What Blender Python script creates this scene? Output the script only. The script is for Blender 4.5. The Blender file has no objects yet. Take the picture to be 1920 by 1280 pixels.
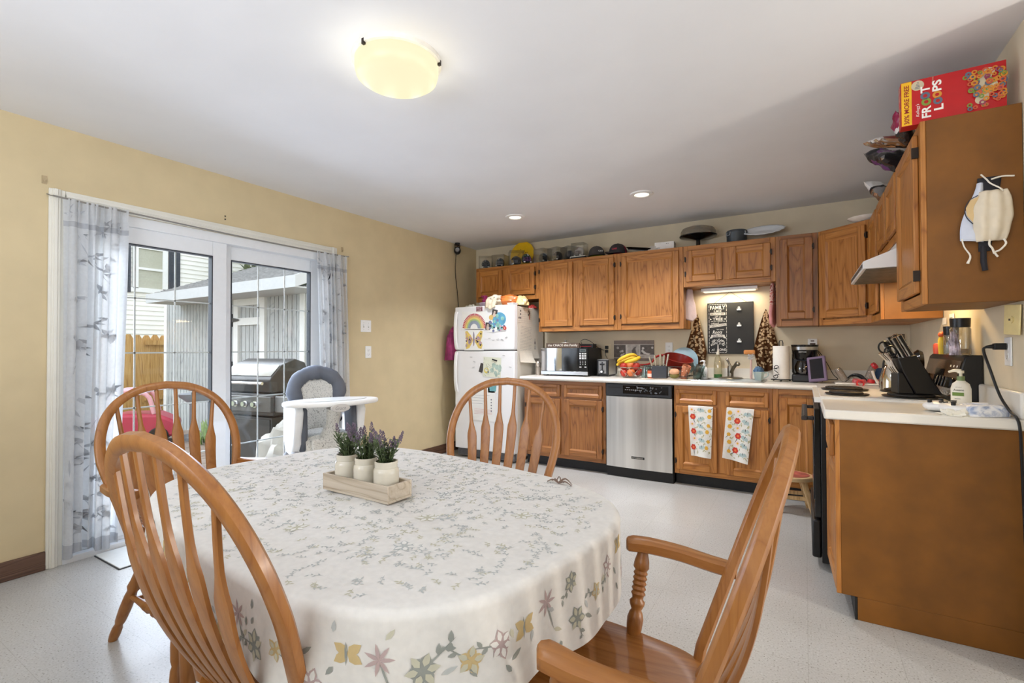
# kitchen and dining corner, built object by object
SKY = 2.6
LAMP_E = 0.93
LAMP_W, LAMP_UP, DOWN_W, STRIP_W, NEXT_W, REAR_W, SUN_W, DAY_W, HOOD_W, BACK_W = 3.5, 1.3, 15, 3.0, 100, 84, 6.0, 22, 5, 22
import bpy, math, random
from mathutils import Vector, Matrix, noise
PI = math.pi
R = random.Random(11)
scene = bpy.context.scene
COL = scene.collection

# ---------------------------------------------------------------- materials
def lin(c):
    out = []
    for v in c[:3]:
        v = v / 255.0
        out.append(v / 12.92 if v <= 0.04045 else ((v + 0.055) / 1.055) ** 2.4)
    return (out[0], out[1], out[2], 1.0)

def new_mat(name):
    m = bpy.data.materials.new(name)
    m.use_nodes = True
    nt = m.node_tree
    b = nt.nodes.get('Principled BSDF')
    return m, nt, b

def node(nt, kind, **kw):
    n = nt.nodes.new(kind)
    for k, v in kw.items():
        if k in n.inputs:
            n.inputs[k].default_value = v
        else:
            setattr(n, k, v)
    return n

def coords(nt, scale=(1, 1, 1), rnd=True):
    tc = node(nt, 'ShaderNodeTexCoord')
    mp = node(nt, 'ShaderNodeMapping')
    mp.inputs['Scale'].default_value = scale
    src = tc.outputs['Object']
    if rnd:
        oi = node(nt, 'ShaderNodeObjectInfo')
        mul = node(nt, 'ShaderNodeVectorMath', operation='MULTIPLY_ADD')
        cmb = node(nt, 'ShaderNodeCombineXYZ')
        nt.links.new(oi.outputs['Random'], cmb.inputs[0])
        nt.links.new(oi.outputs['Random'], cmb.inputs[2])
        nt.links.new(cmb.outputs[0], mul.inputs[0])
        mul.inputs[1].default_value = (7.3, 0, 3.1)
        nt.links.new(src, mul.inputs[2])
        src = mul.outputs[0]
    nt.links.new(src, mp.inputs['Vector'])
    return mp.outputs['Vector']

def ramp(nt, stops):
    r = node(nt, 'ShaderNodeValToRGB')
    el = r.color_ramp.elements
    while len(el) < len(stops):
        el.new(0.5)
    for e, (p, c) in zip(el, stops):
        e.position = p
        e.color = c
    return r

_plain = {}
def P(rgb, rough=0.5, metal=0.0, var=0.06, scale=25.0, bump=0.0, bscale=None, coat=0.0, trans=0.0, ior=1.45, spec=0.5, name=None, sheen=0.0, emit=0.0, alpha=1.0):
    key = (tuple(rgb), rough, metal, var, scale, bump, coat, trans, spec, name, sheen, emit, alpha)
    if key in _plain:
        return _plain[key]
    m, nt, b = new_mat(name or 'surface_%d_%d_%d' % tuple(rgb[:3]))
    c = lin(rgb)
    v = coords(nt)
    n = node(nt, 'ShaderNodeTexNoise', Scale=scale, Detail=4.0)
    nt.links.new(v, n.inputs['Vector'])
    lo = tuple(x * (1 - var) for x in c[:3]) + (1,)
    hi = tuple(min(1, x * (1 + var)) for x in c[:3]) + (1,)
    r = ramp(nt, [(0.3, lo), (0.7, hi)])
    nt.links.new(n.outputs['Fac'], r.inputs['Fac'])
    nt.links.new(r.outputs['Color'], b.inputs['Base Color'])
    b.inputs['Roughness'].default_value = rough
    b.inputs['Metallic'].default_value = metal
    b.inputs['Coat Weight'].default_value = coat
    b.inputs['Transmission Weight'].default_value = trans
    b.inputs['IOR'].default_value = ior
    b.inputs['Specular IOR Level'].default_value = spec
    b.inputs['Sheen Weight'].default_value = sheen
    b.inputs['Alpha'].default_value = alpha
    if emit:
        nt.links.new(r.outputs['Color'], b.inputs['Emission Color'])
        b.inputs['Emission Strength'].default_value = emit
    if bump:
        n2 = node(nt, 'ShaderNodeTexNoise', Scale=bscale or scale * 3, Detail=5.0)
        nt.links.new(v, n2.inputs['Vector'])
        bp = node(nt, 'ShaderNodeBump', Strength=bump, Distance=0.004)
        nt.links.new(n2.outputs['Fac'], bp.inputs['Height'])
        nt.links.new(bp.outputs['Normal'], b.inputs['Normal'])
    _plain[key] = m
    return m

def wood(name, light, mid, dark, axis='z', rough=0.42, k=1.0, coat=0.0, contrast=1.0):
    m, nt, b = new_mat(name)
    s = {'x': (0.1, 1, 1), 'y': (1, 0.1, 1), 'z': (1, 1, 0.1)}[axis]
    v = coords(nt, tuple(a * k for a in s))
    n1 = node(nt, 'ShaderNodeTexNoise', Scale=5.0, Detail=3.0, Distortion=0.6)
    nt.links.new(v, n1.inputs['Vector'])
    mulv = node(nt, 'ShaderNodeMath', operation='MULTIPLY')
    mulv.inputs[1].default_value = 30.0
    nt.links.new(n1.outputs['Fac'], mulv.inputs[0])
    fr = node(nt, 'ShaderNodeMath', operation='PINGPONG')
    fr.inputs[1].default_value = 1.0
    nt.links.new(mulv.outputs[0], fr.inputs[0])
    r1 = ramp(nt, [(0.0, lin(dark)), (0.22, lin(mid)), (1.0, lin(light))])
    nt.links.new(fr.outputs[0], r1.inputs['Fac'])
    s2 = {'x': (4, 190, 190), 'y': (190, 4, 190), 'z': (190, 190, 4)}[axis]
    v2 = coords(nt, s2)
    n2 = node(nt, 'ShaderNodeTexNoise', Scale=1.0, Detail=2.0)
    nt.links.new(v2, n2.inputs['Vector'])
    r2 = ramp(nt, [(0.38, (0.68, 0.58, 0.46, 1)), (0.56, (1, 1, 1, 1))])
    nt.links.new(n2.outputs['Fac'], r2.inputs['Fac'])
    mx = node(nt, 'ShaderNodeMixRGB', blend_type='MULTIPLY')
    mx.inputs[0].default_value = 0.5 * contrast
    nt.links.new(r1.outputs['Color'], mx.inputs[1])
    nt.links.new(r2.outputs['Color'], mx.inputs[2])
    nt.links.new(mx.outputs[0], b.inputs['Base Color'])
    b.inputs['Roughness'].default_value = rough
    b.inputs['Coat Weight'].default_value = coat
    b.inputs['Coat Roughness'].default_value = 0.2
    bp = node(nt, 'ShaderNodeBump', Strength=0.12, Distance=0.002)
    nt.links.new(n2.outputs['Fac'], bp.inputs['Height'])
    nt.links.new(bp.outputs['Normal'], b.inputs['Normal'])
    return m

def clear(name, tint=(245, 248, 248), refl=0.08, haze=0.0):
    """Thin clear pane: mostly passes light straight through, mirrors a little at a slant."""
    m, nt, b = new_mat(name)
    nt.nodes.remove(b)
    out = nt.nodes['Material Output']
    tr = node(nt, 'ShaderNodeBsdfTransparent')
    tr.inputs[0].default_value = lin(tint)
    gl = node(nt, 'ShaderNodeBsdfGlossy')
    gl.inputs['Roughness'].default_value = 0.03
    lw = node(nt, 'ShaderNodeLayerWeight', Blend=0.25)
    ml = node(nt, 'ShaderNodeMath', operation='MULTIPLY_ADD')
    ml.inputs[1].default_value = 0.5
    ml.inputs[2].default_value = refl
    nt.links.new(lw.outputs['Fresnel'], ml.inputs[0])
    mx = node(nt, 'ShaderNodeMixShader')
    nt.links.new(ml.outputs[0], mx.inputs[0])
    nt.links.new(tr.outputs[0], mx.inputs[1])
    nt.links.new(gl.outputs[0], mx.inputs[2])
    last = mx
    if haze:
        df = node(nt, 'ShaderNodeBsdfDiffuse')
        df.inputs[0].default_value = lin((220, 220, 215))
        nz = node(nt, 'ShaderNodeTexNoise', Scale=14.0, Detail=5.0)
        nt.links.new(coords(nt, rnd=False), nz.inputs['Vector'])
        mm = node(nt, 'ShaderNodeMath', operation='MULTIPLY')
        mm.inputs[1].default_value = haze
        nt.links.new(nz.outputs['Fac'], mm.inputs[0])
        m2 = node(nt, 'ShaderNodeMixShader')
        nt.links.new(mm.outputs[0], m2.inputs[0])
        nt.links.new(mx.outputs[0], m2.inputs[1])
        nt.links.new(df.outputs[0], m2.inputs[2])
        last = m2
    nt.links.new(last.outputs[0], out.inputs['Surface'])
    return m

def cloth_mat(name, rgb, trans=0.35, rough=0.9, bump=0.15, holes=0.0):
    m, nt, b = new_mat(name)
    nt.nodes.remove(b)
    out = nt.nodes['Material Output']
    v = coords(nt, rnd=False)
    n = node(nt, 'ShaderNodeTexNoise', Scale=60.0, Detail=4.0)
    nt.links.new(v, n.inputs['Vector'])
    c = lin(rgb)
    r = ramp(nt, [(0.3, tuple(x * 0.93 for x in c[:3]) + (1,)), (0.7, c)])
    nt.links.new(n.outputs['Fac'], r.inputs['Fac'])
    df = node(nt, 'ShaderNodeBsdfDiffuse')
    tl = node(nt, 'ShaderNodeBsdfTranslucent')
    nt.links.new(r.outputs['Color'], df.inputs[0])
    nt.links.new(r.outputs['Color'], tl.inputs[0])
    mx = node(nt, 'ShaderNodeMixShader')
    mx.inputs[0].default_value = trans
    nt.links.new(df.outputs[0], mx.inputs[1])
    nt.links.new(tl.outputs[0], mx.inputs[2])
    last = mx
    if holes:
        tp = node(nt, 'ShaderNodeBsdfTransparent')
        m2 = node(nt, 'ShaderNodeMixShader')
        m2.inputs[0].default_value = holes
        nt.links.new(mx.outputs[0], m2.inputs[1])
        nt.links.new(tp.outputs[0], m2.inputs[2])
        last = m2
    if bump:
        bp = node(nt, 'ShaderNodeBump', Strength=bump, Distance=0.003)
        n2 = node(nt, 'ShaderNodeTexNoise', Scale=22.0, Detail=6.0)
        nt.links.new(v, n2.inputs['Vector'])
        nt.links.new(n2.outputs['Fac'], bp.inputs['Height'])
        nt.links.new(bp.outputs['Normal'], df.inputs['Normal'])
    nt.links.new(last.outputs[0], out.inputs['Surface'])
    return m

# ---------------------------------------------------------------- mesh builder
def T(x=0, y=0, z=0): return Matrix.Translation((x, y, z))
def RX(a): return Matrix.Rotation(a, 4, 'X')
def RY(a): return Matrix.Rotation(a, 4, 'Y')
def RZ(a): return Matrix.Rotation(a, 4, 'Z')
def SC(x, y, z): return Matrix.Diagonal((x, y, z, 1))

def catmull(pts, n=6, closed=False):
    pts = [Vector(p) for p in pts]
    out = []
    N = len(pts)
    rng = range(N) if closed else range(N - 1)
    for i in rng:
        p1, p2 = pts[i], pts[(i + 1) % N]
        p0 = pts[i - 1] if (closed or i > 0) else p1 * 2 - p2
        p3 = pts[(i + 2) % N] if (closed or i + 2 < N) else p2 * 2 - p1
        for k in range(n):
            t = k / n
            out.append(0.5 * ((2 * p1) + (p2 - p0) * t + (2 * p0 - 5 * p1 + 4 * p2 - p3) * t * t + (3 * p1 - p0 - 3 * p2 + p3) * t ** 3))
    if not closed:
        out.append(pts[-1].copy())
    return out

class MB:
    def __init__(s):
        s.v, s.f, s.m = [], [], []
        s.M = Matrix()
    def add(s, vs, fs, m=0):
        o = len(s.v)
        M = s.M
        s.v.extend([M @ Vector(p) for p in vs])
        flip = M.determinant() < 0
        for f in fs:
            f = [o + i for i in f]
            s.f.append(f[::-1] if flip else f)
            s.m.append(m)
        return s
    def bx(s, x0, x1, y0, y1, z0, z1, m=0):
        v = [(x0, y0, z0), (x1, y0, z0), (x1, y1, z0), (x0, y1, z0), (x0, y0, z1), (x1, y0, z1), (x1, y1, z1), (x0, y1, z1)]
        return s.add(v, [(0, 3, 2, 1), (4, 5, 6, 7), (0, 1, 5, 4), (1, 2, 6, 5), (2, 3, 7, 6), (3, 0, 4, 7)], m)
    def cb(s, c, d, m=0):
        return s.bx(c[0] - d[0] / 2, c[0] + d[0] / 2, c[1] - d[1] / 2, c[1] + d[1] / 2, c[2] - d[2] / 2, c[2] + d[2] / 2, m)
    def lathe(s, prof, seg=20, m=0, c=(0, 0, 0), sx=1, sy=1):
        vs, fs, rings = [], [], []
        for r, z in prof:
            if r <= 1e-6:
                rings.append([len(vs)])
                vs.append((c[0], c[1], c[2] + z))
            else:
                rings.append(list(range(len(vs), len(vs) + seg)))
                for i in range(seg):
                    a = 2 * PI * i / seg
                    vs.append((c[0] + r * sx * math.cos(a), c[1] + r * sy * math.sin(a), c[2] + z))
        for A, B in zip(rings, rings[1:]):
            for i in range(seg):
                j = (i + 1) % seg
                if len(A) == 1 and len(B) == 1:
                    continue
                if len(A) == 1:
                    fs.append((A[0], B[j], B[i]))
                elif len(B) == 1:
                    fs.append((A[i], A[j], B[0]))
                else:
                    fs.append((A[i], A[j], B[j], B[i]))
        return s.add(vs, fs, m)
    def cyl(s, c, r, h, m=0, seg=20, r2=None):
        r2 = r if r2 is None else r2
        return s.lathe([(0, 0), (r, 0), (r2, h), (0, h)], seg, m, c)
    def sph(s, c, r, m=0, seg=16, rings=10):
        if not hasattr(r, '__len__'):
            r = (r, r, r)
        M0 = s.M
        s.M = M0 @ T(*c) @ SC(*r)
        s.lathe([(math.cos(a), math.sin(a)) if 0 < i < rings else (0, math.sin(a)) for i, a in enumerate([-PI / 2 + PI * k / rings for k in range(rings + 1)])], seg, m)
        s.M = M0
        return s
    def tube(s, pts, rad, seg=8, m=0, closed=False, sm=0, cap=True, sx=1.0):
        pts = [Vector(p) for p in pts]
        if sm:
            rl = rad if hasattr(rad, '__len__') else None
            n0 = len(pts)
            pts = catmull(pts, sm, closed)
            if rl:
                rad = []
                for i in range(len(pts)):
                    t = i / sm
                    a = min(int(t), n0 - 1)
                    b = min(a + 1, n0 - 1)
                    rad.append(rl[a] + (rl[b] - rl[a]) * (t - a))
        N = len(pts)
        if not hasattr(rad, '__len__'):
            rad = [rad] * N
        vs, fs = [], []
        up = None
        for i, p in enumerate(pts):
            a = pts[i - 1] if (i > 0 or closed) else p
            b = pts[(i + 1) % N] if (i < N - 1 or closed) else p
            t = (b - a)
            if t.length < 1e-9:
                t = Vector((0, 0, 1))
            t.normalize()
            if up is None:
                up = Vector((0, 0, 1)) if abs(t.z) < 0.9 else Vector((1, 0, 0))
            u = up - t * up.dot(t)
            if u.length < 1e-6:
                u = Vector((1, 0, 0)) - t * t.x
            u.normalize()
            w = t.cross(u)
            up = u
            for k in range(seg):
                an = 2 * PI * k / seg
                vs.append(p + u * (math.cos(an) * rad[i]) + w * (math.sin(an) * rad[i] * sx))
        for i in range(N if closed else N - 1):
            j = (i + 1) % N
            for k in range(seg):
                l = (k + 1) % seg
                fs.append((i * seg + k, i * seg + l, j * seg + l, j * seg + k))
        if cap and not closed:
            fs.append(tuple(range(seg))[::-1])
            fs.append(tuple((N - 1) * seg + k for k in range(seg)))
        return s.add(vs, fs, m)
    def sweep(s, pts, side, nrm, w, t, m=0, rnd=0.3):
        """bar swept along pts; side / nrm: per point unit vectors, w across side, t along nrm."""
        N = len(pts)
        vs, fs = [], []
        ws = w if hasattr(w, '__len__') else [w] * N
        ts = t if hasattr(t, '__len__') else [t] * N
        k = 1 - rnd
        for i in range(N):
            a, b = Vector(side[i]) * (ws[i] / 2), Vector(nrm[i]) * (ts[i] / 2)
            p = Vector(pts[i])
            for (x, y) in ((1, -k), (1, k), (k, 1), (-k, 1), (-1, k), (-1, -k), (-k, -1), (k, -1)):
                vs.append(p + a * x + b * y)
        for i in range(N - 1):
            for q in range(8):
                r = (q + 1) % 8
                fs.append((i * 8 + q, i * 8 + r, (i + 1) * 8 + r, (i + 1) * 8 + q))
        fs.append(tuple(range(8))[::-1])
        fs.append(tuple((N - 1) * 8 + q for q in range(8)))
        return s.add(vs, fs, m)
    def prism(s, poly, z0, z1, m=0):
        n = len(poly)
        vs = [(p[0], p[1], z0) for p in poly] + [(p[0], p[1], z1) for p in poly]
        fs = [tuple(range(n))[::-1], tuple(range(n, 2 * n))]
        for i in range(n):
            j = (i + 1) % n
            fs.append((i, j, n + j, n + i))
        return s.add(vs, fs, m)
    def grid(s, fn, nu, nv, m=0, cu=False, flip=False):
        vs = []
        U = nu if cu else nu + 1
        for j in range(nv + 1):
            for i in range(U):
                vs.append(fn(i / nu, j / nv))
        fs = []
        for j in range(nv):
            for i in range(nu):
                a, b = j * U + i, j * U + (i + 1) % U
                c, d = (j + 1) * U + (i + 1) % U, (j + 1) * U + i
                fs.append((a, b, c, d)[::-1] if flip else (a, b, c, d))
        return s.add(vs, fs, m)
    def poly(s, pts, m=0):
        return s.add(pts, [tuple(range(len(pts)))], m)
    def disc(s, cx, cy, r, m=0, n=12, z=0.0, ry=None, rot=0.0):
        ry = r if ry is None else ry
        pts = []
        for i in range(n):
            a = 2 * PI * i / n
            x, y = r * math.cos(a), ry * math.sin(a)
            pts.append((cx + x * math.cos(rot) - y * math.sin(rot), cy + x * math.sin(rot) + y * math.cos(rot), z))
        return s.poly(pts, m)
    def rect(s, x0, x1, y0, y1, m=0, z=0.0):
        return s.poly([(x0, y0, z), (x1, y0, z), (x1, y1, z), (x0, y1, z)], m)
    def text(s, body, w, h, m=0, c=(0, 0), z=0.0, shear=0.0, bold=0.0, rot=0.0):
        """lettering laid flat in the local xy plane, fitted to w x h about c."""
        cu = bpy.data.curves.new('lettering', 'FONT')
        cu.body = body
        cu.shear = shear
        cu.offset = bold
        cu.resolution_u = 3
        o = bpy.data.objects.new('lettering', cu)
        COL.objects.link(o)
        bpy.context.view_layer.update()
        me = bpy.data.meshes.new_from_object(o.evaluated_get(bpy.context.evaluated_depsgraph_get()))
        vs = [v.co.copy() for v in me.vertices]
        fs = [tuple(p.vertices) for p in me.polygons]
        bpy.data.objects.remove(o)
        bpy.data.curves.remove(cu)
        bpy.data.meshes.remove(me)
        if not vs:
            return s
        x0, x1 = min(v.x for v in vs), max(v.x for v in vs)
        y0, y1 = min(v.y for v in vs), max(v.y for v in vs)
        sx, sy = w / max(x1 - x0, 1e-6), h / max(y1 - y0, 1e-6)
        pts = []
        for v in vs:
            a, b = (v.x - (x0 + x1) / 2) * sx, (v.y - (y0 + y1) / 2) * sy
            pts.append((c[0] + a * math.cos(rot) - b * math.sin(rot), c[1] + a * math.sin(rot) + b * math.cos(rot), z))
        return s.add(pts, fs, m)
    def obj(s, name, mats, parent=None, bev=0.0, seg=2, ang=38, smooth=True, sub=0, solid=0.0):
        me = bpy.data.meshes.new(name)
        me.from_pydata([tuple(v) for v in s.v], [], s.f)
        if not isinstance(mats, (list, tuple)):
            mats = [mats]
        for mt in mats:
            me.materials.append(mt)
        me.polygons.foreach_set('material_index', s.m)
        if smooth:
            me.polygons.foreach_set('use_smooth', [True] * len(me.polygons))
            me.set_sharp_from_angle(angle=math.radians(ang))
        me.update()
        o = bpy.data.objects.new(name, me)
        COL.objects.link(o)
        if parent is not None:
            o.parent = parent
        if solid:
            md = o.modifiers.new('thick', 'SOLIDIFY')
            md.thickness = solid
            md.offset = 0
        if bev:
            md = o.modifiers.new('edge', 'BEVEL')
            md.width = bev
            md.segments = seg
            md.limit_method = 'ANGLE'
            md.angle_limit = math.radians(40)
        if sub:
            md = o.modifiers.new('round', 'SUBSURF')
            md.levels = md.render_levels = sub
        return o

def tag(o, label, cat, group=None, kind=None):
    o['label'] = label
    o['category'] = cat
    if group:
        o['group'] = group
    if kind:
        o['kind'] = kind
    return o

def thing(name, label, cat, loc=(0, 0, 0), rz=0.0, group=None):
    o = bpy.data.objects.new(name, None)
    o.empty_display_size = 0.05
    COL.objects.link(o)
    o.location = loc
    o.rotation_euler = (0, 0, rz)
    return tag(o, label, cat, group)

def one(mb, name, mats, label, cat, loc=(0, 0, 0), rz=0.0, group=None, rot=None, **kw):
    o = mb.obj(name, mats, **kw)
    o.location = loc
    o.rotation_euler = rot if rot else (0, 0, rz)
    return tag(o, label, cat, group)

def struct(mb, name, mats, parent=None, **kw):
    o = mb.obj(name, mats, parent, **kw)
    o['kind'] = 'structure'
    return o

def lab(o, text):
    o['label'] = text
    return o

def dup(root, loc, rz, label=None, group=None):
    r = root.copy()
    COL.objects.link(r)
    r.location = loc
    r.rotation_euler = (0, 0, rz)
    if label: r['label'] = label
    if group: r['group'] = group
    for ch in list(root.children):
        c = ch.copy()
        COL.objects.link(c)
        c.parent = r
        for g in list(ch.children):
            d = g.copy()
            COL.objects.link(d)
            d.parent = c
    return r

# shared finishes
OAK_V = wood('oak_vertical', (184, 124, 60), (172, 111, 47), (146, 90, 35), 'z')
OAK_H = wood('oak_horizontal', (186, 126, 62), (174, 113, 49), (148, 92, 36), 'x')
OAK_DV = wood('oak_shadow_vertical', (160, 106, 56), (146, 93, 46), (122, 76, 36), 'z')  # darker copies of the oak, shade put into the colour
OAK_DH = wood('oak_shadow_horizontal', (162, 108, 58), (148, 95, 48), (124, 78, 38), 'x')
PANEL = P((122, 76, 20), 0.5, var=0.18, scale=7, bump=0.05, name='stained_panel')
CHAIR = wood('golden_oak_chair', (158, 105, 52), (150, 97, 45), (140, 88, 38), 'z', rough=0.36, coat=0.12, contrast=0.5)
CHAIRX = wood('golden_oak_chair_seat', (160, 106, 52), (152, 98, 45), (142, 89, 38), 'y', rough=0.36, coat=0.12, contrast=0.5)
WHITE = P((236, 236, 234), 0.35, var=0.02, name='white_plastic')
BLACK = P((22, 22, 23), 0.35, var=0.1, name='black_plastic')
BLACKG = P((14, 14, 15), 0.12, var=0.1, name='black_gloss')
STEEL = P((196, 195, 192), 0.28, 1.0, var=0.04, name='brushed_steel')
CHROME = P((220, 220, 220), 0.1, 1.0, var=0.02, name='chrome')
BRONZE = P((52, 44, 38), 0.45, 0.6, var=0.1, name='dark_hinge_metal')
CLEAR = clear('clear_plastic', (240, 243, 243), 0.06)
# ================================================================ camera, sky, lamps
yaw, pit, rol = 0.54606, 0.0137, -0.00312
fw = Vector((-math.sin(yaw) * math.cos(pit), math.cos(yaw) * math.cos(pit), math.sin(pit)))
r0 = Vector((math.cos(yaw), math.sin(yaw), 0))
u0 = r0.cross(fw)
rt = r0 * math.cos(rol) + u0 * math.sin(rol)
up = rt.cross(fw)
cam_d = bpy.data.cameras.new('camera')
cam_d.sensor_width = 36
cam_d.lens = 36 * 902.784 / 1920
cam_d.clip_start = 0.02
cam_d.clip_end = 200
cam = bpy.data.objects.new('camera', cam_d)
COL.objects.link(cam)
cam.matrix_world = Matrix(((rt.x, up.x, -fw.x, 0), (rt.y, up.y, -fw.y, 0), (rt.z, up.z, -fw.z, 1.1959), (0, 0, 0, 1)))
scene.camera = cam
scene.view_settings.view_transform = 'Standard'
scene.view_settings.look = 'None'
scene.view_settings.gamma = 1.0
scene.view_settings.exposure = 0.1
scene.view_settings.use_curve_mapping = False
scene.cycles.use_denoising = True
scene.cycles.max_bounces = 10
scene.cycles.diffuse_bounces = 5
scene.cycles.glossy_bounces = 4
scene.cycles.transmission_bounces = 6
scene.cycles.transparent_max_bounces = 16
scene.cycles.sample_clamp_indirect = 6.0
scene.cycles.caustics_reflective = False
scene.cycles.caustics_refractive = False

w = bpy.data.worlds.new('sky')
scene.world = w
w.use_nodes = True
wn = w.node_tree
bg = wn.nodes['Background']
tcw = node(wn, 'ShaderNodeTexCoord')
nzw = node(wn, 'ShaderNodeTexNoise', Scale=2.0, Detail=4.0)
wn.links.new(tcw.outputs['Generated'], nzw.inputs['Vector'])
rw = ramp(wn, [(0.3, lin((226, 234, 244))), (0.7, lin((250, 252, 255)))])
wn.links.new(nzw.outputs['Fac'], rw.inputs['Fac'])
wn.links.new(rw.outputs['Color'], bg.inputs['Color'])
bg.inputs['Strength'].default_value = SKY

def light(name, kind, loc, energy, color, size=0.1, rot=(0, 0, 0), size_y=None, shape=None, spread=None):
    d = bpy.data.lights.new(name, kind)
    d.energy = energy
    d.color = lin(color)[:3]
    if kind == 'AREA':
        d.shape = shape or ('RECTANGLE' if size_y else 'SQUARE')
        d.size = size
        if size_y: d.size_y = size_y
        if spread: d.spread = spread
    elif kind != 'SUN':
        d.shadow_soft_size = size
    else:
        d.angle = size
    o = bpy.data.objects.new(name, d)
    o.location = loc
    o.rotation_euler = rot
    COL.objects.link(o)
    return o

# ================================================================ room shell
XL, YB, XR, ZC = -3.548, 4.97, 0.724, 2.44
WALLC = P((204, 187, 150), 0.75, var=0.04, scale=6, bump=0.06, bscale=90, name='beige_wall_paint')
WALLB = P((216, 203, 176), 0.75, var=0.06, scale=4, bump=0.06, bscale=90, name='brightened_beige_paint')  # beige lightened to put some under-cabinet glow into the wall colour

def floor_mat():
    m, nt, b = new_mat('speckled_vinyl_tile')
    v = coords(nt, rnd=False)
    n = node(nt, 'ShaderNodeTexNoise', Scale=140.0, Detail=3.0)
    nt.links.new(v, n.inputs['Vector'])
    r = ramp(nt, [(0.31, lin((120, 114, 104))), (0.39, lin((182, 181, 176))), (0.62, lin((190, 189, 185))), (0.74, lin((208, 208, 205)))])
    nt.links.new(n.outputs['Fac'], r.inputs['Fac'])
    n2 = node(nt, 'ShaderNodeTexNoise', Scale=1.7, Detail=4.0)
    nt.links.new(v, n2.inputs['Vector'])
    r2 = ramp(nt, [(0.35, (0.88, 0.87, 0.85, 1)), (0.65, (1, 1, 1, 1))])
    nt.links.new(n2.outputs['Fac'], r2.inputs['Fac'])
    mx = node(nt, 'ShaderNodeMixRGB', blend_type='MULTIPLY')
    mx.inputs[0].default_value = 1.0
    nt.links.new(r.outputs['Color'], mx.inputs[1])
    nt.links.new(r2.outputs['Color'], mx.inputs[2])
    br = node(nt, 'ShaderNodeTexBrick', offset=0.0, squash=1.0)
    br.inputs['Scale'].default_value = 1.0
    br.inputs['Brick Width'].default_value = 0.305
    br.inputs['Row Height'].default_value = 0.305
    br.inputs['Mortar Size'].default_value = 0.0012
    br.inputs['Mortar Smooth'].default_value = 0.1
    br.inputs['Color1'].default_value = (1, 1, 1, 1)
    br.inputs['Color2'].default_value = (0.96, 0.96, 0.97, 1)
    br.inputs['Mortar'].default_value = (0.80, 0.79, 0.77, 1)
    nt.links.new(v, br.inputs['Vector'])
    m2 = node(nt, 'ShaderNodeMixRGB', blend_type='MULTIPLY')
    m2.inputs[0].default_value = 1.0
    nt.links.new(mx.outputs[0], m2.inputs[1])
    nt.links.new(br.outputs['Color'], m2.inputs[2])
    nt.links.new(m2.outputs[0], b.inputs['Base Color'])
    b.inputs['Roughness'].default_value = 0.32
    b.inputs['Specular IOR Level'].default_value = 0.45
    bp = node(nt, 'ShaderNodeBump', Strength=0.12, Distance=0.002)
    n3 = node(nt, 'ShaderNodeTexNoise', Scale=40.0, Detail=3.0)
    nt.links.new(v, n3.inputs['Vector'])
    nt.links.new(n3.outputs['Fac'], bp.inputs['Height'])
    nt.links.new(bp.outputs['Normal'], b.inputs['Normal'])
    return m

XE, YF = 4.2, -1.7
mb = MB(); mb.bx(XL - 0.14, XE, YF, YB + 0.1, -0.1, 0)
struct(mb, 'floor', floor_mat())
mb = MB(); mb.bx(XL - 0.14, XE, YF, YB + 0.1, ZC, ZC + 0.1)
struct(mb, 'ceiling', P((226, 226, 227), 0.85, var=0.02, scale=3, bump=0.10, bscale=45, name='ceiling_paint'))
DY0, DY1, DZ = 1.0, 2.765, 2.02                       # patio door opening
mb = MB()
mb.bx(XL - 0.14, XL, YF, DY0, 0, ZC); mb.bx(XL - 0.14, XL, DY1, YB + 0.1, 0, ZC); mb.bx(XL - 0.14, XL, DY0, DY1, DZ, ZC)
struct(mb, 'wall_left', WALLC)
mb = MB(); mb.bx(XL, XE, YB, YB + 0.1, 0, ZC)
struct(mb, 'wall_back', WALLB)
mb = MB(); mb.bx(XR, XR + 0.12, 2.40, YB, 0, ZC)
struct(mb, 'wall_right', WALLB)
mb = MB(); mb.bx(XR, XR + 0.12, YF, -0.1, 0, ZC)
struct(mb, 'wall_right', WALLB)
mb = MB(); mb.bx(XL - 0.14, XE, YF - 0.1, YF, 0, ZC)
struct(mb, 'wall_front', WALLC)
BROWN = wood('dark_baseboard_wood', (104, 78, 62), (92, 66, 52), (70, 50, 40), 'y', contrast=0.6)
mb = MB(); mb.bx(XL, XL + 0.016, YF, 0.93, 0, 0.10); mb.bx(XL, XL + 0.02, YF, 0.93, 0, 0.028)
struct(mb, 'baseboard_left', BROWN, bev=0.004)
mb = MB(); mb.bx(XL, XL + 0.016, 2.84, YB, 0, 0.10); mb.bx(XL, XL + 0.02, 2.84, YB, 0, 0.028)
struct(mb, 'baseboard_left', BROWN, bev=0.004)

# ---------------------------------------------------------------- sliding patio door (door_1) with casing
PVC = P((226, 229, 232), 0.35, var=0.015, name='white_vinyl_frame')
CASE = P((222, 220, 210), 0.45, var=0.03, scale=8, name='cream_casing_paint')
def casing(mb, y0, y1, z0, z1, vert):
    # stepped moulding profile: three laps
    if vert:
        mb.bx(XL, XL + 0.014, y0, y1, z0, z1); mb.bx(XL, XL + 0.022, y0 + 0.012, y1 - 0.022, z0, z1); mb.bx(XL, XL + 0.028, y0 + 0.020, y0 + 0.036, z0, z1)
    else:
        mb.bx(XL, XL + 0.014, y0, y1, z0, z1); mb.bx(XL, XL + 0.022, y0, y1, z0 + 0.022, z1 - 0.012); mb.bx(XL, XL + 0.028, y0, y1, z1 - 0.036, z1 - 0.02)
mb = MB(); casing(mb, 0.93, 1.0, 0, 2.085, True); casing(mb, 2.765, 2.835, 0, 2.085, True); casing(mb, 1.0005, 2.7645, 2.02, 2.084, False)
struct(mb, 'trim_1', CASE, bev=0.003)
door = bpy.data.objects.new('door_1', None); COL.objects.link(door); door['kind'] = 'structure'
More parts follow.
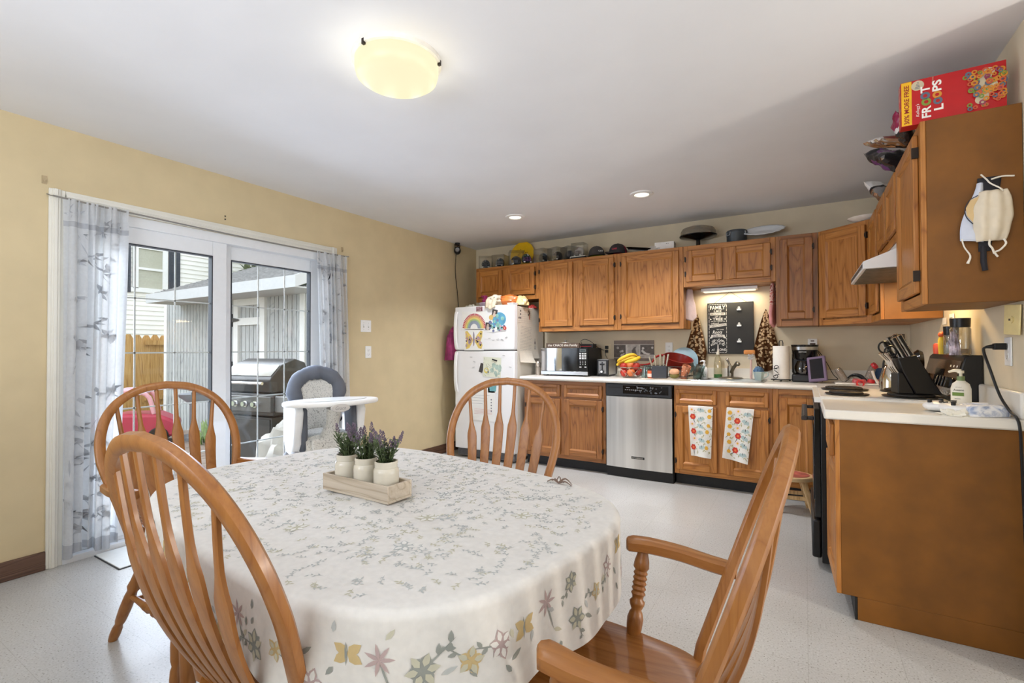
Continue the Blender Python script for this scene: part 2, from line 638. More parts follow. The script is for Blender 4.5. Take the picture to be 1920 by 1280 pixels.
mb = MB()
x0, x1 = XL - 0.135, XL - 0.005
mb.bx(x0, x1, 1.0, 1.03, 0, DZ); mb.bx(x0, x1, 2.735, 2.765, 0, DZ); mb.bx(x0, x1, 1.03, 2.735, 1.955, DZ); mb.bx(x0, x1 + 0.02, 1.0, 2.765, -0.01, 0.035)
mb.bx(x0 + 0.03, x1 - 0.03, 1.03, 2.735, 0.035, 0.06)
struct(mb, 'door_frame', PVC, door, bev=0.003)
GLASS = clear('door_glass', (250, 252, 252), 0.02, haze=0.02)
GASK = P((52, 56, 62), 0.6, name='dark_gasket')
def sash(y0, y1, xc, z0, z1, g0, g1):
    mb = MB(); t = 0.022
    mb.bx(xc - t, xc + t, y0, g0, z0, z1); mb.bx(xc - t, xc + t, g1, y1, z0, z1)
    mb.bx(xc - t, xc + t, g0, g1, z0, 0.16); mb.bx(xc - t, xc + t, g0, g1, 1.855, z1)
    s = struct(mb, 'door_sash', PVC, door, bev=0.004)
    mb = MB()
    for a, b in ((g0, g0 + 0.007), (g1 - 0.007, g1)): mb.bx(xc - t - 0.001, xc + t + 0.001, a, b, 0.16, 1.855)
    for a, b in ((0.16, 0.166), (1.848, 1.855)): mb.bx(xc - t - 0.001, xc + t + 0.001, g0 + 0.007, g1 - 0.007, a, b)
    struct(mb, 'gasket', GASK, s)
    mb = MB(); mb.bx(xc - 0.003, xc + 0.003, g0, g1, 0.16, 1.855)
    struct(mb, 'glass', GLASS, s, smooth=False)
    mb = MB()
    for k in (1, 2):
        y = g0 + (g1 - g0) * k / 3
        mb.bx(xc - 0.009, xc - 0.005, y - 0.0045, y + 0.0045, 0.16, 1.855)
    for k in (1, 2, 3, 4):
        z = 0.16 + 1.705 * k / 5 - 0.005 * (5 - k)
        mb.bx(xc - 0.009, xc - 0.005, g0, g1, z - 0.0045, z + 0.0045)
    struct(mb, 'grille_bars', P((232, 233, 232), 0.5, name='white_grille'), s)
    return s
sash(1.03, 1.905, XL - 0.050, 0.055, 1.96, 1.13, 1.808)
sash(1.86, 2.735, XL - 0.100, 0.055, 1.96, 1.962, 2.635)

# ================================================================ outdoors
DECK = wood('weathered_deck', (150, 134, 122), (128, 112, 100), (92, 78, 70), 'y', rough=0.8)
mb = MB()
x = -8.6
while x < XL - 0.15:
    mb.bx(x, x + 0.135, -1.5, 4.05, -0.16, -0.12); x += 0.142
struct(mb, 'outside_deck', DECK)
mb = MB(); mb.bx(-40, XL - 0.14, -25, 30, -0.42, -0.4)
struct(mb, 'ground', P((118, 122, 92), 0.95, var=0.3, scale=2, name='grass_and_earth'))
SIDG = wood('grey_shed_siding', (186, 189, 190), (176, 180, 182), (150, 154, 157), 'z', rough=0.8, contrast=0.35)
SIDW = P((228, 229, 228), 0.7, var=0.03, name='white_outdoor_trim')
shed = thing('garden_shed', 'grey wooden garden shed with shingled roof beyond the patio door', 'shed', (-9.9, 4.2, -0.4))
mb = MB()
mb.bx(0, 4.02, 0, 3.6, 0, 2.48)
for k in range(38):
    xx = 0.06 + k * 0.105
    mb.bx(xx, xx + 0.088, -0.012, 0, 0.02, 2.46)
mb.obj('wall', SIDG, shed)
mb = MB(); mb.bx(0, 0.1, -0.03, 0, 0, 2.46); mb.bx(3.92, 4.02, -0.03, 0, 0, 2.46)
mb.obj('corner_board', SIDW, shed)
ROOF = P((132, 131, 130), 0.9, var=0.25, scale=14, bump=0.5, bscale=30, name='grey_shingles')
mb = MB()
for k in range(26):
    t0, t1 = k / 26, (k + 1) / 26
    ya, yb_ = -0.5 + t0 * 2.4, -0.5 + t1 * 2.4
    za, zb = 2.50 + t0 * 0.95, 2.50 + t1 * 0.95
    mb.add([(0.55, ya, za), (4.52, ya, za), (4.52, yb_ + 0.02, zb), (0.55, yb_ + 0.02, zb), (0.55, ya, za + 0.014), (4.52, ya, za + 0.014), (4.52, yb_ + 0.02, zb + 0.006), (0.55, yb_ + 0.02, zb + 0.006)],
           [(0, 3, 2, 1), (4, 5, 6, 7), (0, 1, 5, 4), (1, 2, 6, 5), (2, 3, 7, 6), (3, 0, 4, 7)])
mb.bx(0.55, 4.52, 1.9, 4.3, 3.43, 3.46)
mb.obj('roof', ROOF, shed)
mb = MB()
mb.bx(0.55, 4.52, -0.53, -0.5, 2.36, 2.51)
mb.add([(4.52, -0.53, 2.36), (4.55, -0.53, 2.36), (4.55, 1.9, 3.32), (4.52, 1.9, 3.32), (4.52, -0.53, 2.51), (4.55, -0.53, 2.51), (4.55, 1.9, 3.47), (4.52, 1.9, 3.47)],
       [(0, 3, 2, 1), (4, 5, 6, 7), (0, 1, 5, 4), (1, 2, 6, 5), (2, 3, 7, 6), (3, 0, 4, 7)])
mb.bx(0.55, 4.52, -0.5, 0, 2.36, 2.38)
mb.obj('fascia', P((188, 190, 192), 0.7, var=0.04, name='pale_fascia'), shed)
mb = MB()
dx0, dx1 = 2.30, 3.12
mb.bx(dx0, dx0 + 0.12, -0.05, -0.013, 0.35, 2.36); mb.bx(dx1 - 0.12, dx1, -0.05, -0.013, 0.35, 2.36)
for z in (0.40, 1.22, 1.96, 2.26): mb.bx(dx0 + 0.12, dx1 - 0.12, -0.048, -0.013, z, z + 0.11)
dr = mb.obj('door', SIDW, shed)
mb = MB()
for z in (1.25, 1.99):
    mb.bx(dx0 - 0.06, dx0 - 0.015, -0.062, -0.05, z - 0.06, z + 0.14); mb.prism([(dx0 - 0.03, z), (dx0 + 0.2, z + 0.03), (dx0 + 0.2, z + 0.05), (dx0 - 0.03, z + 0.09)], -0.0, 0.001)
mb2 = MB()
for z in (1.25, 1.99):
    mb2.bx(dx0 - 0.05, dx0 - 0.01, -0.066, -0.05, z - 0.05, z + 0.15)
    mb2.add([(dx0 - 0.01, -0.066, z + 0.02), (dx0 + 0.17, -0.062, z + 0.04), (dx0 + 0.17, -0.062, z + 0.065), (dx0 - 0.01, -0.066, z + 0.09)], [(0, 1, 2, 3)])
mb2.obj('hinge', BLACK, dr)

house = thing('neighbour_house', 'white clapboard house with shuttered window behind the shed', 'house', (-15.0, 2.0, -0.4))
mb = MB()
for k in range(48):
    z = k * 0.125
    mb.add([(0.0, -4, z), (0.0, 14, z), (-0.02, 14, z + 0.125), (-0.02, -4, z + 0.125), (-0.02, -4, z), (-0.02, 14, z)], [(0, 1, 2, 3), (4, 5, 1, 0)])
mb.bx(-4, -0.02, -4, 14, 0, 6)
mb.obj('clapboard_wall', P((238, 237, 232), 0.7, var=0.02, name='white_clapboard'), house)
mb = MB()
for a, b, c, d in ((3.58, 3.70, 3.20, 4.36), (4.26, 4.38, 3.20, 4.36), (3.70, 4.26, 4.26, 4.36), (3.54, 4.42, 3.10, 3.22), (3.70, 4.26, 3.70, 3.76)): mb.bx(0, 0.06, a, b, c, d)
wf = mb.obj('window', SIDW, house)
mb = MB(); mb.bx(0.005, 0.02, 3.7, 4.26, 3.2, 4.3)
mb.obj('pane', P((176, 176, 160), 0.2, var=0.06, name='curtained_pane'), wf)
SHUT = P((62, 68, 78), 0.6, var=0.05, name='slate_shutter')
for a, b in ((3.24, 3.54), (4.42, 4.70)):
    mb = MB(); mb.bx(0, 0.03, a, b, 3.08, 4.36)
    for k in range(26): mb.bx(0.03, 0.045, a + 0.04, b - 0.04, 3.12 + k * 0.047, 3.15 + k * 0.047)
    mb.obj('shutter', SHUT, house)

FEN = wood('new_cedar_fence', (206, 166, 104), (192, 150, 88), (160, 118, 64), 'z', rough=0.75)
mb = MB()
y = 1.2
while y < 8:
    h = 1.88 + R.uniform(-0.01, 0.01)
    mb.M = T(-11.0, y, -0.4) @ RZ(PI / 2) @ RX(PI / 2)
    mb.prism([(0, 0), (0.138, 0), (0.138, h - 0.07), (0.1, h), (0.038, h), (0, h - 0.07)], -0.02, 0)
    y += 0.146
mb.M = Matrix()
mb.bx(-10.98, -10.94, 4.3, 8, 1.28, 1.37); mb.bx(-10.98, -10.94, 4.3, 8, 0.2, 0.29)
one(mb, 'picket_fence', FEN, 'golden dog-eared timber fence between the shed and the white house', 'fence')

# tree beyond the shed roof
tree = thing('tree', 'leafy green tree rising behind the shed roof', 'tree', (-12.4, 9.0, -0.4))
mb = MB(); mb.tube([(0, 0, 0), (0.05, 0.02, 2), (0, 0.1, 4)], [0.22, 0.17, 0.1], 8, sm=3)
mb.obj('trunk', P((92, 78, 64), 0.9, var=0.2, name='bark'), tree)
mb = MB()
for k in range(2600):
    a, b, rr = R.uniform(0, 2 * PI), R.uniform(-1, 1), R.uniform(0.5, 1) ** 0.5
    q = Vector((math.cos(a) * math.sqrt(1 - b * b) * 2.0, math.sin(a) * math.sqrt(1 - b * b) * 2.0, b * 1.7)) * rr + Vector((0, 0, 4.6))
    mb.M = T(*q) @ RZ(R.uniform(0, 6)) @ RX(R.uniform(-1.2, 1.2))
    s = R.uniform(0.09, 0.17)
    mb.poly([(0, -s, 0), (s * 0.5, 0, 0.02), (0, s, 0), (-s * 0.5, 0, 0.02)])
mb.obj('crown', P((96, 108, 76), 0.7, var=0.35, scale=2, name='leaves'), tree)

# barbecue on the deck
GB = P((58, 56, 54), 0.35, 0.3, var=0.12, name='grill_black_enamel')
GG = P((150, 150, 150), 0.3, 0.8, var=0.05, name='grill_grey_steel')
gr = thing('gas_grill', 'black gas barbecue grill with steel lid standing on the deck outside', 'grill', (-4.98, 3.08, -0.12), math.radians(8))
mb = MB(); mb.bx(-0.36, 0.36, -0.24, 0.24, 0.06, 0.62); mb.bx(-0.34, 0.34, -0.25, -0.24, 0.08, 0.60)
mb.obj('cabinet', GB, gr, bev=0.01)
mb = MB(); mb.bx(-0.40, 0.42, -0.27, 0.27, 0.64, 0.86)
mb.obj('firebox', GB, gr, bev=0.01)
mb = MB(); mb.bx(-0.42, 0.42, -0.31, -0.26, 0.68, 0.84)
cp = mb.obj('control_panel', P((96, 94, 92), 0.3, 0.6, var=0.06, name='dark_steel'), gr, bev=0.008)
for k in range(4):
    mb = MB(); mb.M = T(-0.2 + k * 0.14, -0.305, 0.76) @ RX(PI / 2)
    mb.cyl((0, 0, 0), 0.034, 0.02, seg=16); mb.cyl((0, 0, 0.02), 0.024, 0.03, seg=16)
    mb.obj('knob', CHROME, cp)
mb = MB(); mb.bx(-0.86, -0.41, -0.24, 0.2, 0.80, 0.84); mb.bx(-0.86, -0.41, -0.26, -0.24, 0.74, 0.845)
mb.obj('side_shelf', GB, gr, bev=0.01)
mb = MB(); mb.bx(0.42, 0.80, -0.24, 0.2, 0.80, 0.84); mb.bx(0.42, 0.80, -0.26, -0.24, 0.68, 0.845)
mb.obj('side_shelf', P((128, 128, 128), 0.4, 0.5, var=0.05, name='grey_shelf'), gr, bev=0.01)
prof = [(-0.24, 0.87), (-0.26, 1.0), (-0.24, 1.03), (-0.12, 1.15), (0.05, 1.21), (0.18, 1.17), (0.25, 1.03), (0.25, 0.87)]
mb = MB(); mb.M = T(-0.36, 0, 0) @ RZ(PI / 2) @ RX(PI / 2)
mb.prism([(p[0], p[1]) for p in prof], 0, 0.72)
hd = mb.obj('lid', [GB], gr, bev=0.008)
mb = MB(); mb.add([(-0.34, -0.238, 1.04), (0.34, -0.238, 1.04), (0.34, -0.125, 1.152), (-0.34, -0.125, 1.152)], [(0, 1, 2, 3)])
mb.obj('lid_plate', P((206, 206, 204), 0.35, 0.4, var=0.04, name='bright_lid_steel'), hd, solid=0.004)
mb = MB(); mb.tube([(-0.32, -0.32, 0.97), (0.32, -0.32, 0.97)], 0.016, 10); mb.bx(-0.3, -0.27, -0.32, -0.25, 0.955, 0.985); mb.bx(0.27, 0.3, -0.32, -0.25, 0.955, 0.985)
mb.obj('handle', CHROME, hd)
for sx in (-1, 1):
    for sy in (-1, 1):
        mb = MB(); mb.cyl((sx * 0.31, sy * 0.2, 0), 0.03, 0.07)
        mb.obj('caster', BLACK, gr)
# crumpled cover
def lump(name, mat, label, cat, loc, sx, sy, sz, seed, amp=0.25, nu=28, nv=16, rz=0, group=None, fr=2.2):
    mb = MB()
    def f(u, v):
        a, b = u * 2 * PI, v * PI / 2
        d = Vector((math.cos(a) * math.cos(b), math.sin(a) * math.cos(b), math.sin(b)))
        k = 1 + amp * noise.noise(d * fr + Vector((seed, 0, 0))) + amp * 0.5 * noise.noise(d * fr * 2.7 + Vector((0, seed, 0)))
        return (d.x * sx * k, d.y * sy * k, d.z * sz * k)
    mb.grid(f, nu, nv, cu=True)
    mb.f.append(tuple(range(nu))[::-1]); mb.m.append(0)
    return one(mb, name, mat, label, cat, loc, rz, group)
lump('grill_cover', P((168, 164, 156), 0.45, var=0.2, scale=6, bump=0.4, bscale=14, name='grey_vinyl_cover'), 'crumpled grey vinyl cover heaped beside the grill outside the glass', 'cover', (-4.22, 2.88, -0.12), 0.34, 0.36, 0.62, 3.0, 0.3)
# ride-on toy in pink
toy = thing('toy_car', 'pink plastic ride-on toy car parked by the timber fence', 'toy', (-8.0, 3.02, -0.12), math.radians(60))
PINK = P((176, 52, 76), 0.4, var=0.08, name='pink_plastic')
mb = MB(); mb.prism([(-0.5, 0.1), (0.5, 0.1), (0.52, 0.3), (0.3, 0.42), (-0.1, 0.44), (-0.5, 0.36)], -0.26, 0.26)
for i, v in enumerate(mb.v): mb.v[i] = Vector((v.x, v.z, v.y))
for i, f in enumerate(mb.f): mb.f[i] = f[::-1]
mb.obj('body', PINK, toy, bev=0.04)
mb = MB(); mb.tube([(-0.3, -0.22, 0.4), (-0.2, -0.22, 0.72), (0.15, -0.22, 0.70), (0.25, -0.22, 0.42)], 0.03, 8, sm=4); mb.tube([(-0.3, 0.22, 0.4), (-0.2, 0.22, 0.72), (0.15, 0.22, 0.70), (0.25, 0.22, 0.42)], 0.03, 8, sm=4); mb.bx(-0.22, 0.15, -0.24, 0.24, 0.69, 0.73)
mb.obj('roof', P((226, 170, 180), 0.4, name='pale_pink_plastic'), toy, bev=0.01)
for a in (-0.3, 0.3):
    for b in (-0.24, 0.24):
        mb = MB(); mb.M = T(a, b - 0.04, 0.12) @ RX(-PI / 2); mb.cyl((0, 0, 0), 0.12, 0.08)
        mb.obj('wheel', BLACK, toy, bev=0.01)
mb = MB(); mb.lathe([(0, 0), (0.2, 0), (0.2, 0.04), (0.04, 0.08), (0.035, 0.5), (0.05, 0.52), (0.17, 0.62), (0.18, 0.66), (0.05, 0.68), (0, 0.68)], 20)
one(mb, 'bird_bath', P((112, 114, 118), 0.6, var=0.08, name='grey_stone'), 'grey pedestal bird bath standing outside in front of the shed wall', 'bird bath', (-7.7, 3.62, -0.12))
mb = MB()
for k in range(160):
    a = R.uniform(0, 6.28); d = R.uniform(0, 0.3)
    mb.M = T(d * math.cos(a), d * math.sin(a), 0) @ RZ(R.uniform(0, 6)) @ RY(R.uniform(-0.5, 0.5))
    h = R.uniform(0.15, 0.4)
    mb.poly([(-0.02, 0, 0), (0.02, 0, 0), (0.03, 0.02, h * 0.6), (0, 0.04, h), (-0.03, 0.02, h * 0.6)])
mb.M = Matrix()
o = mb.obj('weeds', P((132, 158, 84), 0.8, var=0.3, name='weed_green'))
o.location = (-7.1, 3.75, -0.13)
tag(o, 'green weeds growing at the foot of the shed', 'weeds', kind='stuff')
# ================================================================ cabinets
def door_panel(parent, name, x0, x1, z0, z1, hinge=None, mats=(OAK_V, OAK_H), y=0.0, fw_=0.056, t=0.02, open_=0.0):
    """Frame-and-panel door lying in the local xz plane, its face towards -y."""
    w, h = x1 - x0, z1 - z0
    f = min(fw_, w * 0.3, h * 0.28)
    mb = MB()
    mb.bx(0, f, -t, 0, 0, h, 0); mb.bx(w - f, w, -t, 0, 0, h, 0)
    mb.bx(f, w - f, -t, 0, 0, f, 1); mb.bx(f, w - f, -t, 0, h - f, h, 1)
    mb.bx(f, w - f, -t + 0.011, 0, f, h - f, 0)
    # sloped inner moulding
    b = 0.013
    for (a0, a1, b0, b1, m) in (((f, f), (f, h - f), (f + b, f + b), (f + b, h - f - b), 0), ((w - f, h - f), (w - f, f), (w - f - b, h - f - b), (w - f - b, f + b), 0),
                                ((w - f, f), (f, f), (w - f - b, f + b), (f + b, f + b), 1), ((f, h - f), (w - f, h - f), (f + b, h - f - b), (w - f - b, h - f - b), 1)):
        mb.add([(a0[0], -t + 0.001, a0[1]), (a1[0], -t + 0.001, a1[1]), (b1[0], -t + 0.0105, b1[1]), (b0[0], -t + 0.0105, b0[1])], [(0, 1, 2, 3)], m)
        e = 0.006
    o = mb.obj(name, list(mats), parent, bev=0.004, ang=30)
    o.location = (x0, y, z0)
    if open_:
        o.rotation_euler = (0, 0, open_)
    if hinge:
        hx = -0.006 if hinge == 'l' else w + 0.006
        for zz in (0.05, h - 0.05 - 0.05):
            hm = MB()
            hm.bx(hx - 0.005, hx + 0.005, -t - 0.004, -0.001, zz, zz + 0.045)
            hm.bx(min(hx, hx + (0.011 if hinge == 'l' else -0.011)), max(hx, hx + (0.011 if hinge == 'l' else -0.011)), -t - 0.002, -t, zz + 0.010, zz + 0.035)
            hm.obj('hinge', BRONZE, o)
    return o

def cabinet(name, label, loc, rz, w, d, h, doors=(), drawers=(), toe=0.0, mats=(OAK_V, OAK_H), side=None, group=None, open_=None, low=0.0):
    t = thing(name, label, 'cabinet', loc, rz, group)
    mb = MB()
    zb = toe
    fr = 0.04
    mb.bx(0, w, 0.018, d, zb, h - low, 2)                             # carcass
    if low:
        mb.bx(0, 0.018, 0.018, d, h - low, h, 2); mb.bx(w - 0.018, w, 0.018, d, h - low, h, 2)
    # face frame boards
    mb.bx(0, fr, 0, 0.018, zb, h, 0); mb.bx(w - fr, w, 0, 0.018, zb, h, 0)
    mb.bx(fr, w - fr, 0, 0.018, h - 0.045, h, 1); mb.bx(fr, w - fr, 0, 0.018, zb, zb + 0.045, 1)
    xs = sorted((d_[0], d_[1]) for d_ in doors)
    if len(xs) > 1:
        for (a, b), (c, e) in zip(xs, xs[1:]):
            mb.bx(b - 0.012, c + 0.012, 0, 0.018, zb + 0.045, h - 0.045, 0)
    if drawers:
        zt = min(q[2] for q in drawers)
        mb.bx(fr, w - fr, 0.0005, 0.0175, zt - 0.045, zt + 0.01, 1)
    if toe:
        mb.bx(0, w, 0.075, d, 0, toe, 2)
    mb.obj('carcass', [mats[0], mats[1], side or mats[0]], t, bev=0.002)
    if toe:
        m3 = MB(); m3.bx(0.0, w, 0.066, 0.0745, 0.0, toe - 0.002)
        m3.obj('toe_kick', P((24, 24, 25), 0.5, var=0.3, scale=60, name='black_toe_kick'), t)
    for k, q in enumerate(doors):
        door_panel(t, 'door', q[0], q[1], q[2], q[3], q[4] if len(q) > 4 else None, mats, open_=(open_ or {}).get(k, 0))
    for q in drawers:
        door_panel(t, 'drawer', q[0], q[1], q[2], q[3], None, mats, fw_=0.03)
    return t

ZB, ZT = 1.372, 2.133
UY = 4.64
def upper(name, label, x0, x1, z0, doors, **k):
    return cabinet(name, label, (x0, UY, z0), 0, x1 - x0 - 0.001, YB - UY - 0.002, ZT - z0, [(a - x0, b - x0, c - z0, d - z0, h) for a, b, c, d, h in doors], **k)
SIDEW = P((140, 92, 44), 0.45, var=0.16, scale=8, name='cabinet_side_veneer')
upper('wall_cabinet', 'short oak wall cabinet with two doors above the fridge', -3.312, -2.476, 1.735, [(-3.288, -2.938, 1.79, 2.09, None), (-2.888, -2.520, 1.79, 2.09, 'r')], side=SIDEW)
upper('wall_cabinet', 'tall oak wall cabinet with two doors above the microwave', -2.476, -1.59, ZB, [(-2.455, -2.068, 1.425, 2.10, 'l'), (-2.005, -1.619, 1.425, 2.10, 'r')], side=SIDEW)
upper('wall_cabinet', 'oak wall cabinet with one wide door above the fruit basket', -1.59, -0.955, ZB, [(-1.545, -0.995, 1.43, 2.10, 'l')], side=SIDEW)
upper('wall_cabinet', 'short oak wall cabinet with two doors above the sink', -0.955, -0.203, 1.755, [(-0.930, -0.621, 1.80, 2.085, 'l'), (-0.562, -0.240, 1.80, 2.085, 'r')], side=SIDEW)
upper('wall_cabinet', 'narrow shade-darkened oak wall cabinet with one door right of the hanging chalkboard', -0.203, 0.10, ZB, [(-0.172, 0.062, 1.43, 2.10, 'r')], side=SIDEW, mats=(OAK_DV, OAK_DH))
# diagonal corner cabinet
ax, ay, bx_, by_ = 0.102, UY, 0.42, 4.362
dl = math.hypot(bx_ - ax, by_ - ay); da = math.atan2(by_ - ay, bx_ - ax)
t = thing('corner_wall_cabinet', 'diagonal oak corner wall cabinet above the coffee maker', 'cabinet', (ax, ay, ZB), da)
mb = MB()
h = ZT - ZB
inv = (T(ax, ay, 0) @ RZ(da)).inverted()
poly = [inv @ Vector((x, y, 0)) for x, y in ((ax, ay), (bx_, by_), (XR - 0.002, by_), (XR - 0.002, YB - 0.002), (ax, YB - 0.002))]
mb.prism([(p.x, p.y + (0.018 if i < 2 else 0)) for i, p in enumerate(poly)], 0, h, 0)
mb.bx(0, 0.035, 0, 0.018, 0, h, 0); mb.bx(dl - 0.035, dl, 0, 0.018, 0, h, 0); mb.bx(0.035, dl - 0.035, 0, 0.018, 0, 0.045, 1); mb.bx(0.035, dl - 0.035, 0, 0.018, h - 0.045, h, 1)
mb.obj('carcass', [OAK_V, OAK_H], t, bev=0.002)
door_panel(t, 'door', 0.022, dl - 0.028, 0.055, h - 0.035, 'r')
def right_cab(name, label, y1, y0, z0, z1, d, doors, **k):
    # y1 = far end, y0 = near end; local x runs from the far end towards the camera
    return cabinet(name, label, (XR - d - 0.002, y1, z0), -PI / 2, y1 - y0 - 0.001, d, z1 - z0, doors, **k)
RD = 0.303
right_cab('wall_cabinet', 'narrow oak wall cabinet between the corner cabinet and the range hood', 4.36, 3.861, ZB, ZT, RD, [(0.04, 0.44, 0.055, 0.725, None)], side=SIDEW)
right_cab('wall_cabinet', 'short oak wall cabinet over the white range hood', 3.86, 3.101, 1.755, ZT, RD, [(0.03, 0.36, 0.045, 0.34, None), (0.40, 0.73, 0.045, 0.34, None)], side=SIDEW)
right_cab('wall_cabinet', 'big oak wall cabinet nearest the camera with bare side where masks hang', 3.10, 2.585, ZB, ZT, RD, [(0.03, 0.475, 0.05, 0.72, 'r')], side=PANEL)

# base cabinets
BY = 4.36
CZ = 0.867
def base(name, label, x0, x1, doors, drawers, **k):
    return cabinet(name, label, (x0, BY, 0), 0, x1 - x0 - 0.001, YB - BY - 0.002, CZ, [(a - x0, b - x0, c, d, h) for a, b, c, d, h in doors], [(a - x0, b - x0, c, d) for a, b, c, d in drawers], toe=0.1, **k)
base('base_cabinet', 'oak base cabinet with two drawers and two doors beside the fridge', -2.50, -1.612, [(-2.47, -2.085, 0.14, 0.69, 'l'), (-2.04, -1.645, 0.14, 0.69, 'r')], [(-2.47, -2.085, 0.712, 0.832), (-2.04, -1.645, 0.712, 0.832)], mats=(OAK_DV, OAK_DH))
base('sink_cabinet', 'oak sink base cabinet with two false drawers and floral towels on its doors', -0.985, -0.222, [(-0.965, -0.635, 0.14, 0.69, 'l'), (-0.566, -0.250, 0.14, 0.69, 'r')], [(-0.965, -0.635, 0.712, 0.832), (-0.566, -0.250, 0.712, 0.832)], low=0.2)
base('base_cabinet', 'narrow oak corner base cabinet behind the step stool', -0.221, 0.10, [(-0.175, 0.065, 0.14, 0.80, None)], [])
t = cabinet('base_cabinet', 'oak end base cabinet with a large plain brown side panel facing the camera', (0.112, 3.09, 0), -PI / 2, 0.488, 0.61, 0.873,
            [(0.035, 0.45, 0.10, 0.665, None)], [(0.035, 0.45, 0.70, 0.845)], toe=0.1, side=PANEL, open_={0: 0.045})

# countertops
LAM = P((226, 222, 212), 0.3, var=0.025, scale=10, name='white_laminate')
mb = MB()
sx0, sx1, sy0, sy1 = -0.86, -0.30, 4.45, 4.84
cy0, cy1, zt, zb = 4.33, YB - 0.002, 0.905, 0.868
mb.bx(-2.53, sx0, cy0, cy1, zb, zt); mb.bx(sx0, sx1, cy0, sy0, zb, zt); mb.bx(sx0, sx1, sy1, cy1, zb, zt); mb.bx(sx1, XR - 0.002, cy0, cy1, zb, zt)
mb.bx(0.075, XR - 0.002, 3.862, cy0, zb, zt)
mb.tube([(-2.53, cy0 + 0.002, 0.8865), (0.075, cy0 + 0.002, 0.8865)], 0.0185, 16)
mb.bx(-2.53, XR - 0.002, cy1 - 0.02, cy1, zt, 1.0); mb.bx(XR - 0.022, XR - 0.002, 3.87, cy1 - 0.02, zt, 1.0)
one(mb, 'countertop', LAM, 'long white laminate countertop with low splashback along the back wall', 'countertop')
mb = MB(); mb.bx(0.07, XR - 0.002, 2.572, 3.095, 0.874, 0.917); mb.bx(XR - 0.024, XR - 0.002, 2.572, 3.095, 0.917, 1.02)
one(mb, 'countertop', LAM, 'short white laminate countertop on the end cabinet, holding wipes and controllers', 'countertop', bev=0.008)

# sink
SINKM = P((150, 148, 140), 0.3, 0.9, var=0.06, name='sink_steel')
sk = thing('sink', 'stainless steel sink set into the white countertop', 'sink', (-0.58, 4.645, 0.905))
mb = MB()
def ringq(mb, a, b, c, d, z0, e, f, g, h, z1, m=0):
    A = [(a, c, z0), (b, c, z0), (b, d, z0), (a, d, z0)]; B = [(e, g, z1), (f, g, z1), (f, h, z1), (e, h, z1)]
    mb.add(A + B, [(0, 1, 5, 4), (1, 2, 6, 5), (2, 3, 7, 6), (3, 0, 4, 7)], m)
ringq(mb, -0.295, 0.295, -0.215, 0.215, 0.001, -0.29, 0.29, -0.21, 0.21, 0.008)
ringq(mb, -0.29, 0.29, -0.21, 0.21, 0.008, -0.265, 0.265, -0.19, 0.15, 0.006)
ringq(mb, -0.265, 0.265, -0.19, 0.15, 0.006, -0.24, 0.24, -0.165, 0.125, -0.16)
mb.poly([(-0.24, -0.165, -0.16), (0.24, -0.165, -0.16), (0.24, 0.125, -0.16), (-0.24, 0.125, -0.16)])
mb.obj('basin', SINKM, sk, smooth=False)
mb = MB(); mb.cyl((0, -0.02, -0.16), 0.04, 0.004)
mb.obj('drain', CHROME, sk)
FM = P((140, 134, 122), 0.3, 0.9, var=0.05, name='brushed_nickel')
fa = thing('faucet', 'brushed nickel faucet with lever handle at the back of the sink', 'faucet', (-0.585, 4.83, 0.913))
mb = MB(); mb.lathe([(0, 0), (0.11, 0), (0.10, 0.008), (0.03, 0.016), (0.026, 0.02), (0.026, 0.10), (0.022, 0.115), (0, 0.118)], 20)
mb.obj('base', FM, fa)
mb = MB(); mb.tube([(0, 0, 0.045), (0.035, -0.07, 0.10), (0.07, -0.13, 0.145), (0.078, -0.145, 0.14)], [0.016, 0.015, 0.016, 0.017], 10); mb.sph((0.08, -0.15, 0.135), 0.018)
mb.obj('spout', FM, fa)
mb = MB(); mb.tube([(0, 0, 0.11), (-0.012, -0.01, 0.14), (-0.022, -0.02, 0.165)], [0.012, 0.008, 0.01], 8); mb.sph((-0.024, -0.022, 0.172), 0.014)
mb.obj('handle', CHROME, fa)

# dishwasher
dw = thing('dishwasher', 'stainless steel dishwasher with black control strip between the oak cabinets', 'dishwasher', (-1.606, 4.335, 0))
DWS, _nt, _b = new_mat('dishwasher_steel')
_n = node(_nt, 'ShaderNodeTexNoise', Scale=1.0, Detail=3.0)
_nt.links.new(coords(_nt, (7.0, 7.0, 0.25), False), _n.inputs['Vector'])
_r = ramp(_nt, [(0.35, lin((196, 194, 190))), (0.65, lin((244, 243, 240)))])  # brushed bands in the colour imitate bright vertical reflections
_nt.links.new(_n.outputs['Fac'], _r.inputs['Fac']); _nt.links.new(_r.outputs['Color'], _b.inputs['Base Color'])
_b.inputs['Metallic'].default_value = 1.0; _b.inputs['Roughness'].default_value = 0.30; _b.inputs['Anisotropic'].default_value = 0.6
mb = MB(); mb.bx(0.004, 0.610, 0.03, 0.6, 0.0, 0.862)
mb.obj('body', BLACK, dw)
mb = MB()
def dwf(u, v):
    x = 0.006 + u * 0.602
    return (x, 0.004 - 0.010 * math.sin(u * PI), 0.095 + v * 0.65)
mb.grid(dwf, 20, 2)
mb.bx(0.006, 0.608, 0.005, 0.03, 0.095, 0.745)
dd = mb.obj('door', DWS, dw)
mb = MB(); mb.bx(0.004, 0.610, -0.006, 0.03, 0.75, 0.862)
dp = mb.obj('control_panel', P((38, 39, 42), 0.4, var=0.15, name='charcoal_panel'), dw, bev=0.006)
mb = MB(); mb.M = T(0, -0.0065, 0) @ RX(PI / 2)
mb.rect(0.17, 0.58, 0.775, 0.85, 0, 0.0002)
mb.rect(0.03, 0.15, 0.822, 0.834, 1, 0.0003)
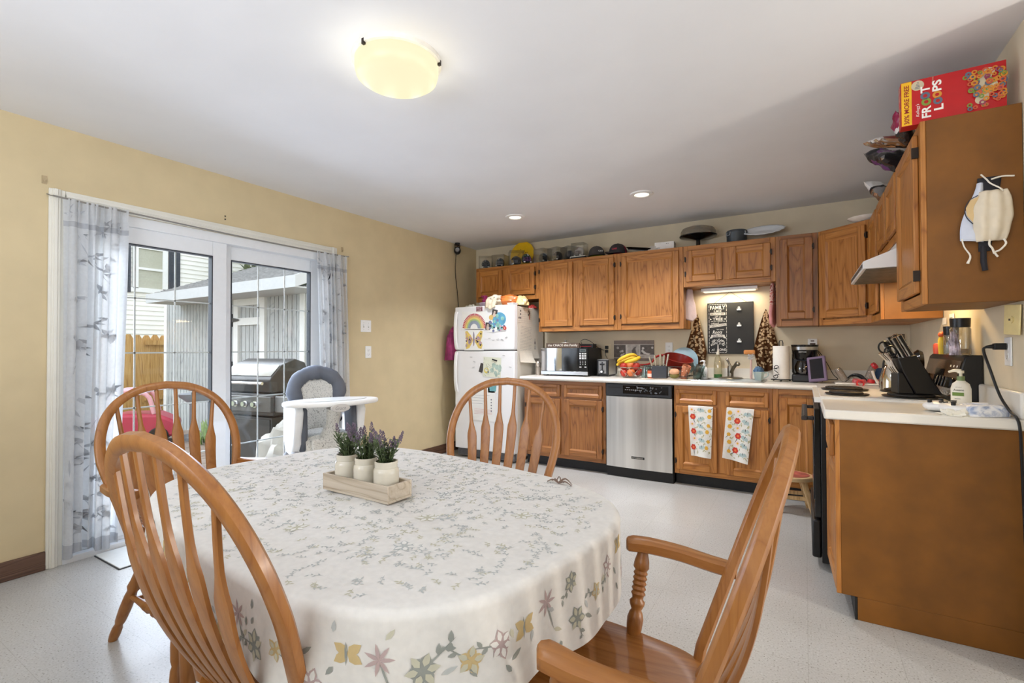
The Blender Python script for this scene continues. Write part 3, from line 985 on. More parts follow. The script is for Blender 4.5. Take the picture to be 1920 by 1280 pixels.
for k in range(9): mb.rect(0.19 + k * 0.018, 0.20 + k * 0.018, 0.808, 0.813, 2, 0.0005)
mb.rect(0.20, 0.235, 0.83, 0.834, 2, 0.0005); mb.rect(0.30, 0.34, 0.83, 0.834, 2, 0.0005)
for k in range(26):
    mb.disc(R.uniform(0.28, 0.56), R.uniform(0.785, 0.842), R.uniform(0.003, 0.014), 3, 7, 0.0004, ry=R.uniform(0.002, 0.009), rot=R.uniform(0, 3))
mb.obj('buttons', [BLACKG, BLACK, P((190, 190, 190), 0.5, name='pale_legend'), P((92, 94, 98), 0.6, var=0.3, name='panel_smears')], dp, smooth=False)
mb = MB(); mb.bx(0.2, 0.4, -0.012, -0.006, 0.75, 0.762)
mb.obj('handle', BLACK, dp)
mb = MB(); mb.bx(0.245, 0.365, -0.010, -0.004, 0.185, 0.207)
nb = mb.obj('nameplate', BLACK, dd, bev=0.003)
mb = MB(); mb.M = T(0.305, -0.0145, 0.196) @ RX(PI / 2)
mb.text('KITCHENAID', 0.104, 0.011, 0, bold=0.01)
lt = mb.obj('nameplate_lettering', P((205, 200, 190), 0.3, 0.6, name='silver_print'), dd, smooth=False)
mb = MB(); mb.bx(0.0, 0.614, 0.06, 0.07, 0.0, 0.092)
mb.obj('toe_kick', P((24, 24, 25), 0.5, var=0.3, scale=60, name='black_toe_kick'), dw)

# stove
st = thing('stove', 'black electric stove with white cooktop and coil burners between the counters', 'stove', (0.07, 3.856, 0), -PI / 2)
# local x: 0 far .. 0.755 near ; local y: 0 front .. 0.65 wall
mb = MB(); mb.bx(0.002, 0.753, 0.0, 0.62, 0.03, 0.895)
mb.obj('body', BLACK, st, bev=0.004)
mb = MB(); mb.bx(0.0, 0.755, -0.028, 0.60, 0.896, 0.925); mb.bx(0.03, 0.725, 0.0, 0.57, 0.925, 0.928)
mb.obj('cooktop', P((232, 230, 224), 0.2, var=0.02, name='white_enamel'), st, bev=0.008)
BURN = P((50, 46, 42), 0.55, 0.4, var=0.25, scale=40, name='burner_coil')
for bx2, by2, br in ((0.20, 0.14, 0.105), (0.56, 0.13, 0.085), (0.20, 0.42, 0.085), (0.56, 0.41, 0.105)):
    mb = MB()
    pts = []
    for k in range(90):
        a = k / 90 * 2 * PI * 4.2
        r = 0.02 + (br - 0.02) * k / 90
        pts.append((bx2 + r * math.cos(a), by2 + r * math.sin(a), 0.942))
    mb.tube(pts, 0.0065, 6)
    mb.lathe([(0.0, 0.930), (br + 0.012, 0.929), (br + 0.02, 0.935), (br + 0.015, 0.937), (0, 0.931)], 28, 1, (bx2, by2, 0))
    mb.obj('burner', [BURN, P((70, 66, 60), 0.35, 0.7, var=0.3, name='drip_pan')], st)
mb = MB()
mb.bx(0.012, 0.743, -0.03, -0.001, 0.27, 0.86); mb.bx(0.03, 0.725, -0.036, -0.03, 0.36, 0.74)
od = mb.obj('oven_door', BLACKG, st, bev=0.006)
mb = MB(); mb.tube([(0.06, -0.075, 0.80), (0.695, -0.075, 0.80)], 0.014, 10); mb.bx(0.06, 0.09, -0.075, -0.03, 0.79, 0.81); mb.bx(0.665, 0.695, -0.075, -0.03, 0.79, 0.81)
mb.bx(0.04, 0.715, -0.09, -0.06, 0.79, 0.812)
mb.obj('handle', P((58, 54, 52), 0.35, 0.3, name='dark_handle'), od, bev=0.004)
mb = MB(); mb.bx(0.012, 0.743, -0.045, -0.001, 0.05, 0.255)
mb.obj('drawer', BLACK, st, bev=0.01)
# backguard, sloped face
mb = MB()
prof = [(0.535, 0.932), (0.65, 0.932), (0.65, 1.155), (0.60, 1.155), (0.585, 1.14)]
mb.M = RZ(PI / 2) @ RX(PI / 2)
mb.prism([(p[0], p[1]) for p in prof], 0.0, 0.755)
bgd = mb.obj('backguard', BLACK, st, bev=0.005)
sl = math.atan2(0.05, 0.208)
BGF = T(0, 0.534, 0.932) @ RX(PI / 2 - sl)
mb = MB(); mb.M = BGF
mb.rect(0.02, 0.735, 0.02, 0.2, 0, 0.0015)
mb.rect(0.28, 0.47, 0.06, 0.15, 1, 0.003)
for k in range(3): mb.rect(0.56 + k * 0.06, 0.58 + k * 0.06, 0.165, 0.175, 2, 0.003)
for k in range(5): mb.rect(0.50 + k * 0.05, 0.51 + k * 0.05, 0.03, 0.036, 2, 0.003)
mb.obj('backguard_face', [P((74, 56, 42), 0.15, var=0.15, name='bronze_glass'), BLACKG, P((220, 220, 214), 0.5, name='white_print')], bgd, smooth=False)
for k, xx in enumerate((0.08, 0.16, 0.52, 0.58, 0.64, 0.70)):
    mb = MB(); mb.M = BGF @ T(xx, 0.085, 0.002)
    mb.cyl((0, 0, 0), 0.027, 0.012, seg=18); mb.bx(-0.008, 0.008, -0.027, 0.027, 0.010, 0.032)
    mb.obj('knob', BLACKG, bgd, bev=0.003)

# range hood
hd = thing('range_hood', 'white range hood under the short cabinet above the stove', 'range hood', (0.265, 3.858, 1.605), -PI / 2)
HW = P((234, 234, 232), 0.3, var=0.02, name='white_hood_enamel')
mb = MB()
prof = [(0, 0.0), (0, 0.038), (0.155, 0.10), (0.16, 0.149), (0.45, 0.149), (0.45, 0.0)]
mb.M = RZ(PI / 2) @ RX(PI / 2)
n = len(prof)
mb.prism(prof, 0.0, 0.755)
ho = mb.obj('shell', HW, hd, bev=0.003)
mb = MB(); mb.bx(0.02, 0.735, 0.015, 0.43, -0.004, 0.001)
mb.obj('filter', P((92, 86, 76), 0.5, 0.5, var=0.4, scale=30, bump=0.3, name='greasy_filter'), hd)
mb = MB(); mb.bx(0.03, 0.725, -0.002, 0.0, 0.010, 0.028)
mb.obj('front_strip', P((60, 60, 60), 0.4, name='dark_strip'), hd)
mb = MB()
for k in range(5):
    for j in range(3): mb.bx(0.756, 0.7572, 0.20 + k * 0.04, 0.228 + k * 0.04, 0.095 + j * 0.014, 0.102 + j * 0.014)
mb.obj('vent', BLACK, hd)

# fridge
FR = P((238, 238, 238), 0.32, var=0.012, scale=8, name='fridge_white')
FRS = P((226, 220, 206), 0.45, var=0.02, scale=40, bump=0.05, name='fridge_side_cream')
fr = thing('fridge', 'white top-freezer refrigerator covered in drawings and papers', 'fridge', (-3.325, 4.25, 0))
mb = MB(); mb.bx(0.006, 0.764, 0.075, 0.66, 0.03, 1.635)
mb.obj('body', FRS, fr, bev=0.006)
mb = MB(); mb.bx(0.0, 0.770, 0.0, 0.07, 1.178, 1.650)
fd = mb.obj('freezer_door', FR, fr, bev=0.010, seg=3)
mb = MB(); mb.bx(0.0, 0.770, 0.0, 0.07, 0.10, 1.165)
fd2 = mb.obj('door', FR, fr, bev=0.010, seg=3)
mb = MB(); mb.bx(0.01, 0.76, 0.02, 0.075, 1.164, 1.179)
mb.obj('gasket', P((120, 120, 122), 0.6, name='grey_gasket'), fr)
mb = MB(); mb.bx(0.02, 0.75, 0.03, 0.075, 0.02, 0.095)
for k in range(5): mb.bx(0.04, 0.73, 0.024, 0.03, 0.03 + k * 0.012, 0.036 + k * 0.012)
mb.obj('base_grille', P((96, 96, 98), 0.5, name='grey_grille'), fr)
for d_, za, zb_ in ((fd, 1.19, 1.60), (fd2, 0.72, 1.155)):
    mb = MB(); n = 14
    pts = []; 
    for k in range(n + 1):
        u = k / n
        pts.append((0.035, -0.012 - 0.03 * math.sin(PI * u) ** 0.6, za + (zb_ - za) * u))
    mb.sweep(pts, [(1, 0, 0)] * (n + 1), [(0, 1, 0)] * (n + 1), [0.03 + 0.015 * abs(k / n - 0.5) for k in range(n + 1)], 0.02)
    mb.obj('handle', FR, d_)
mb = MB()
for a in (0.06, 0.71):
    for b in (0.12, 0.62): mb.cyl((a, b, 0), 0.025, 0.035)
mb.obj('feet', BLACK, fr)
mb = MB(); mb.bx(0.68, 0.76, 0.005, 0.10, 1.652, 1.668)
mb.obj('hinge_cover', FR, fr, bev=0.004)
# ================================================================ curtains, wall fittings, ceiling lamps
CURT = cloth_mat('sheer_curtain_cloth', (236, 238, 240), 0.6, holes=0.08)
CURTP = cloth_mat('curtain_leaf_print', (200, 203, 208), 0.45, holes=0.05)
def leaf(mb, fn, u, v, L, W, rot, m, lift=0.0):
    """pointed leaf drawn on a surface fn(u, v) (u, v in metres)."""
    c, s_ = math.cos(rot), math.sin(rot)
    pts = []
    for a, b in ((0, 0), (0.3, 0.5), (0.65, 0.42), (1, 0), (0.65, -0.42), (0.3, -0.5)):
        x, y = a * L, b * W
        pts.append(fn(u + x * c - y * s_, v + x * s_ + y * c))
    mb.poly(pts, m)
def curtain(name, label, y0t, y1t, y0b, y1b, z0, z1, nf, seed, xc):
    rr = random.Random(seed)
    ph = [rr.uniform(0, 6.28) for _ in range(4)]
    def base_pt(u, v, lift=0.0):
        # u 0..1 across, v 0..1 from the top down
        a = 0.016 * (0.5 + 0.9 * min(1, v * 4))
        g = 1 if v > 0.04 else 0.5
        x = xc + a * math.sin(u * nf * 2 * PI + ph[0] + 0.5 * math.sin(v * 2 + ph[1])) * g + 0.008 * math.sin(u * nf * 3.7 * PI + ph[2] + v)
        if v < 0.075: x += 0.006 * math.sin(u * nf * 6.3 * PI + ph[2]) * (1 - v / 0.09)
        x += lift
        y = (y0t + (y0b - y0t) * v) * (1 - u) + (y1t + (y1b - y1t) * v) * u + 0.010 * math.sin(u * nf * 2 * PI * 1.3 + ph[3] + v * 1.5)
        zz = z1 - (z1 - z0) * v + (0.02 * math.sin(u * 9 + ph[1]) * (v > 0.97))
        return (x, y, zz)
    mb = MB()
    mb.grid(base_pt, 130, 64, 0)
    for i in range(len(mb.f)):
        if i >= 130 * 62 or 130 * 4 <= i < 130 * 5: mb.m[i] = 1
    W = abs(y1t - y0t)
    Hh = z1 - z0
    def pt(a, b):
        return base_pt(min(1, max(0, a / W)), min(1, max(0, b / Hh)), 0.0016)
    for k in range(60):
        a, b = rr.uniform(0.03, W - 0.05), rr.uniform(0.08, Hh - 0.1)
        r0_ = rr.uniform(0, 6.28)
        for j in range(rr.choice((2, 3, 3, 5))):
            an = r0_ + (j - 1.5) * 0.75
            leaf(mb, pt, a + rr.uniform(-0.01, 0.01), b + rr.uniform(-0.01, 0.01), rr.uniform(0.03, 0.06), rr.uniform(0.010, 0.02), an, 1)
    for k in range(20):
        a, b = rr.uniform(0.03, W - 0.05), rr.uniform(0.08, Hh - 0.1)
        leaf(mb, pt, a, b, 0.1, 0.003, rr.uniform(1.0, 2.1), 1)
    return one(mb, name, [CURT, CURTP], label, 'curtain')
curtain('curtain', 'sheer white leaf-print curtain gathered at the patio door side away from the high chair', 0.985, 1.285, 0.985, 1.24, 0.055, 2.035, 6, 5, XL + 0.055)
curtain('curtain', 'sheer white leaf-print curtain hanging behind the high chair', 2.60, 2.905, 2.66, 2.93, 0.12, 2.02, 7, 9, XL + 0.055)
mb = MB(); mb.tube([(XL + 0.055, 0.935, 2.035), (XL + 0.055, 1.2, 2.026), (XL + 0.058, 1.9, 2.012), (XL + 0.055, 2.6, 2.012), (XL + 0.055, 2.93, 2.02)], 0.005, 8, sm=3)
mb.tube([(XL + 0.002, 0.925, 2.05), (XL + 0.03, 0.93, 2.04), (XL + 0.055, 0.94, 2.035)], 0.003, 6); mb.tube([(XL + 0.002, 2.945, 2.03), (XL + 0.03, 2.94, 2.025), (XL + 0.055, 2.93, 2.02)], 0.003, 6)
one(mb, 'curtain_rod', P((150, 148, 144), 0.4, 0.6, name='thin_rod_metal'), 'thin sagging curtain rod across the top of the patio door', 'curtain rod')
def hook(y, z, label):
    mb = MB(); mb.bx(XL, XL + 0.004, y - 0.01, y + 0.01, z - 0.022, z + 0.022); mb.tube([(XL + 0.004, y, z - 0.005), (XL + 0.014, y, z - 0.012), (XL + 0.016, y, z - 0.002)], 0.003, 6)
    one(mb, 'wall_hook', P((178, 160, 128), 0.5, 0.3, name='painted_hook'), label, 'hook')
hook(0.913, 2.125, 'small painted hook on the beige wall above the door casing corner nearest the camera')
hook(2.90, 2.085, 'small painted hook on the beige wall above the curtain behind the high chair')
mb = MB()
for dz in (0.0, 0.022): mb.M = T(XL, 1.876, 2.127 + dz) @ RY(PI / 2); mb.cyl((0, 0, 0), 0.005, 0.003, seg=10)
one(mb, 'screw_plug', BLACK, 'two dark screw plugs in the beige wall above the middle of the patio door', 'screw plug')

def plate(name, label, cat, M, w, h, kind, mat=WHITE, group=None):
    t = thing(name, label, cat)
    t.matrix_world = M
    mb = MB(); mb.bx(-w / 2, w / 2, -0.006, 0, -h / 2, h / 2)
    mb.obj('plate', mat, t, bev=0.003)
    if kind == 'switch2':
        for k in (-1, 1):
            mb = MB(); mb.bx(k * w * 0.23 - 0.005, k * w * 0.23 + 0.005, -0.014, -0.006, -0.004, 0.014)
            mb.obj('toggle', mat, t)
            mb = MB(); mb.M = T(k * w * 0.23, -0.0062, 0) @ RX(PI / 2); mb.rect(-0.006, 0.006, -0.014, 0.014); mb.disc(0, 0.03, 0.003, z=0.0003); mb.disc(0, -0.03, 0.003, z=0.0003)
            mb.obj('slot', P((150, 148, 140), 0.5, name='grey_slot'), t, smooth=False)
    elif kind == 'outlet':
        for k in (-1, 1):
            mb = MB(); mb.M = T(0, -0.006, k * 0.02) @ RX(PI / 2); mb.cyl((0, 0, 0), 0.0165, 0.002, seg=18)
            soc = mb.obj('socket', mat, t)
            mb = MB(); mb.M = T(0, -0.0084, k * 0.02) @ RX(PI / 2)
            mb.rect(-0.008, -0.006, -0.004, 0.006); mb.rect(0.006, 0.008, -0.004, 0.006); mb.disc(0, -0.009, 0.0025)
            mb.obj('slot', P((70, 68, 64), 0.5, name='dark_slot'), soc, smooth=False)
    elif kind == 'phone':
        mb = MB(); mb.M = T(0, -0.006, 0) @ RX(PI / 2); mb.cyl((0, 0, 0), 0.014, 0.004, seg=18); mb.bx(-0.006, 0.006, -0.005, 0.005, 0.004, 0.006)
        mb.obj('jack', mat, t)
        mb = MB(); mb.M = T(0, -0.0125, 0) @ RX(PI / 2); mb.rect(-0.004, 0.004, -0.004, 0.004, z=0.001)
        mb.obj('slot', P((60, 50, 40), 0.5, name='dark_slot2'), t, smooth=False)
    return t
LW = T(XL + 0.0005, 0, 0) @ RZ(PI / 2)           # facing +x: local -y -> +x
def on_left(y, z): return T(XL + 0.0005, y, z) @ RZ(PI / 2)
plate('light_switch', 'white double light switch plate on the beige wall beside the curtain', 'light switch', on_left(3.173, 1.408), 0.125, 0.112, 'switch2')
plate('outlet', 'white outlet plate on the beige wall below the double light switch', 'outlet', on_left(3.202, 1.162), 0.072, 0.115, 'outlet')
def on_back(x, z): return T(x, YB - 0.0005, z)
plate('outlet', 'cream outlet plate with black plugs between microwave and photo print', 'outlet', on_back(-1.815, 1.178), 0.072, 0.116, 'outlet', P((222, 208, 176), 0.4, name='cream_plastic'))
plate('outlet', 'white outlet plate on the back wall above the blue plate', 'outlet', on_back(-1.167, 1.19), 0.072, 0.116, 'outlet')
def on_right(y, z): return T(XR - 0.0005, y, z) @ RZ(-PI / 2)
plate('outlet', 'white outlet plate on the right wall with a black cord plugged in', 'outlet', on_right(2.77, 1.175), 0.075, 0.118, 'outlet')
plate('phone_jack', 'cream phone jack plate under the big nearest wall cabinet', 'phone jack', T(XR - 0.018, 2.655, 1.302) @ RZ(-PI / 2 + 0.30) @ RY(math.radians(4)), 0.085, 0.12, 'phone', P((214, 196, 140), 0.4, name='aged_ivory_plastic'))

# security camera in the ceiling corner
sc_ = thing('security_camera', 'small black security camera under the ceiling near the kitchen corner', 'camera', (XL + 0.05, 4.52, ZC - 0.02))
mb = MB(); mb.cyl((0, 0, 0), 0.03, 0.02); mb.tube([(0, -0.045, -0.01), (0, -0.045, -0.075)], 0.005, 6); mb.tube([(0, 0.045, -0.01), (0, 0.045, -0.075)], 0.005, 6); mb.bx(-0.006, 0.006, -0.05, 0.05, -0.015, -0.003)
mb.obj('bracket', BLACK, sc_)
mb = MB(); mb.sph((0, 0, -0.07), (0.04, 0.042, 0.048))
bo = mb.obj('body', BLACK, sc_)
mb = MB(); mb.M = T(0.02, -0.027, -0.068) @ RZ(math.radians(35)) @ RX(PI / 2); mb.cyl((0, 0, 0), 0.026, 0.012); mb.lathe([(0.012, 0.012), (0.026, 0.012), (0.024, 0.016), (0.012, 0.015)], 18)
mb.obj('lens_ring', P((130, 130, 132), 0.3, 0.5, name='silver_ring'), bo)
mb = MB(); mb.tube([(XL + 0.03, 4.52, ZC - 0.13), (XL + 0.012, 4.53, 2.1), (XL + 0.008, 4.58, 1.8), (XL + 0.008, 4.62, 1.4), (XL + 0.008, 4.66, 0.3)], 0.004, 6, sm=4)
one(mb, 'hanging_cable', BLACK, 'thin black cable hanging down the wall from the security camera', 'cable')

# ceiling lamps
LSH = P((247, 238, 196), 0.5, var=0.012, scale=3, emit=LAMP_E, name='lamp_shade_glow')
LSH.node_tree.links.remove(LSH.node_tree.nodes['Principled BSDF'].inputs['Base Color'].links[0])
LSH.node_tree.nodes['Principled BSDF'].inputs['Base Color'].default_value = (0.05, 0.048, 0.04, 1)
cl = thing('ceiling_lamp', 'large round flush ceiling lamp with glowing pale yellow shade above the table', 'ceiling lamp', (-1.49, 1.505, ZC))
mb = MB(); mb.lathe([(0.0, 0), (0.188, 0), (0.188, -0.02), (0.174, -0.022), (0, -0.022)][::-1], 48)
mb.obj('base', P((226, 222, 212), 0.4, name='lamp_base_white'), cl)
mb = MB(); mb.lathe([(0, -0.095), (0.125, -0.096), (0.152, -0.091), (0.170, -0.078), (0.176, -0.055), (0.176, -0.022), (0.165, -0.022), (0.0, -0.030)], 48)
mb.obj('shade', LSH, cl, ang=60)
for a in (0.5, 2.6, 4.7):
    mb = MB(); mb.bx(0.183 * math.cos(a) - 0.006, 0.183 * math.cos(a) + 0.006, 0.183 * math.sin(a) - 0.006, 0.183 * math.sin(a) + 0.006, -0.03, -0.008)
    mb.obj('clip', BRONZE, cl)
def recessed(x, y, label):
    t = thing('recessed_light', label, 'recessed light', (x, y, ZC))
    mb = MB(); mb.lathe([(0.055, -0.004), (0.06, -0.012), (0.088, -0.008), (0.092, 0), (0.055, -0.0005)], 32)
    mb.obj('trim_ring', WHITE, t)
    mb = MB(); mb.lathe([(0, -0.006), (0.056, -0.005)], 32)
    mb.obj('lens', P((255, 246, 226), 0.5, var=0.01, emit=2.2, name='downlight_glow'), t)
recessed(-1.115, 3.86, 'round recessed ceiling light nearer the cereal box')
recessed(-2.33, 3.90, 'round recessed ceiling light nearer the fridge')

# doormat
dm = thing('doormat', 'pale doormat printed with Fresh Open Daily lying by the patio door', 'doormat', (-3.345, 1.47, 0.0))
mb = MB(); mb.bx(-0.175, 0.155, -0.33, 0.33, 0.0005, 0.008)
mb.obj('mat', P((224, 226, 222), 0.8, var=0.03, scale=30, bump=0.1, name='pale_mat'), dm, bev=0.002)
mb = MB(); mb.bx(-0.175, 0.160, -0.335, 0.335, 0.0002, 0.0045)
mb.obj('backing', P((60, 62, 64), 0.8, name='dark_backing'), dm)
mb = MB(); mb.M = T(0, 0, 0.0086) @ RZ(PI / 2)
mb.text('Fresh', 0.26, 0.07, 0, (-0.02, 0.075), shear=0.35)
mb.text('OPEN', 0.18, 0.045, 0, (-0.03, 0.0), bold=0.01); mb.text('DAILY', 0.18, 0.045, 0, (-0.03, -0.06), bold=0.01)
for k in (-1, 1): mb.disc(k * 0.2 + 0.0, -0.03, 0.028, 0, 10, ry=0.02)
mb.obj('lettering', P((150, 156, 158), 0.8, name='grey_mat_print'), dm, smooth=False)

# ---------------------------------------------------------------- high chair
HG = P((92, 96, 104), 0.6, var=0.08, scale=12, bump=0.15, bscale=18, name='slate_grey_padding')
HL = P((166, 168, 172), 0.5, var=0.04, name='light_grey_plastic')
def print_mat():
    m, nt, b = new_mat('sprig_print_cloth')
    v = coords(nt, (1, 1, 1), False)
    n = node(nt, 'ShaderNodeTexVoronoi', Scale=62.0)
    n2 = node(nt, 'ShaderNodeTexNoise', Scale=45.0, Detail=2.0)
    nt.links.new(v, n2.inputs['Vector'])
    mixv = node(nt, 'ShaderNodeMixRGB', blend_type='MIX')
    mixv.inputs[0].default_value = 0.12
    nt.links.new(v, mixv.inputs[1]); nt.links.new(n2.outputs['Color'], mixv.inputs[2])
    nt.links.new(mixv.outputs[0], n.inputs['Vector'])
    r = ramp(nt, [(0.20, lin((92, 92, 88))), (0.27, lin((150, 148, 140))), (0.32, lin((214, 212, 204)))])
    nt.links.new(n.outputs['Distance'], r.inputs['Fac'])
    nt.links.new(r.outputs['Color'], b.inputs['Base Color'])
    b.inputs['Roughness'].default_value = 0.85
    return m
SPR = print_mat()
fx, fy = 0.92, -0.392
hc = thing('high_chair', 'grey and white padded high chair with white tray by the patio door', 'high chair', (-2.874, 2.213, 0), math.atan2(fy, fx) - PI / 2)
# local: +y forward, x across
def pad(f, nu, nv, th, name, mat, parent):
    mb = MB(); mb.grid(f, nu, nv)
    o = mb.obj(name, mat, parent, solid=th)
    return o
def backf(u, v):
    x = (u - 0.5) * 2; z = v
    wdt = 0.13 + 0.06 * math.sin(min(1, v * 1.25) * PI / 2) - 0.03 * max(0, v - 0.85) / 0.15
    return (x * wdt * 0.78, -0.185 - 0.095 * v + 0.02 * x * x, 0.60 + 0.37 * z)
mb = MB(); mb.grid(backf, 14, 14)
mb.obj('seat_back', SPR, hc, solid=0.02)
ringp = []
for k in range(17):
    a = -0.62 + (PI + 1.24) * k / 16
    ringp.append((0.160 * math.cos(a), -0.228 - 0.045 * (0.5 + 0.5 * math.sin(a)), 0.885 + 0.135 * math.sin(a) - (0.10 if (k in (0, 16)) else 0)))
mb = MB(); mb.tube(ringp, [0.035] + [0.052 + 0.004 * math.sin(k * 2.1) for k in range(15)] + [0.035], 14, sm=3)
for i, v in enumerate(mb.v): mb.v[i] = Vector((v.x, v.y + 0.0, v.z + 0.002 * math.sin(v.x * 160)))
mb.obj('head_bolster', HG, hc)
mb = MB(); mb.grid(lambda u, v: ((u - 0.5) * 0.31, -0.18 + v * 0.34, 0.585 + 0.02 * math.sin(u * PI) - (0.14 * max(0, v - 0.8) / 0.2) ** 1.0), 12, 14)
mb.obj('seat', SPR, hc, solid=0.03)
mb = MB(); mb.bx(-0.13, 0.13, 0.13, 0.165, 0.42, 0.60)
mb.obj('leg_rest', SPR, hc, bev=0.02, seg=3)
mb = MB(); mb.tube([(0, 0.10, 0.59), (0, 0.15, 0.68), (0, 0.19, 0.76), (0, 0.2, 0.80)], [0.07, 0.04, 0.045, 0.05], 12, sm=3)
mb.obj('crotch_post', SPR, hc)
for s_ in (-1, 1):
    mb = MB()
    pf = [(-0.24, 0.56), (-0.23, 0.78), (-0.1, 0.82), (0.12, 0.82), (0.16, 0.78), (0.1, 0.56), (0.02, 0.47), (-0.15, 0.47)]
    mb.M = T(s_ * 0.205, 0, 0) @ RZ(PI / 2) @ RX(PI / 2)
    mb.prism(pf, -0.028, 0.028)
    mb.obj('side_shell', WHITE, hc, bev=0.018, seg=3)
    mb = MB(); mb.M = T(s_ * 0.165, 0, 0) @ RZ(PI / 2) @ RX(PI / 2)
    mb.prism([(-0.05, 0.5), (-0.08, 0.78), (0.0, 0.80), (0.11, 0.80), (0.13, 0.62), (0.07, 0.5)], -0.02, 0.02)
    mb.obj('side_pad', HG, hc, bev=0.015)
mb = MB()
pr = [(0.30 * math.cos(a) * (1 + 0.04 * math.cos(2 * a)), 0.16 + 0.185 * math.sin(a)) for a in [2 * PI * k / 40 for k in range(40)]]
mb.prism(pr, 0.822, 0.852)
tr = mb.obj('tray', P((238, 238, 234), 0.3, var=0.015, name='tray_white'), hc, bev=0.012, seg=3)
mb = MB(); mb.prism([(0.235 * math.cos(a), 0.15 + 0.125 * math.sin(a)) for a in [2 * PI * k / 32 for k in range(32)]], 0.853, 0.856)
mb.obj('tray_well', P((222, 222, 218), 0.3, name='tray_inner'), tr, bev=0.001)
mb = MB(); mb.M = T(0, 0.345, 0.815) @ RX(PI / 2); mb.prism([(0.06 * math.cos(a), 0.026 * math.sin(a)) for a in [2 * PI * k / 28 for k in range(28)]], -0.012, 0.012)
em = mb.obj('badge', P((196, 192, 186), 0.4, name='badge_grey'), tr, bev=0.004)
mb = MB(); mb.M = T(0, 0.3577, 0.815) @ RZ(PI) @ RX(PI / 2); mb.text('Graco', 0.066, 0.022, 0, shear=0.2)
mb.obj('badge_lettering', P((128, 126, 124), 0.4, name='badge_print'), em, smooth=False)
for s_ in (-1, 1):
    for q in ((0.04, 0.26), (-0.14, -0.34)):
        mb = MB(); mb.tube([(s_ * 0.205, q[0], 0.50), (s_ * 0.235, q[0] + (q[1] - q[0]) * 0.35, 0.36), (s_ * 0.27, q[1], 0.015)], [0.024, 0.02, 0.02], 10, sm=4); mb.sph((s_ * 0.27, q[1], 0.015), 0.022)
        mb.obj('leg', HL, hc)
mb = MB(); mb.tube([(-0.262, -0.31, 0.1), (0.262, -0.31, 0.1)], 0.012, 8); mb.tube([(-0.25, 0.14, 0.22), (0.25, 0.14, 0.22)], 0.012, 8)
mb.obj('crossbar', HL, hc)
# ================================================================ dining table, cloth, chairs, centrepiece
TC = (-1.158, 1.066); TA, TBb, TR, TN = 0.738, 0.505, -0.152, 3.25
def rad_of(phi, a=TA, b=TBb, n=TN):
    c, s_ = abs(math.cos(phi)), abs(math.sin(phi))
    return ((c / a) ** n + (s_ / b) ** n) ** (-1 / n)
tb = thing('dining_table', 'oval wooden dining table hidden under the floral cloth', 'table', (TC[0], TC[1], 0), TR)
mb = MB(); mb.prism([(rad_of(p, TA - 0.02, TBb - 0.02) * math.cos(p), rad_of(p, TA - 0.02, TBb - 0.02) * math.sin(p)) for p in [2 * PI * k / 96 for k in range(96)]], 0.715, 0.745)
mb.obj('tabletop', CHAIRX, tb, bev=0.004)
mb = MB(); mb.bx(-0.53, 0.53, -0.345, -0.325, 0.64, 0.714); mb.bx(-0.53, 0.53, 0.325, 0.345, 0.64, 0.714); mb.bx(-0.57, -0.55, -0.30, 0.30, 0.64, 0.714); mb.bx(0.55, 0.57, -0.30, 0.30, 0.64, 0.714)
mb.obj('apron', CHAIR, tb)
for a in (-0.56, 0.56):
    for b in (-0.335, 0.335):
        mb = MB(); mb.lathe([(0, 0), (0.024, 0), (0.03, 0.03), (0.022, 0.06), (0.03, 0.3), (0.036, 0.42), (0.024, 0.45), (0.036, 0.48), (0.036, 0.64), (0, 0.64)], 16, 0, (a, b, 0))
        mb.obj('leg', CHAIR, tb)
CW = cloth_mat('tablecloth_white', (238, 237, 232), 0.25, bump=0.2)
CG = cloth_mat('tablecloth_grey_print', (196, 200, 198), 0.25, bump=0)
CD = cloth_mat('tablecloth_dark_print', (160, 164, 158), 0.25, bump=0)
CP = cloth_mat('tablecloth_plum_print', (194, 174, 172), 0.25, bump=0)
CY = cloth_mat('tablecloth_gold_print', (212, 190, 142), 0.25, bump=0)
CL = cloth_mat('tablecloth_pale_print', (208, 206, 186), 0.25, bump=0)
def topz(x, y):
    q = Vector((x * 3.0, y * 3.0, 0))
    d = math.hypot(x / TA, y / TBb)
    wr = 0.0022 * noise.noise(q * 2.2) + 0.0012 * noise.noise(q * 5 + Vector((4, 1, 2)))
    # drag wrinkles round the centrepiece
    dx, dy = x + 0.02, y + 0.10
    wr += 0.007 * math.exp(-((dx / 0.30) ** 2 + (dy / 0.12) ** 2)) * math.sin(28 * (dy + 0.25 * dx)) * 0.8
    return 0.752 + wr * (1 if d < 0.97 else 0.3)
DROP0 = 0.19
def drop_len(phi):
    return DROP0 + 0.015 * math.sin(3 * phi + 1) - 0.03 * math.exp(-((phi - 3.6) / 0.3) ** 2) - 0.06 * math.exp(-((phi - 4.55) / 0.5) ** 2)
def side(phi, d, lift=0.0):
    D = drop_len(phi)
    r = rad_of(phi)
    t = min(1, d / D)
    f = (math.sin(phi * 13 + 0.6 * math.sin(phi * 3)) * 0.6 + math.sin(phi * 21 + 1.3) * 0.4) * 0.013 * t ** 1.2
    e = 0.018
    if d < e * PI / 2:
        a = d / e
        off, z = e * math.sin(a) - e, -e * (1 - math.cos(a))
    else:
        off, z = 0.0, -e - (d - e * PI / 2)
    rr = r + off + f + 0.008 * t + lift
    x, y = rr * math.cos(phi), rr * math.sin(phi)
    return (x, y, topz(x * 0.97, y * 0.97) + z)
mb = MB()
NP = 300
ringsn = 22
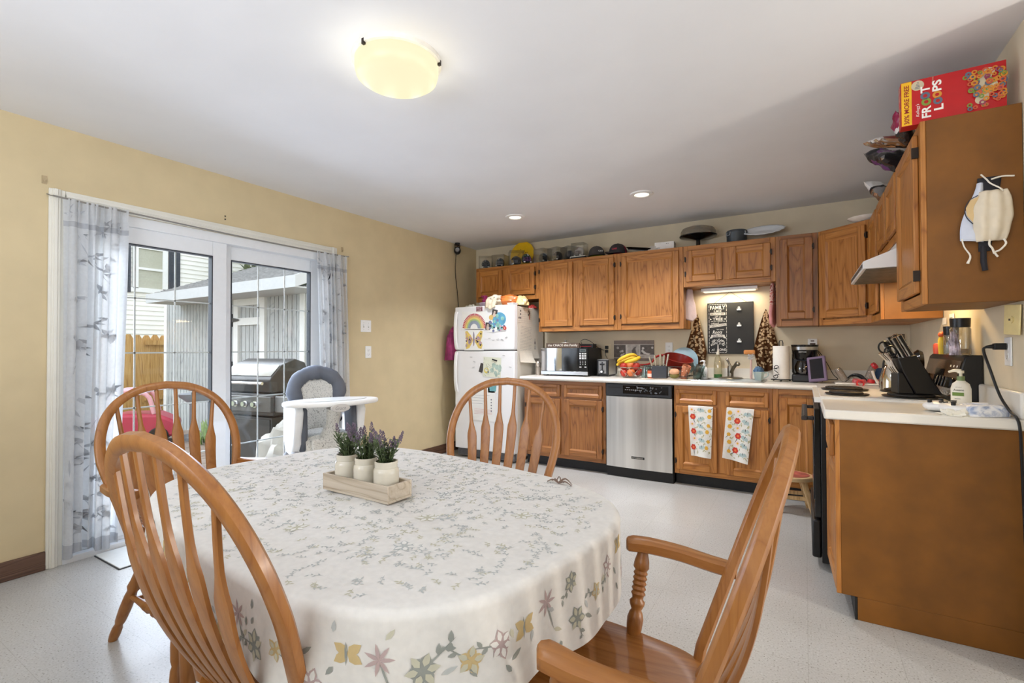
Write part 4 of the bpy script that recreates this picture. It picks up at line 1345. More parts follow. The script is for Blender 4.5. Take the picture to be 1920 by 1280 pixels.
def cf(u, v):
    phi = u * 2 * PI
    k = v * 40
    if k <= 22:
        s_ = (k / 22)
        r = (rad_of(phi) - 0.018) * s_
        return (r * math.cos(phi), r * math.sin(phi), topz(r * math.cos(phi), r * math.sin(phi)))
    d = (k - 22) / 18
    D = drop_len(phi)
    d = d * 2.0 * 0.03 if d < 0.5 else 0.03 + (d - 0.5) * 2 * (D - 0.03)
    return side(phi, d)
mb.grid(cf, NP, 40, 0, cu=True)
rr = random.Random(21)
def top_pt(x, y): return (x, y, topz(x, y) + 0.0007)
def inside(x, y, k=0.95):
    return (abs(x) / TA) ** TN + (abs(y) / TBb) ** TN < k ** TN
# arc length table round the edge
PHN = 720
arc = [0.0]
pv = None
for i in range(PHN + 1):
    p = 2 * PI * i / PHN
    q = (rad_of(p) * math.cos(p), rad_of(p) * math.sin(p))
    if pv: arc.append(arc[-1] + math.hypot(q[0] - pv[0], q[1] - pv[1]))
    pv = q
LTOT = arc[-1]
import bisect
def phi_at(s_):
    s_ %= LTOT
    i = max(1, bisect.bisect_left(arc, s_))
    f = (s_ - arc[i - 1]) / max(1e-9, arc[i] - arc[i - 1])
    return 2 * PI * (i - 1 + f) / PHN
def side_pt(s_, d): return side(phi_at(s_), max(0.001, min(0.185, d)), 0.0012)
# small vine sprigs over the top
for k in range(1500):
    x, y = rr.uniform(-TA, TA), rr.uniform(-TBb, TBb)
    if not inside(x, y, 0.93): continue
    a = rr.uniform(0, 6.28)
    m = rr.choice((1, 1, 1, 5))
    L = rr.uniform(0.02, 0.038)
    leaf(mb, top_pt, x, y, L, 0.0016, a, m)
    for j in range(4):
        t = 0.25 + 0.2 * j
        leaf(mb, top_pt, x + L * t * math.cos(a), y + L * t * math.sin(a), rr.uniform(0.007, 0.011), 0.0038, a + (0.9 if j % 2 else -0.9), m)
def flower(fn, u, v, r, m1, m2, m3, petals=6, stem=True):
    a0 = rr.uniform(0, 6)
    for j in range(petals):
        an = a0 + j * 2 * PI / petals
        # outline-style petals: dark leaf, lighter leaf on top
        leaf(mb, fn, u, v, r * rr.uniform(0.8, 1.1), r * 0.66, an, m1)
    for j in range(petals):
        an = a0 + j * 2 * PI / petals
        cu_, cv_ = u + 0.22 * r * math.cos(an), v + 0.22 * r * math.sin(an)
        leaf(mb, lambda p, q: tuple(Vector(fn(p, q)) + Vector((0, 0, 0.0004))) if fn is top_pt else side(phi_at(p), max(0.001, min(0.185, q)), 0.0018), cu_, cv_, r * 0.68, r * 0.36, an, m2)
    if stem:
        an = rr.uniform(0, 6)
        leaf(mb, fn, u, v, r * 2.2, r * 0.10, an, m3)
        for j in range(3):
            leaf(mb, fn, u + r * (1.0 + 0.4 * j) * math.cos(an), v + r * (1.0 + 0.4 * j) * math.sin(an), r * 0.6, r * 0.28, an + (0.8 if j % 2 else -0.8), m3)
for (x, y, r, m) in ((0.32, -0.05, 0.035, 5), (0.12, -0.30, 0.03, 5), (-0.35, -0.28, 0.03, 5), (0.50, 0.12, 0.03, 5), (0.0, 0.30, 0.032, 1), (0.42, 0.25, 0.03, 1), (-0.45, 0.1, 0.03, 1), (-0.15, 0.2, 0.03, 5), (0.2, 0.12, 0.025, 1), (0.42, -0.2, 0.03, 1)):
    flower(top_pt, x, y, r, m, 0, 1)
# larger blooms, butterflies round the hanging edge
s_ = 0.0
k = 0
while s_ < LTOT:
    r = rr.uniform(0.022, 0.036)
    d = rr.uniform(0.055, 0.15)
    kind = k % 5
    if kind in (0, 2): flower(side_pt, s_, d, r, 2 if kind == 0 else 3, 0 if kind else 5, 2, 6)
    elif kind == 1: flower(side_pt, s_, d, r * 0.9, 4, 5, 2, 5)
    elif kind == 3:
        for an in (0.5, 2.6, -0.6, 3.7): leaf(mb, side_pt, s_, d, 0.03, 0.018, an, 4)
        leaf(mb, side_pt, s_ - 0.003, d - 0.02, 0.04, 0.005, PI / 2, 2)
    else:
        for j in range(7): leaf(mb, side_pt, s_, d, 0.028, 0.007, j * 0.9, 3)
        leaf(mb, side_pt, s_, d, 0.07, 0.004, 1.2, 2)
    for j in range(2):
        leaf(mb, side_pt, s_ + rr.uniform(-0.05, 0.05), rr.uniform(0.03, 0.17), rr.uniform(0.015, 0.03), 0.009, rr.uniform(0, 6), rr.choice((1, 2, 5)))
    s_ += rr.uniform(0.055, 0.085); k += 1
o = one(mb, 'tablecloth', [CW, CG, CD, CP, CY, CL], 'white floral tablecloth with grey sprigs draped over the dining table', 'tablecloth', (TC[0], TC[1], 0), TR)

# ---------------------------------------------------------------- bow-back chairs
WH = [(.185, 0), (.205, .12), (.235, .27), (.24, .34), (.232, .41), (.207, .48), (.16, .54), (.085, .582), (0, .595)]
SW, STOP, STILT, SY0 = 1.12, 0.615, 0.33, -0.18
def bow_pts():
    R_ = catmull([(w_ * SW, h_ * STOP / .595, 0) for w_, h_ in WH] , 6)
    pts = [(p.x, p.y) for p in R_]
    return pts + [(-x, y) for x, y in pts[::-1][1:]]
def bp3(x, h_, off=0.0):
    return Vector((x, SY0 - h_ * math.sin(STILT) - off * math.cos(STILT), 0.45 + h_ * math.cos(STILT) - off * math.sin(STILT)))
BOWN = Vector((0, math.cos(STILT), math.sin(STILT)))
SEATP = [(0.0, 0.235), (0.12, 0.232), (0.20, 0.205), (0.245, 0.14), (0.250, 0.05), (0.235, -0.06), (0.215, -0.15), (0.17, -0.205), (0.09, -0.225), (0, -0.228)]
def make_chair(label, arms, group, loc, rz):
    t = thing('dining_chair', label, 'chair', loc, rz, group)
    out = [(p.x, p.y) for p in catmull([(x, y, 0) for x, y in SEATP], 4)]
    out = out + [(-x, y) for x, y in out[::-1][1:-1]]
    n = len(out)
    mb = MB()
    vs, fs = [], []
    ringk = [0.0, 0.3, 0.55, 0.78, 0.93, 1.0]
    for kk in ringk[1:]:
        for x, y in out:
            dish = 0.014 * (1 - kk ** 2) * (1 if y < 0.14 else 0.6) + 0.01 * (1 - kk) * (abs(x) > 0.05)
            edge = 0.006 if kk == 1.0 else 0
            vs.append((x * kk, y * kk, 0.45 - dish - edge))
    vs.append((0, 0, 0.43))
    c = len(vs) - 1
    for i in range(n): fs.append((c, (i + 1) % n, i) [::-1] if False else (c, i, (i + 1) % n)[::-1])
    for r_ in range(len(ringk) - 2):
        for i in range(n):
            a, b = r_ * n + i, r_ * n + (i + 1) % n
            fs.append((a, b, b + n, a + n)[::-1] if False else (a + n, b + n, b, a)[::-1])
    base_ = (len(ringk) - 2) * n
    o1 = len(vs)
    for x, y in out: vs.append((x * 0.99, y * 0.99, 0.422))
    for x, y in out: vs.append((x * 0.93, y * 0.93, 0.412))
    for i in range(n):
        j = (i + 1) % n
        fs.append((base_ + i, o1 + i, o1 + j, base_ + j)); fs.append((o1 + i, o1 + n + i, o1 + n + j, o1 + j))
    fs.append(tuple(o1 + n + i for i in range(n)))
    mb.add(vs, fs)
    so = mb.obj('seat', CHAIRX, t, ang=50)
    import bmesh
    bm = bmesh.new(); bm.from_mesh(so.data); bmesh.ops.recalc_face_normals(bm, faces=bm.faces); bm.to_mesh(so.data); bm.free()
    bp_ = bow_pts()
    pts = [bp3(x, h_) for x, h_ in bp_]
    pts[0] = pts[0] - Vector((0, 0, 0.02)); pts[-1] = pts[-1] - Vector((0, 0, 0.02))
    sides = []
    for i in range(len(pts)):
        a, b = pts[max(0, i - 1)], pts[min(len(pts) - 1, i + 1)]
        tg = (b - a).normalized()
        sides.append(tg.cross(BOWN).normalized())
    mb = MB(); mb.sweep(pts, sides, [BOWN] * len(pts), 0.034, 0.026, rnd=0.45)
    mb.obj('back_bow', CHAIR, t, ang=50)
    upper_ = [(x, h_) for x, h_ in bow_pts()[:49] if h_ > 0.33 * STOP / .595]
    for k in range(6):
        xb = -0.135 + 0.27 * k / 5
        xt = -0.195 + 0.39 * k / 5
        # height of the bow at |xt|
        hh = max((h_ for x, h_ in upper_ if x >= abs(xt)), default=0.5) - 0.004
        N_ = 30
        P_, S_, N2, W_ = [], [], [], []
        for i in range(N_ + 1):
            u = i / N_
            h_ = u * hh
            x = xb + (xt - xb) * u ** 1.15
            off = 0.042 * math.sin(PI * u) * (1 - 0.15 * u) + 0.01 * (1 - u)
            P_.append(bp3(x, h_, off))
            if u < 0.66: w_ = 0.033 + 0.014 * (u / 0.66)
            elif u < 0.77: w_ = 0.047 - 0.031 * ((u - 0.66) / 0.11) ** 0.8
            else: w_ = 0.016 - 0.003 * (u - 0.77) / 0.23
            W_.append(w_)
        for i in range(N_ + 1):
            a, b = P_[max(0, i - 1)], P_[min(N_, i + 1)]
            tg = (b - a).normalized()
            nn = Vector((1, 0, 0)).cross(tg).normalized()
            S_.append(tg.cross(nn).normalized() * -1 if tg.cross(nn).x < 0 else tg.cross(nn).normalized()); N2.append(nn)
        mb = MB(); mb.sweep(P_, S_, N2, W_, 0.011, rnd=0.35)
        mb.obj('slat', CHAIR, t, ang=50)
    LR = [0.014, 0.018, 0.022, 0.020, 0.023, 0.020, 0.023, 0.020, 0.023, 0.020, 0.021, 0.025, 0.018, 0.021, 0.022, 0.019, 0.014, 0.018, 0.019, 0.016]
    LT = [0, .04, .12, .15, .18, .21, .24, .27, .30, .33, .40, .46, .50, .55, .68, .80, .84, .87, .94, 1.0]
    feet = {}
    for sx in (-1, 1):
        for nm, a, b in (('f', (0.17, 0.13, 0.425), (0.225, 0.20, 0.0)), ('r', (0.15, -0.14, 0.425), (0.21, -0.33, 0.0))):
            A, B = Vector((sx * a[0], a[1], a[2])), Vector((sx * b[0], b[1], b[2]))
            mb = MB(); mb.tube([A + (B - A) * u for u in LT], LR, 12)
            mb.obj('leg', CHAIR, t, ang=60)
            feet[(sx, nm)] = (A, B)
    def at(key, u):
        A, B = feet[key]; return A + (B - A) * u
    SR = [0.009, 0.012, 0.015, 0.018, 0.012, 0.019, 0.012, 0.019, 0.012, 0.018, 0.015, 0.012, 0.009]
    ST = [0, .2, .32, .38, .41, .44, .5, .56, .59, .62, .68, .8, 1]
    for sx in (-1, 1):
        A, B = at((sx, 'f'), 0.55), at((sx, 'r'), 0.55)
        mb = MB(); mb.tube([A + (B - A) * u for u in ST], SR, 10)
        mb.obj('stretcher', CHAIR, t, ang=60)
    A, B = (at((-1, 'f'), 0.55) + at((-1, 'r'), 0.55)) / 2, (at((1, 'f'), 0.55) + at((1, 'r'), 0.55)) / 2
    mb = MB(); mb.tube([A + (B - A) * u for u in ST], SR, 10); mb.obj('stretcher', CHAIR, t, ang=60)
    A, B = at((-1, 'r'), 0.62), at((1, 'r'), 0.62)
    mb = MB(); mb.tube([A + (B - A) * u for u in ST], SR, 10); mb.obj('stretcher', CHAIR, t, ang=60)
    if arms:
        for sx in (-1, 1):
            cen = catmull([(sx * 0.262, -0.262, 0.648), (sx * 0.272, -0.20, 0.650), (sx * 0.284, -0.13, 0.655), (sx * 0.286, -0.07, 0.658), (sx * 0.281, -0.03, 0.66), (sx * 0.272, 0.012, 0.66)], 4)
            N_ = len(cen)
            ws = []
            for i in range(N_):
                u = i / (N_ - 1)
                w_ = 0.038 + 0.022 * u
                if u > 0.93: w_ *= math.sqrt(max(0.05, 1 - ((u - 0.93) / 0.075) ** 2))
                ws.append(w_)
            mb = MB(); mb.sweep(cen, [(1, 0, 0)] * N_, [(0, 0, 1)] * N_, ws, 0.032, rnd=0.35)
            mb.obj('arm', CHAIRX, t, ang=50)
            A, B = Vector((sx * 0.228, -0.015, 0.438)), Vector((sx * 0.278, -0.03, 0.645))
            PT = [0, .04, .1, .2, .27, .30, .36, .40, .43] + [0.46 + 0.03 * q for q in range(11)] + [.80, .88, .95, 1.0]
            PR = [0.016, 0.018, 0.020, 0.021, 0.017, 0.013, 0.019, 0.020, 0.014] + [0.019 if q % 2 else 0.015 for q in range(11)] + [0.021, 0.019, 0.015, 0.013]
            mb = MB(); mb.tube([A + (B - A) * u for u in PT], PR, 14)
            mb.obj('arm_post', CHAIR, t, ang=60)
    return t
GRP = 'arrow-back dining chairs around the table'
cA = make_chair('armless arrow-back oak dining chair seen from behind at the near side of the table', False, GRP, (-1.0, 0.772, 0), -0.015)
cB = make_chair('arrow-back oak armchair at the table end in front of the patio door', True, GRP, (-2.12, 1.069, 0), -1.549)
cC = dup(cA, (-1.182, 1.666, 0), 3.357, 'armless arrow-back oak dining chair on the far side of the table facing the camera')
cD = dup(cB, (-0.402, 1.03, 0), 1.60, 'arrow-back oak armchair pulled up at the table end nearest the stove')

# ---------------------------------------------------------------- centrepiece
TRW = wood('greywashed_wood', (196, 184, 166), (186, 173, 154), (168, 154, 134), 'x', rough=0.6, contrast=0.35)
tray_c = Vector((-1.108, 1.057)); tray_rz = math.radians(0)
mb = MB()
L, W_, Hh, th = 0.29, 0.094, 0.050, 0.008
mb.bx(-L / 2, L / 2, -W_ / 2, W_ / 2, 0, 0.008); mb.bx(-L / 2, L / 2, -W_ / 2, -W_ / 2 + th, 0.008, Hh); mb.bx(-L / 2, L / 2, W_ / 2 - th, W_ / 2, 0.008, Hh)
mb.bx(-L / 2, -L / 2 + th, -W_ / 2 + th, W_ / 2 - th, 0.008, Hh); mb.bx(L / 2 - th, L / 2, -W_ / 2 + th, W_ / 2 - th, 0.008, Hh)
TZ = 0.757
trz = math.radians(-1.5)
tpos = (-1.147, 1.028, TZ)
one(mb, 'wooden_tray', TRW, 'long greyish wooden box tray in the middle of the floral tablecloth', 'tray', tpos, trz, bev=0.0015)
JAR = P((206, 200, 184), 0.18, var=0.02, name='cream_glazed_jar', coat=0.3)
LEAFM = P((86, 102, 66), 0.6, var=0.35, scale=40, name='herb_green')
FLWM = P((106, 92, 108), 0.7, var=0.3, scale=60, name='dusty_purple')
def lavender(label, dx, seed, n):
    t = thing('potted_lavender', label, 'plant', (tpos[0] + dx * math.cos(trz), tpos[1] + dx * math.sin(trz), TZ + 0.008), 0, 'lavender jars in the wooden tray')
    mb = MB(); mb.lathe([(0, 0), (0.034, 0), (0.036, 0.004), (0.037, 0.012), (0.037, 0.066), (0.036, 0.076), (0.0325, 0.081), (0.0335, 0.085), (0.0325, 0.089), (0.034, 0.094), (0.033, 0.1), (0.030, 0.1), (0.029, 0.08), (0.0, 0.078)], 32)
    mb.obj('jar', JAR, t)
    q = random.Random(seed)
    mb = MB(); mf = MB()
    for k in range(n):
        a = q.uniform(0, 6.28); lean = q.uniform(0.05, 0.5)
        ln = q.uniform(0.05, 0.10)
        d = Vector((math.cos(a) * lean, math.sin(a) * lean, 1)).normalized()
        b = Vector((math.cos(a) * 0.016 * q.random(), math.sin(a) * 0.016 * q.random(), 0.078))
        mb.tube([b, b + d * ln * 0.5 + Vector((0, 0, 0.004)), b + d * ln], 0.0011, 5)
        for j in range(14):
            u = 0.12 + 0.062 * j
            p = b + d * ln * u
            an = q.uniform(0, 6.28)
            mb.M = T(*p) @ RZ(an) @ RY(-q.uniform(0.3, 0.9))
            l_ = q.uniform(0.014, 0.026)
            mb.poly([(0, 0, 0), (l_ * 0.5, 0.0032, 0.001), (l_, 0, 0), (l_ * 0.5, -0.0032, 0.001)])
            mb.M = Matrix()
        if k % 2 == 0:
            for j in range(16):
                p = b + d * (ln + 0.028 * j / 16)
                an = j * 2.4
                rr_ = 0.006 * (1 - j / 20)
                mf.sph(p + Vector((math.cos(an) * rr_, math.sin(an) * rr_, 0)), 0.0023, 0, 6, 4)
    mb.obj('foliage', LEAFM, t); mf.obj('flowers', FLWM, t)
lavender('jar of artificial lavender at the end of the tray nearest the high chair', -0.088, 4, 26)
lavender('jar of artificial lavender in the middle of the tray', 0.0, 5, 26)
lavender('jar of artificial lavender at the end of the tray away from the high chair', 0.088, 6, 26)
mb = MB()
for k, (a, l_) in enumerate(((0.2, 0.05), (0.5, 0.045), (2.9, 0.04), (3.3, 0.045), (1.2, 0.02))):
    mb.tube([(0, 0, 0.004), (l_ * 0.5 * math.cos(a), l_ * 0.5 * math.sin(a), 0.012 if k != 1 else 0.02), (l_ * math.cos(a), l_ * math.sin(a), 0.002)], [0.003, 0.0025, 0.0012], 6, sm=3)
mb.tube([(-0.01, 0, 0.005), (-0.004, 0.004, 0.022), (0.006, 0.003, 0.02), (0.008, 0, 0.006)], 0.0016, 6, sm=3)
one(mb, 'twig', P((112, 92, 80), 0.6, var=0.15, name='brown_twig'), 'small brown forked twig lying on the tablecloth', 'twig', (-0.69, 1.425, 0.752), -0.3)
# ================================================================ things on the back counter
CT = 0.9062
# microwave
mw = thing('microwave', 'black and steel microwave on the counter beside the fridge', 'microwave', (-2.40, 4.555, CT))
mb = MB(); mb.bx(0.002, 0.528, 0.012, 0.37, 0.012, 0.29)
mb.obj('case', BLACK, mw, bev=0.004)
mb = MB(); mb.bx(0, 0.425, -0.012, 0.012, 0.05, 0.29, 0)
mwd = mb.obj('door', P((60, 58, 54), 0.08, 0.85, var=0.03, name='mirror_black_glass'), mw, bev=0.003)
mb = MB()
for k in range(16):
    u0, u1 = k / 16, (k + 1) / 16
    mb.add([(0.002 + 0.24 * u0, -0.013 - 0.006 * math.sin(PI * u0), 0.052), (0.002 + 0.24 * u1, -0.013 - 0.006 * math.sin(PI * u1), 0.052), (0.002 + 0.24 * u1, -0.013 - 0.006 * math.sin(PI * u1), 0.288), (0.002 + 0.24 * u0, -0.013 - 0.006 * math.sin(PI * u0), 0.288)], [(0, 1, 2, 3)])
mb.obj('door_mirror', P((226, 228, 228), 0.08, 1.0, var=0.02, name='mirror_steel'), mwd)
mb = MB(); mb.M = T(0.14, -0.0205, 0.20) @ RX(PI / 2)
pts = [(-0.02, 0.08, 0), (-0.05, 0.0, 0), (-0.055, -0.12, 0), (-0.03, -0.13, 0), (-0.02, -0.05, 0), (0.0, -0.10, 0), (0.02, -0.085, 0), (0.025, 0.02, 0), (0.01, 0.08, 0)]
mb = MB(); mb.bx(0.0, 0.53, -0.014, 0.010, 0.012, 0.048)
mb.obj('trim_strip', STEEL, mw, bev=0.002)
mb = MB(); mb.bx(0.428, 0.53, -0.012, 0.012, 0.05, 0.29)
mp = mb.obj('control_panel', BLACKG, mw, bev=0.003)
mb = MB(); mb.M = T(0, -0.0125, 0) @ RX(PI / 2)
mb.rect(0.445, 0.513, 0.25, 0.275, 1, 0.0003); mb.rect(0.452, 0.506, 0.255, 0.270, 2, 0.0005)
for r_ in range(4):
    for c_ in range(3): mb.rect(0.441 + c_ * 0.027, 0.462 + c_ * 0.027, 0.175 + r_ * 0.017, 0.186 + r_ * 0.017, 0, 0.0004)
for r_ in range(3):
    for c_ in range(3): mb.disc(0.451 + c_ * 0.027, 0.155 - r_ * 0.016, 0.004, 0, 8, 0.0004)
mb.rect(0.441, 0.463, 0.09, 0.10, 0, 0.0004); mb.rect(0.495, 0.517, 0.09, 0.10, 0, 0.0004)
mb.obj('keypad', [P((214, 214, 210), 0.5, name='key_white'), P((96, 100, 98), 0.4, name='display_rim'), P((52, 60, 56), 0.2, name='display_green_grey')], mp, smooth=False)
mb = MB()
for a in (0.05, 0.48):
    for b in (0.05, 0.33): mb.cyl((a, b, 0), 0.015, 0.013)
mb.obj('feet', BLACK, mw)
ZM = CT + 0.29
mb = MB(); mb.bx(-0.19, 0.19, -0.012, 0.012, 0, 0.05, 0)
mb.M = T(0, -0.0125, 0.024) @ RX(PI / 2)
mb.text('this CHAOS this Family', 0.34, 0.03, 1, bold=0.008)
one(mb, 'wooden_sign', [P((92, 74, 60), 0.6, var=0.15, name='sign_wood'), P((240, 234, 220), 0.6, name='sign_white')], 'narrow wooden sign with white lettering standing on the microwave', 'sign', (-2.17, 4.60, ZM + 0.001), 0)
mb = MB(); mb.lathe([(0, 0), (0.088, 0), (0.09, 0.012), (0.06, 0.052), (0.02, 0.06), (0, 0.06)], 24); mb.lathe([(0.008, 0.058), (0.008, 0.066), (0.014, 0.072), (0.012, 0.082), (0, 0.084)], 14, 1)
one(mb, 'pot_lid', [P((232, 228, 218), 0.3, name='cream_lid'), STEEL], 'cream pot lid with steel knob lying on the microwave behind the sign', 'lid', (-2.21, 4.75, ZM + 0.001))
mb = MB(); mb.bx(-0.08, 0.08, -0.05, 0.05, 0, 0.04); mb.bx(-0.06, 0.06, -0.052, -0.05, 0.012, 0.018, 1)
one(mb, 'router', [BLACK, P((180, 60, 60), 0.4, name='red_strip')], 'flat black box lying on the back edge of the microwave', 'box', (-1.97, 4.79, ZM + 0.001), bev=0.006)
mb = MB(); mb.tube([(-2.04, 4.80, ZM + 0.04), (-2.05, 4.80, ZM + 0.075), (-2.0, 4.80, ZM + 0.09), (-1.93, 4.80, ZM + 0.06), (-1.87, 4.84, ZM), (-1.83, 4.90, 1.17)], 0.0028, 6, sm=5)
mb.tube([(-1.86, 4.86, ZM - 0.01), (-1.84, 4.88, 1.05), (-1.80, 4.90, 0.96), (-1.76, 4.84, 0.93)], 0.0028, 6, sm=5)
one(mb, 'power_cable', BLACK, 'thin black cord looping from the box on the microwave to the cream outlet', 'cord')
mb = MB(); mb.bx(-0.014, 0.014, -0.045, -0.008, 0.006, 0.04); mb.bx(-0.016, 0.012, -0.04, -0.008, -0.035, -0.004); mb.tube([(0, -0.04, 0.0), (-0.006, -0.045, -0.06), (0.03, -0.05, -0.12), (0.04, -0.06, -0.17)], 0.003, 6, sm=4)
one(mb, 'power_plug', BLACK, 'two black plugs pushed into the cream outlet beside the microwave', 'plug', (-1.815, YB - 0.001, 1.178), bev=0.003)
mb = MB(); mb.bx(-0.05, 0.03, -0.04, 0.04, 0, 0.022)
one(mb, 'napkins', P((226, 196, 176), 0.8, var=0.1, name='peach_paper'), 'small stack of pinkish paper lying on the microwave in front of the black box', 'paper', (-2.03, 4.66, ZM + 0.001), 0.3)
# salt mill / small jars left of microwave
mb = MB(); mb.lathe([(0, 0), (0.028, 0), (0.028, 0.085), (0.033, 0.09), (0.033, 0.105), (0.030, 0.12), (0.018, 0.142), (0.006, 0.15), (0, 0.152)], 20)
one(mb, 'lidded_canister', P((190, 180, 168), 0.25, 0.5, var=0.06, name='pewter'), 'small pewter canister with domed lid between the fridge and the microwave', 'canister', (-2.475, 4.62, CT))
mb = MB(); mb.lathe([(0, 0), (0.016, 0), (0.018, 0.07), (0.01, 0.085), (0, 0.086)], 14)
one(mb, 'spice_bottle', P((206, 192, 178), 0.4, name='beige_bottle'), 'little beige bottle squeezed between canister and microwave', 'bottle', (-2.425, 4.62, CT))
mb = MB(); mb.M = RX(PI / 2 - 0.2); mb.lathe([(0, 0), (0.07, 0), (0.075, 0.02), (0.06, 0.05), (0, 0.055)], 24)
one(mb, 'black_pan', BLACK, 'dark round pan standing on edge behind the pewter canister', 'pan', (-2.47, 4.80, CT + 0.078))
# toaster
to = thing('toaster', 'black and steel two-slice toaster beside the microwave', 'toaster', (-1.82, 4.655, CT))
mb = MB(); mb.bx(0, 0.128, 0, 0.018, 0.012, 0.168)
en = mb.obj('end_panel', BLACK, to, bev=0.008)
mb = MB(); mb.bx(0.006, 0.122, 0.018, 0.24, 0.016, 0.172); mb.bx(0.025, 0.055, 0.03, 0.225, 0.1725, 0.1735); mb.bx(0.073, 0.103, 0.03, 0.225, 0.1725, 0.1735)
mb.obj('shell', STEEL, to, bev=0.010)
mb = MB(); mb.bx(0, 0.128, 0.24, 0.256, 0.012, 0.168)
mb.obj('end_panel', BLACK, to, bev=0.008)
mb = MB(); mb.bx(0.024, 0.104, -0.003, 0, 0.03, 0.155, 0); mb.bx(0.058, 0.070, -0.0045, -0.003, 0.06, 0.145, 1)
mb.obj('front_plate', [P((150, 150, 150), 0.25, 0.8, name='toaster_grey'), BLACK], en)
mb = MB(); mb.bx(0.046, 0.082, -0.03, -0.003, 0.115, 0.13)
mb.obj('lever', BLACK, en, bev=0.003)
mb = MB(); mb.M = T(0.06, -0.003, 0.048) @ RX(PI / 2); mb.cyl((0, 0, 0), 0.02, 0.014); mb.cyl((0, 0, 0.014), 0.012, 0.004, 1)
mb.obj('dial', [BLACK, P((220, 220, 220), 0.3, name='dial_cap')], en)
mb = MB(); mb.bx(0.01, 0.118, 0.02, 0.235, 0.0, 0.014)
mb.obj('base', BLACK, to)
# photo print on wall
def onback_print(name, mats, draw, label, cat, cx, cz, yoff=0.004, rotz=0.0, thick=0.006, w=0.1, h=0.1, group=None):
    mb = MB(); mb.bx(-w / 2, w / 2, -thick, 0, -h / 2, h / 2, 0)
    mb.M = T(0, -thick - 0.0004, 0) @ RX(PI / 2)
    draw(mb)
    return one(mb, name, mats, label, cat, (cx, YB - 0.001, cz), 0, group, rot=(0, rotz, 0), smooth=False)
GREY = [P((126, 112, 102), 0.5, var=0.1, name='sepia_board'), P((226, 222, 214), 0.5, name='print_line'), P((88, 80, 74), 0.5, var=0.3, scale=40, name='photo_dark'), P((180, 174, 166), 0.5, var=0.25, scale=30, name='photo_light'), P((206, 202, 196), 0.5, name='photo_pale')]
def ph(mb):
    mb.rect(-0.213, 0.213, 0.062, 0.066, 1, 0.0004); mb.rect(-0.213, 0.213, -0.077, -0.073, 1, 0.0004)
    mb.rect(-0.071, -0.067, -0.075, 0.062, 1, 0.0004); mb.rect(0.066, 0.070, -0.075, 0.062, 1, 0.0004)
    mb.rect(-0.213, -0.085, -0.073, 0.06, 2, 0.0002); mb.rect(-0.085, -0.071, -0.073, 0.06, 4, 0.0002)
    mb.rect(-0.067, 0.066, -0.073, 0.06, 3, 0.0002); mb.rect(0.07, 0.213, -0.073, 0.06, 2, 0.0002)
    q = random.Random(3)
    # people silhouettes
    for x, y, r_, m in ((-0.17, 0.03, 0.014, 3), (-0.14, -0.01, 0.012, 3), (-0.12, -0.005, 0.013, 4), (-0.105, -0.035, 0.012, 3), (-0.12, -0.055, 0.022, 4)): mb.disc(x, y, r_, m, 10, 0.0006)
    mb.prism([(-0.02, 0.0), (0.0, 0.03), (0.03, 0.045), (0.02, 0.02), (0.04, -0.07), (-0.01, -0.07)], 0.0005, 0.0007, 2)
    mb.disc(0.0, -0.02, 0.016, 2, 10, 0.0006)
    mb.disc(0.10, 0.025, 0.013, 4, 10, 0.0006); mb.poly([(0.09, 0.015, 0.0007), (0.13, -0.02, 0.0007), (0.175, -0.03, 0.0007), (0.16, -0.045, 0.0007), (0.11, -0.035, 0.0007), (0.08, -0.005, 0.0007)][::-1], 4); mb.disc(0.195, 0.03, 0.012, 3, 10, 0.0006)
    mb.rect(0.07, 0.213, -0.073, -0.04, 3, 0.0005)
onback_print('picture_print', GREY, ph, 'wide grey print of three family photos on the wall above the bananas', 'photo print', -1.529, 1.165, w=0.425, h=0.215)
# fruit basket
fb = thing('fruit_basket', 'silver wire fruit basket on the counter under the photo print', 'basket', (-1.448, 4.62, CT))
WIRE = P((176, 168, 154), 0.3, 0.8, var=0.05, name='wire_metal')
mb = MB()
for zz, rr_ in ((0.006, 0.06), (0.10, 0.132)): mb.tube([(rr_ * math.cos(2 * PI * k / 32), rr_ * math.sin(2 * PI * k / 32), zz) for k in range(32)], 0.003, 6, closed=True)
for k in range(9):
    a0 = 2 * PI * k / 9
    for s_ in (-1, 1):
        mb.tube([((0.06 + 0.072 * math.sin(u * PI / 2)) * math.cos(a0 + s_ * u * 0.75), (0.06 + 0.072 * math.sin(u * PI / 2)) * math.sin(a0 + s_ * u * 0.75), 0.006 + 0.094 * u ** 1.5) for u in [q / 8 for q in range(9)]], 0.002, 5)
mb.obj('wire_bowl', WIRE, fb)
APP = [P((176, 52, 40), 0.3, var=0.35, scale=18, name='red_apple_skin'), P((206, 112, 60), 0.35, var=0.3, scale=14, name='peach_skin')]
def apple(x, y, z, r_, m, label):
    t = thing('apple', label, 'apple', (fb.location.x + x, fb.location.y + y, CT + z), R.uniform(0, 6), 'apples in the wire basket')
    mb = MB(); mb.lathe([(0.0, -0.80 * r_), (0.35 * r_, -0.92 * r_), (0.75 * r_, -0.62 * r_), (1.0 * r_, 0.05 * r_), (0.85 * r_, 0.62 * r_), (0.45 * r_, 0.86 * r_), (0.12 * r_, 0.76 * r_), (0, 0.66 * r_)], 18)
    mb.obj('flesh', APP[m], t, ang=80)
    mb = MB(); mb.tube([(0, 0, 0.66 * r_), (0.004, 0.002, 1.05 * r_)], 0.0015, 5)
    mb.obj('stem', BRONZE, t)
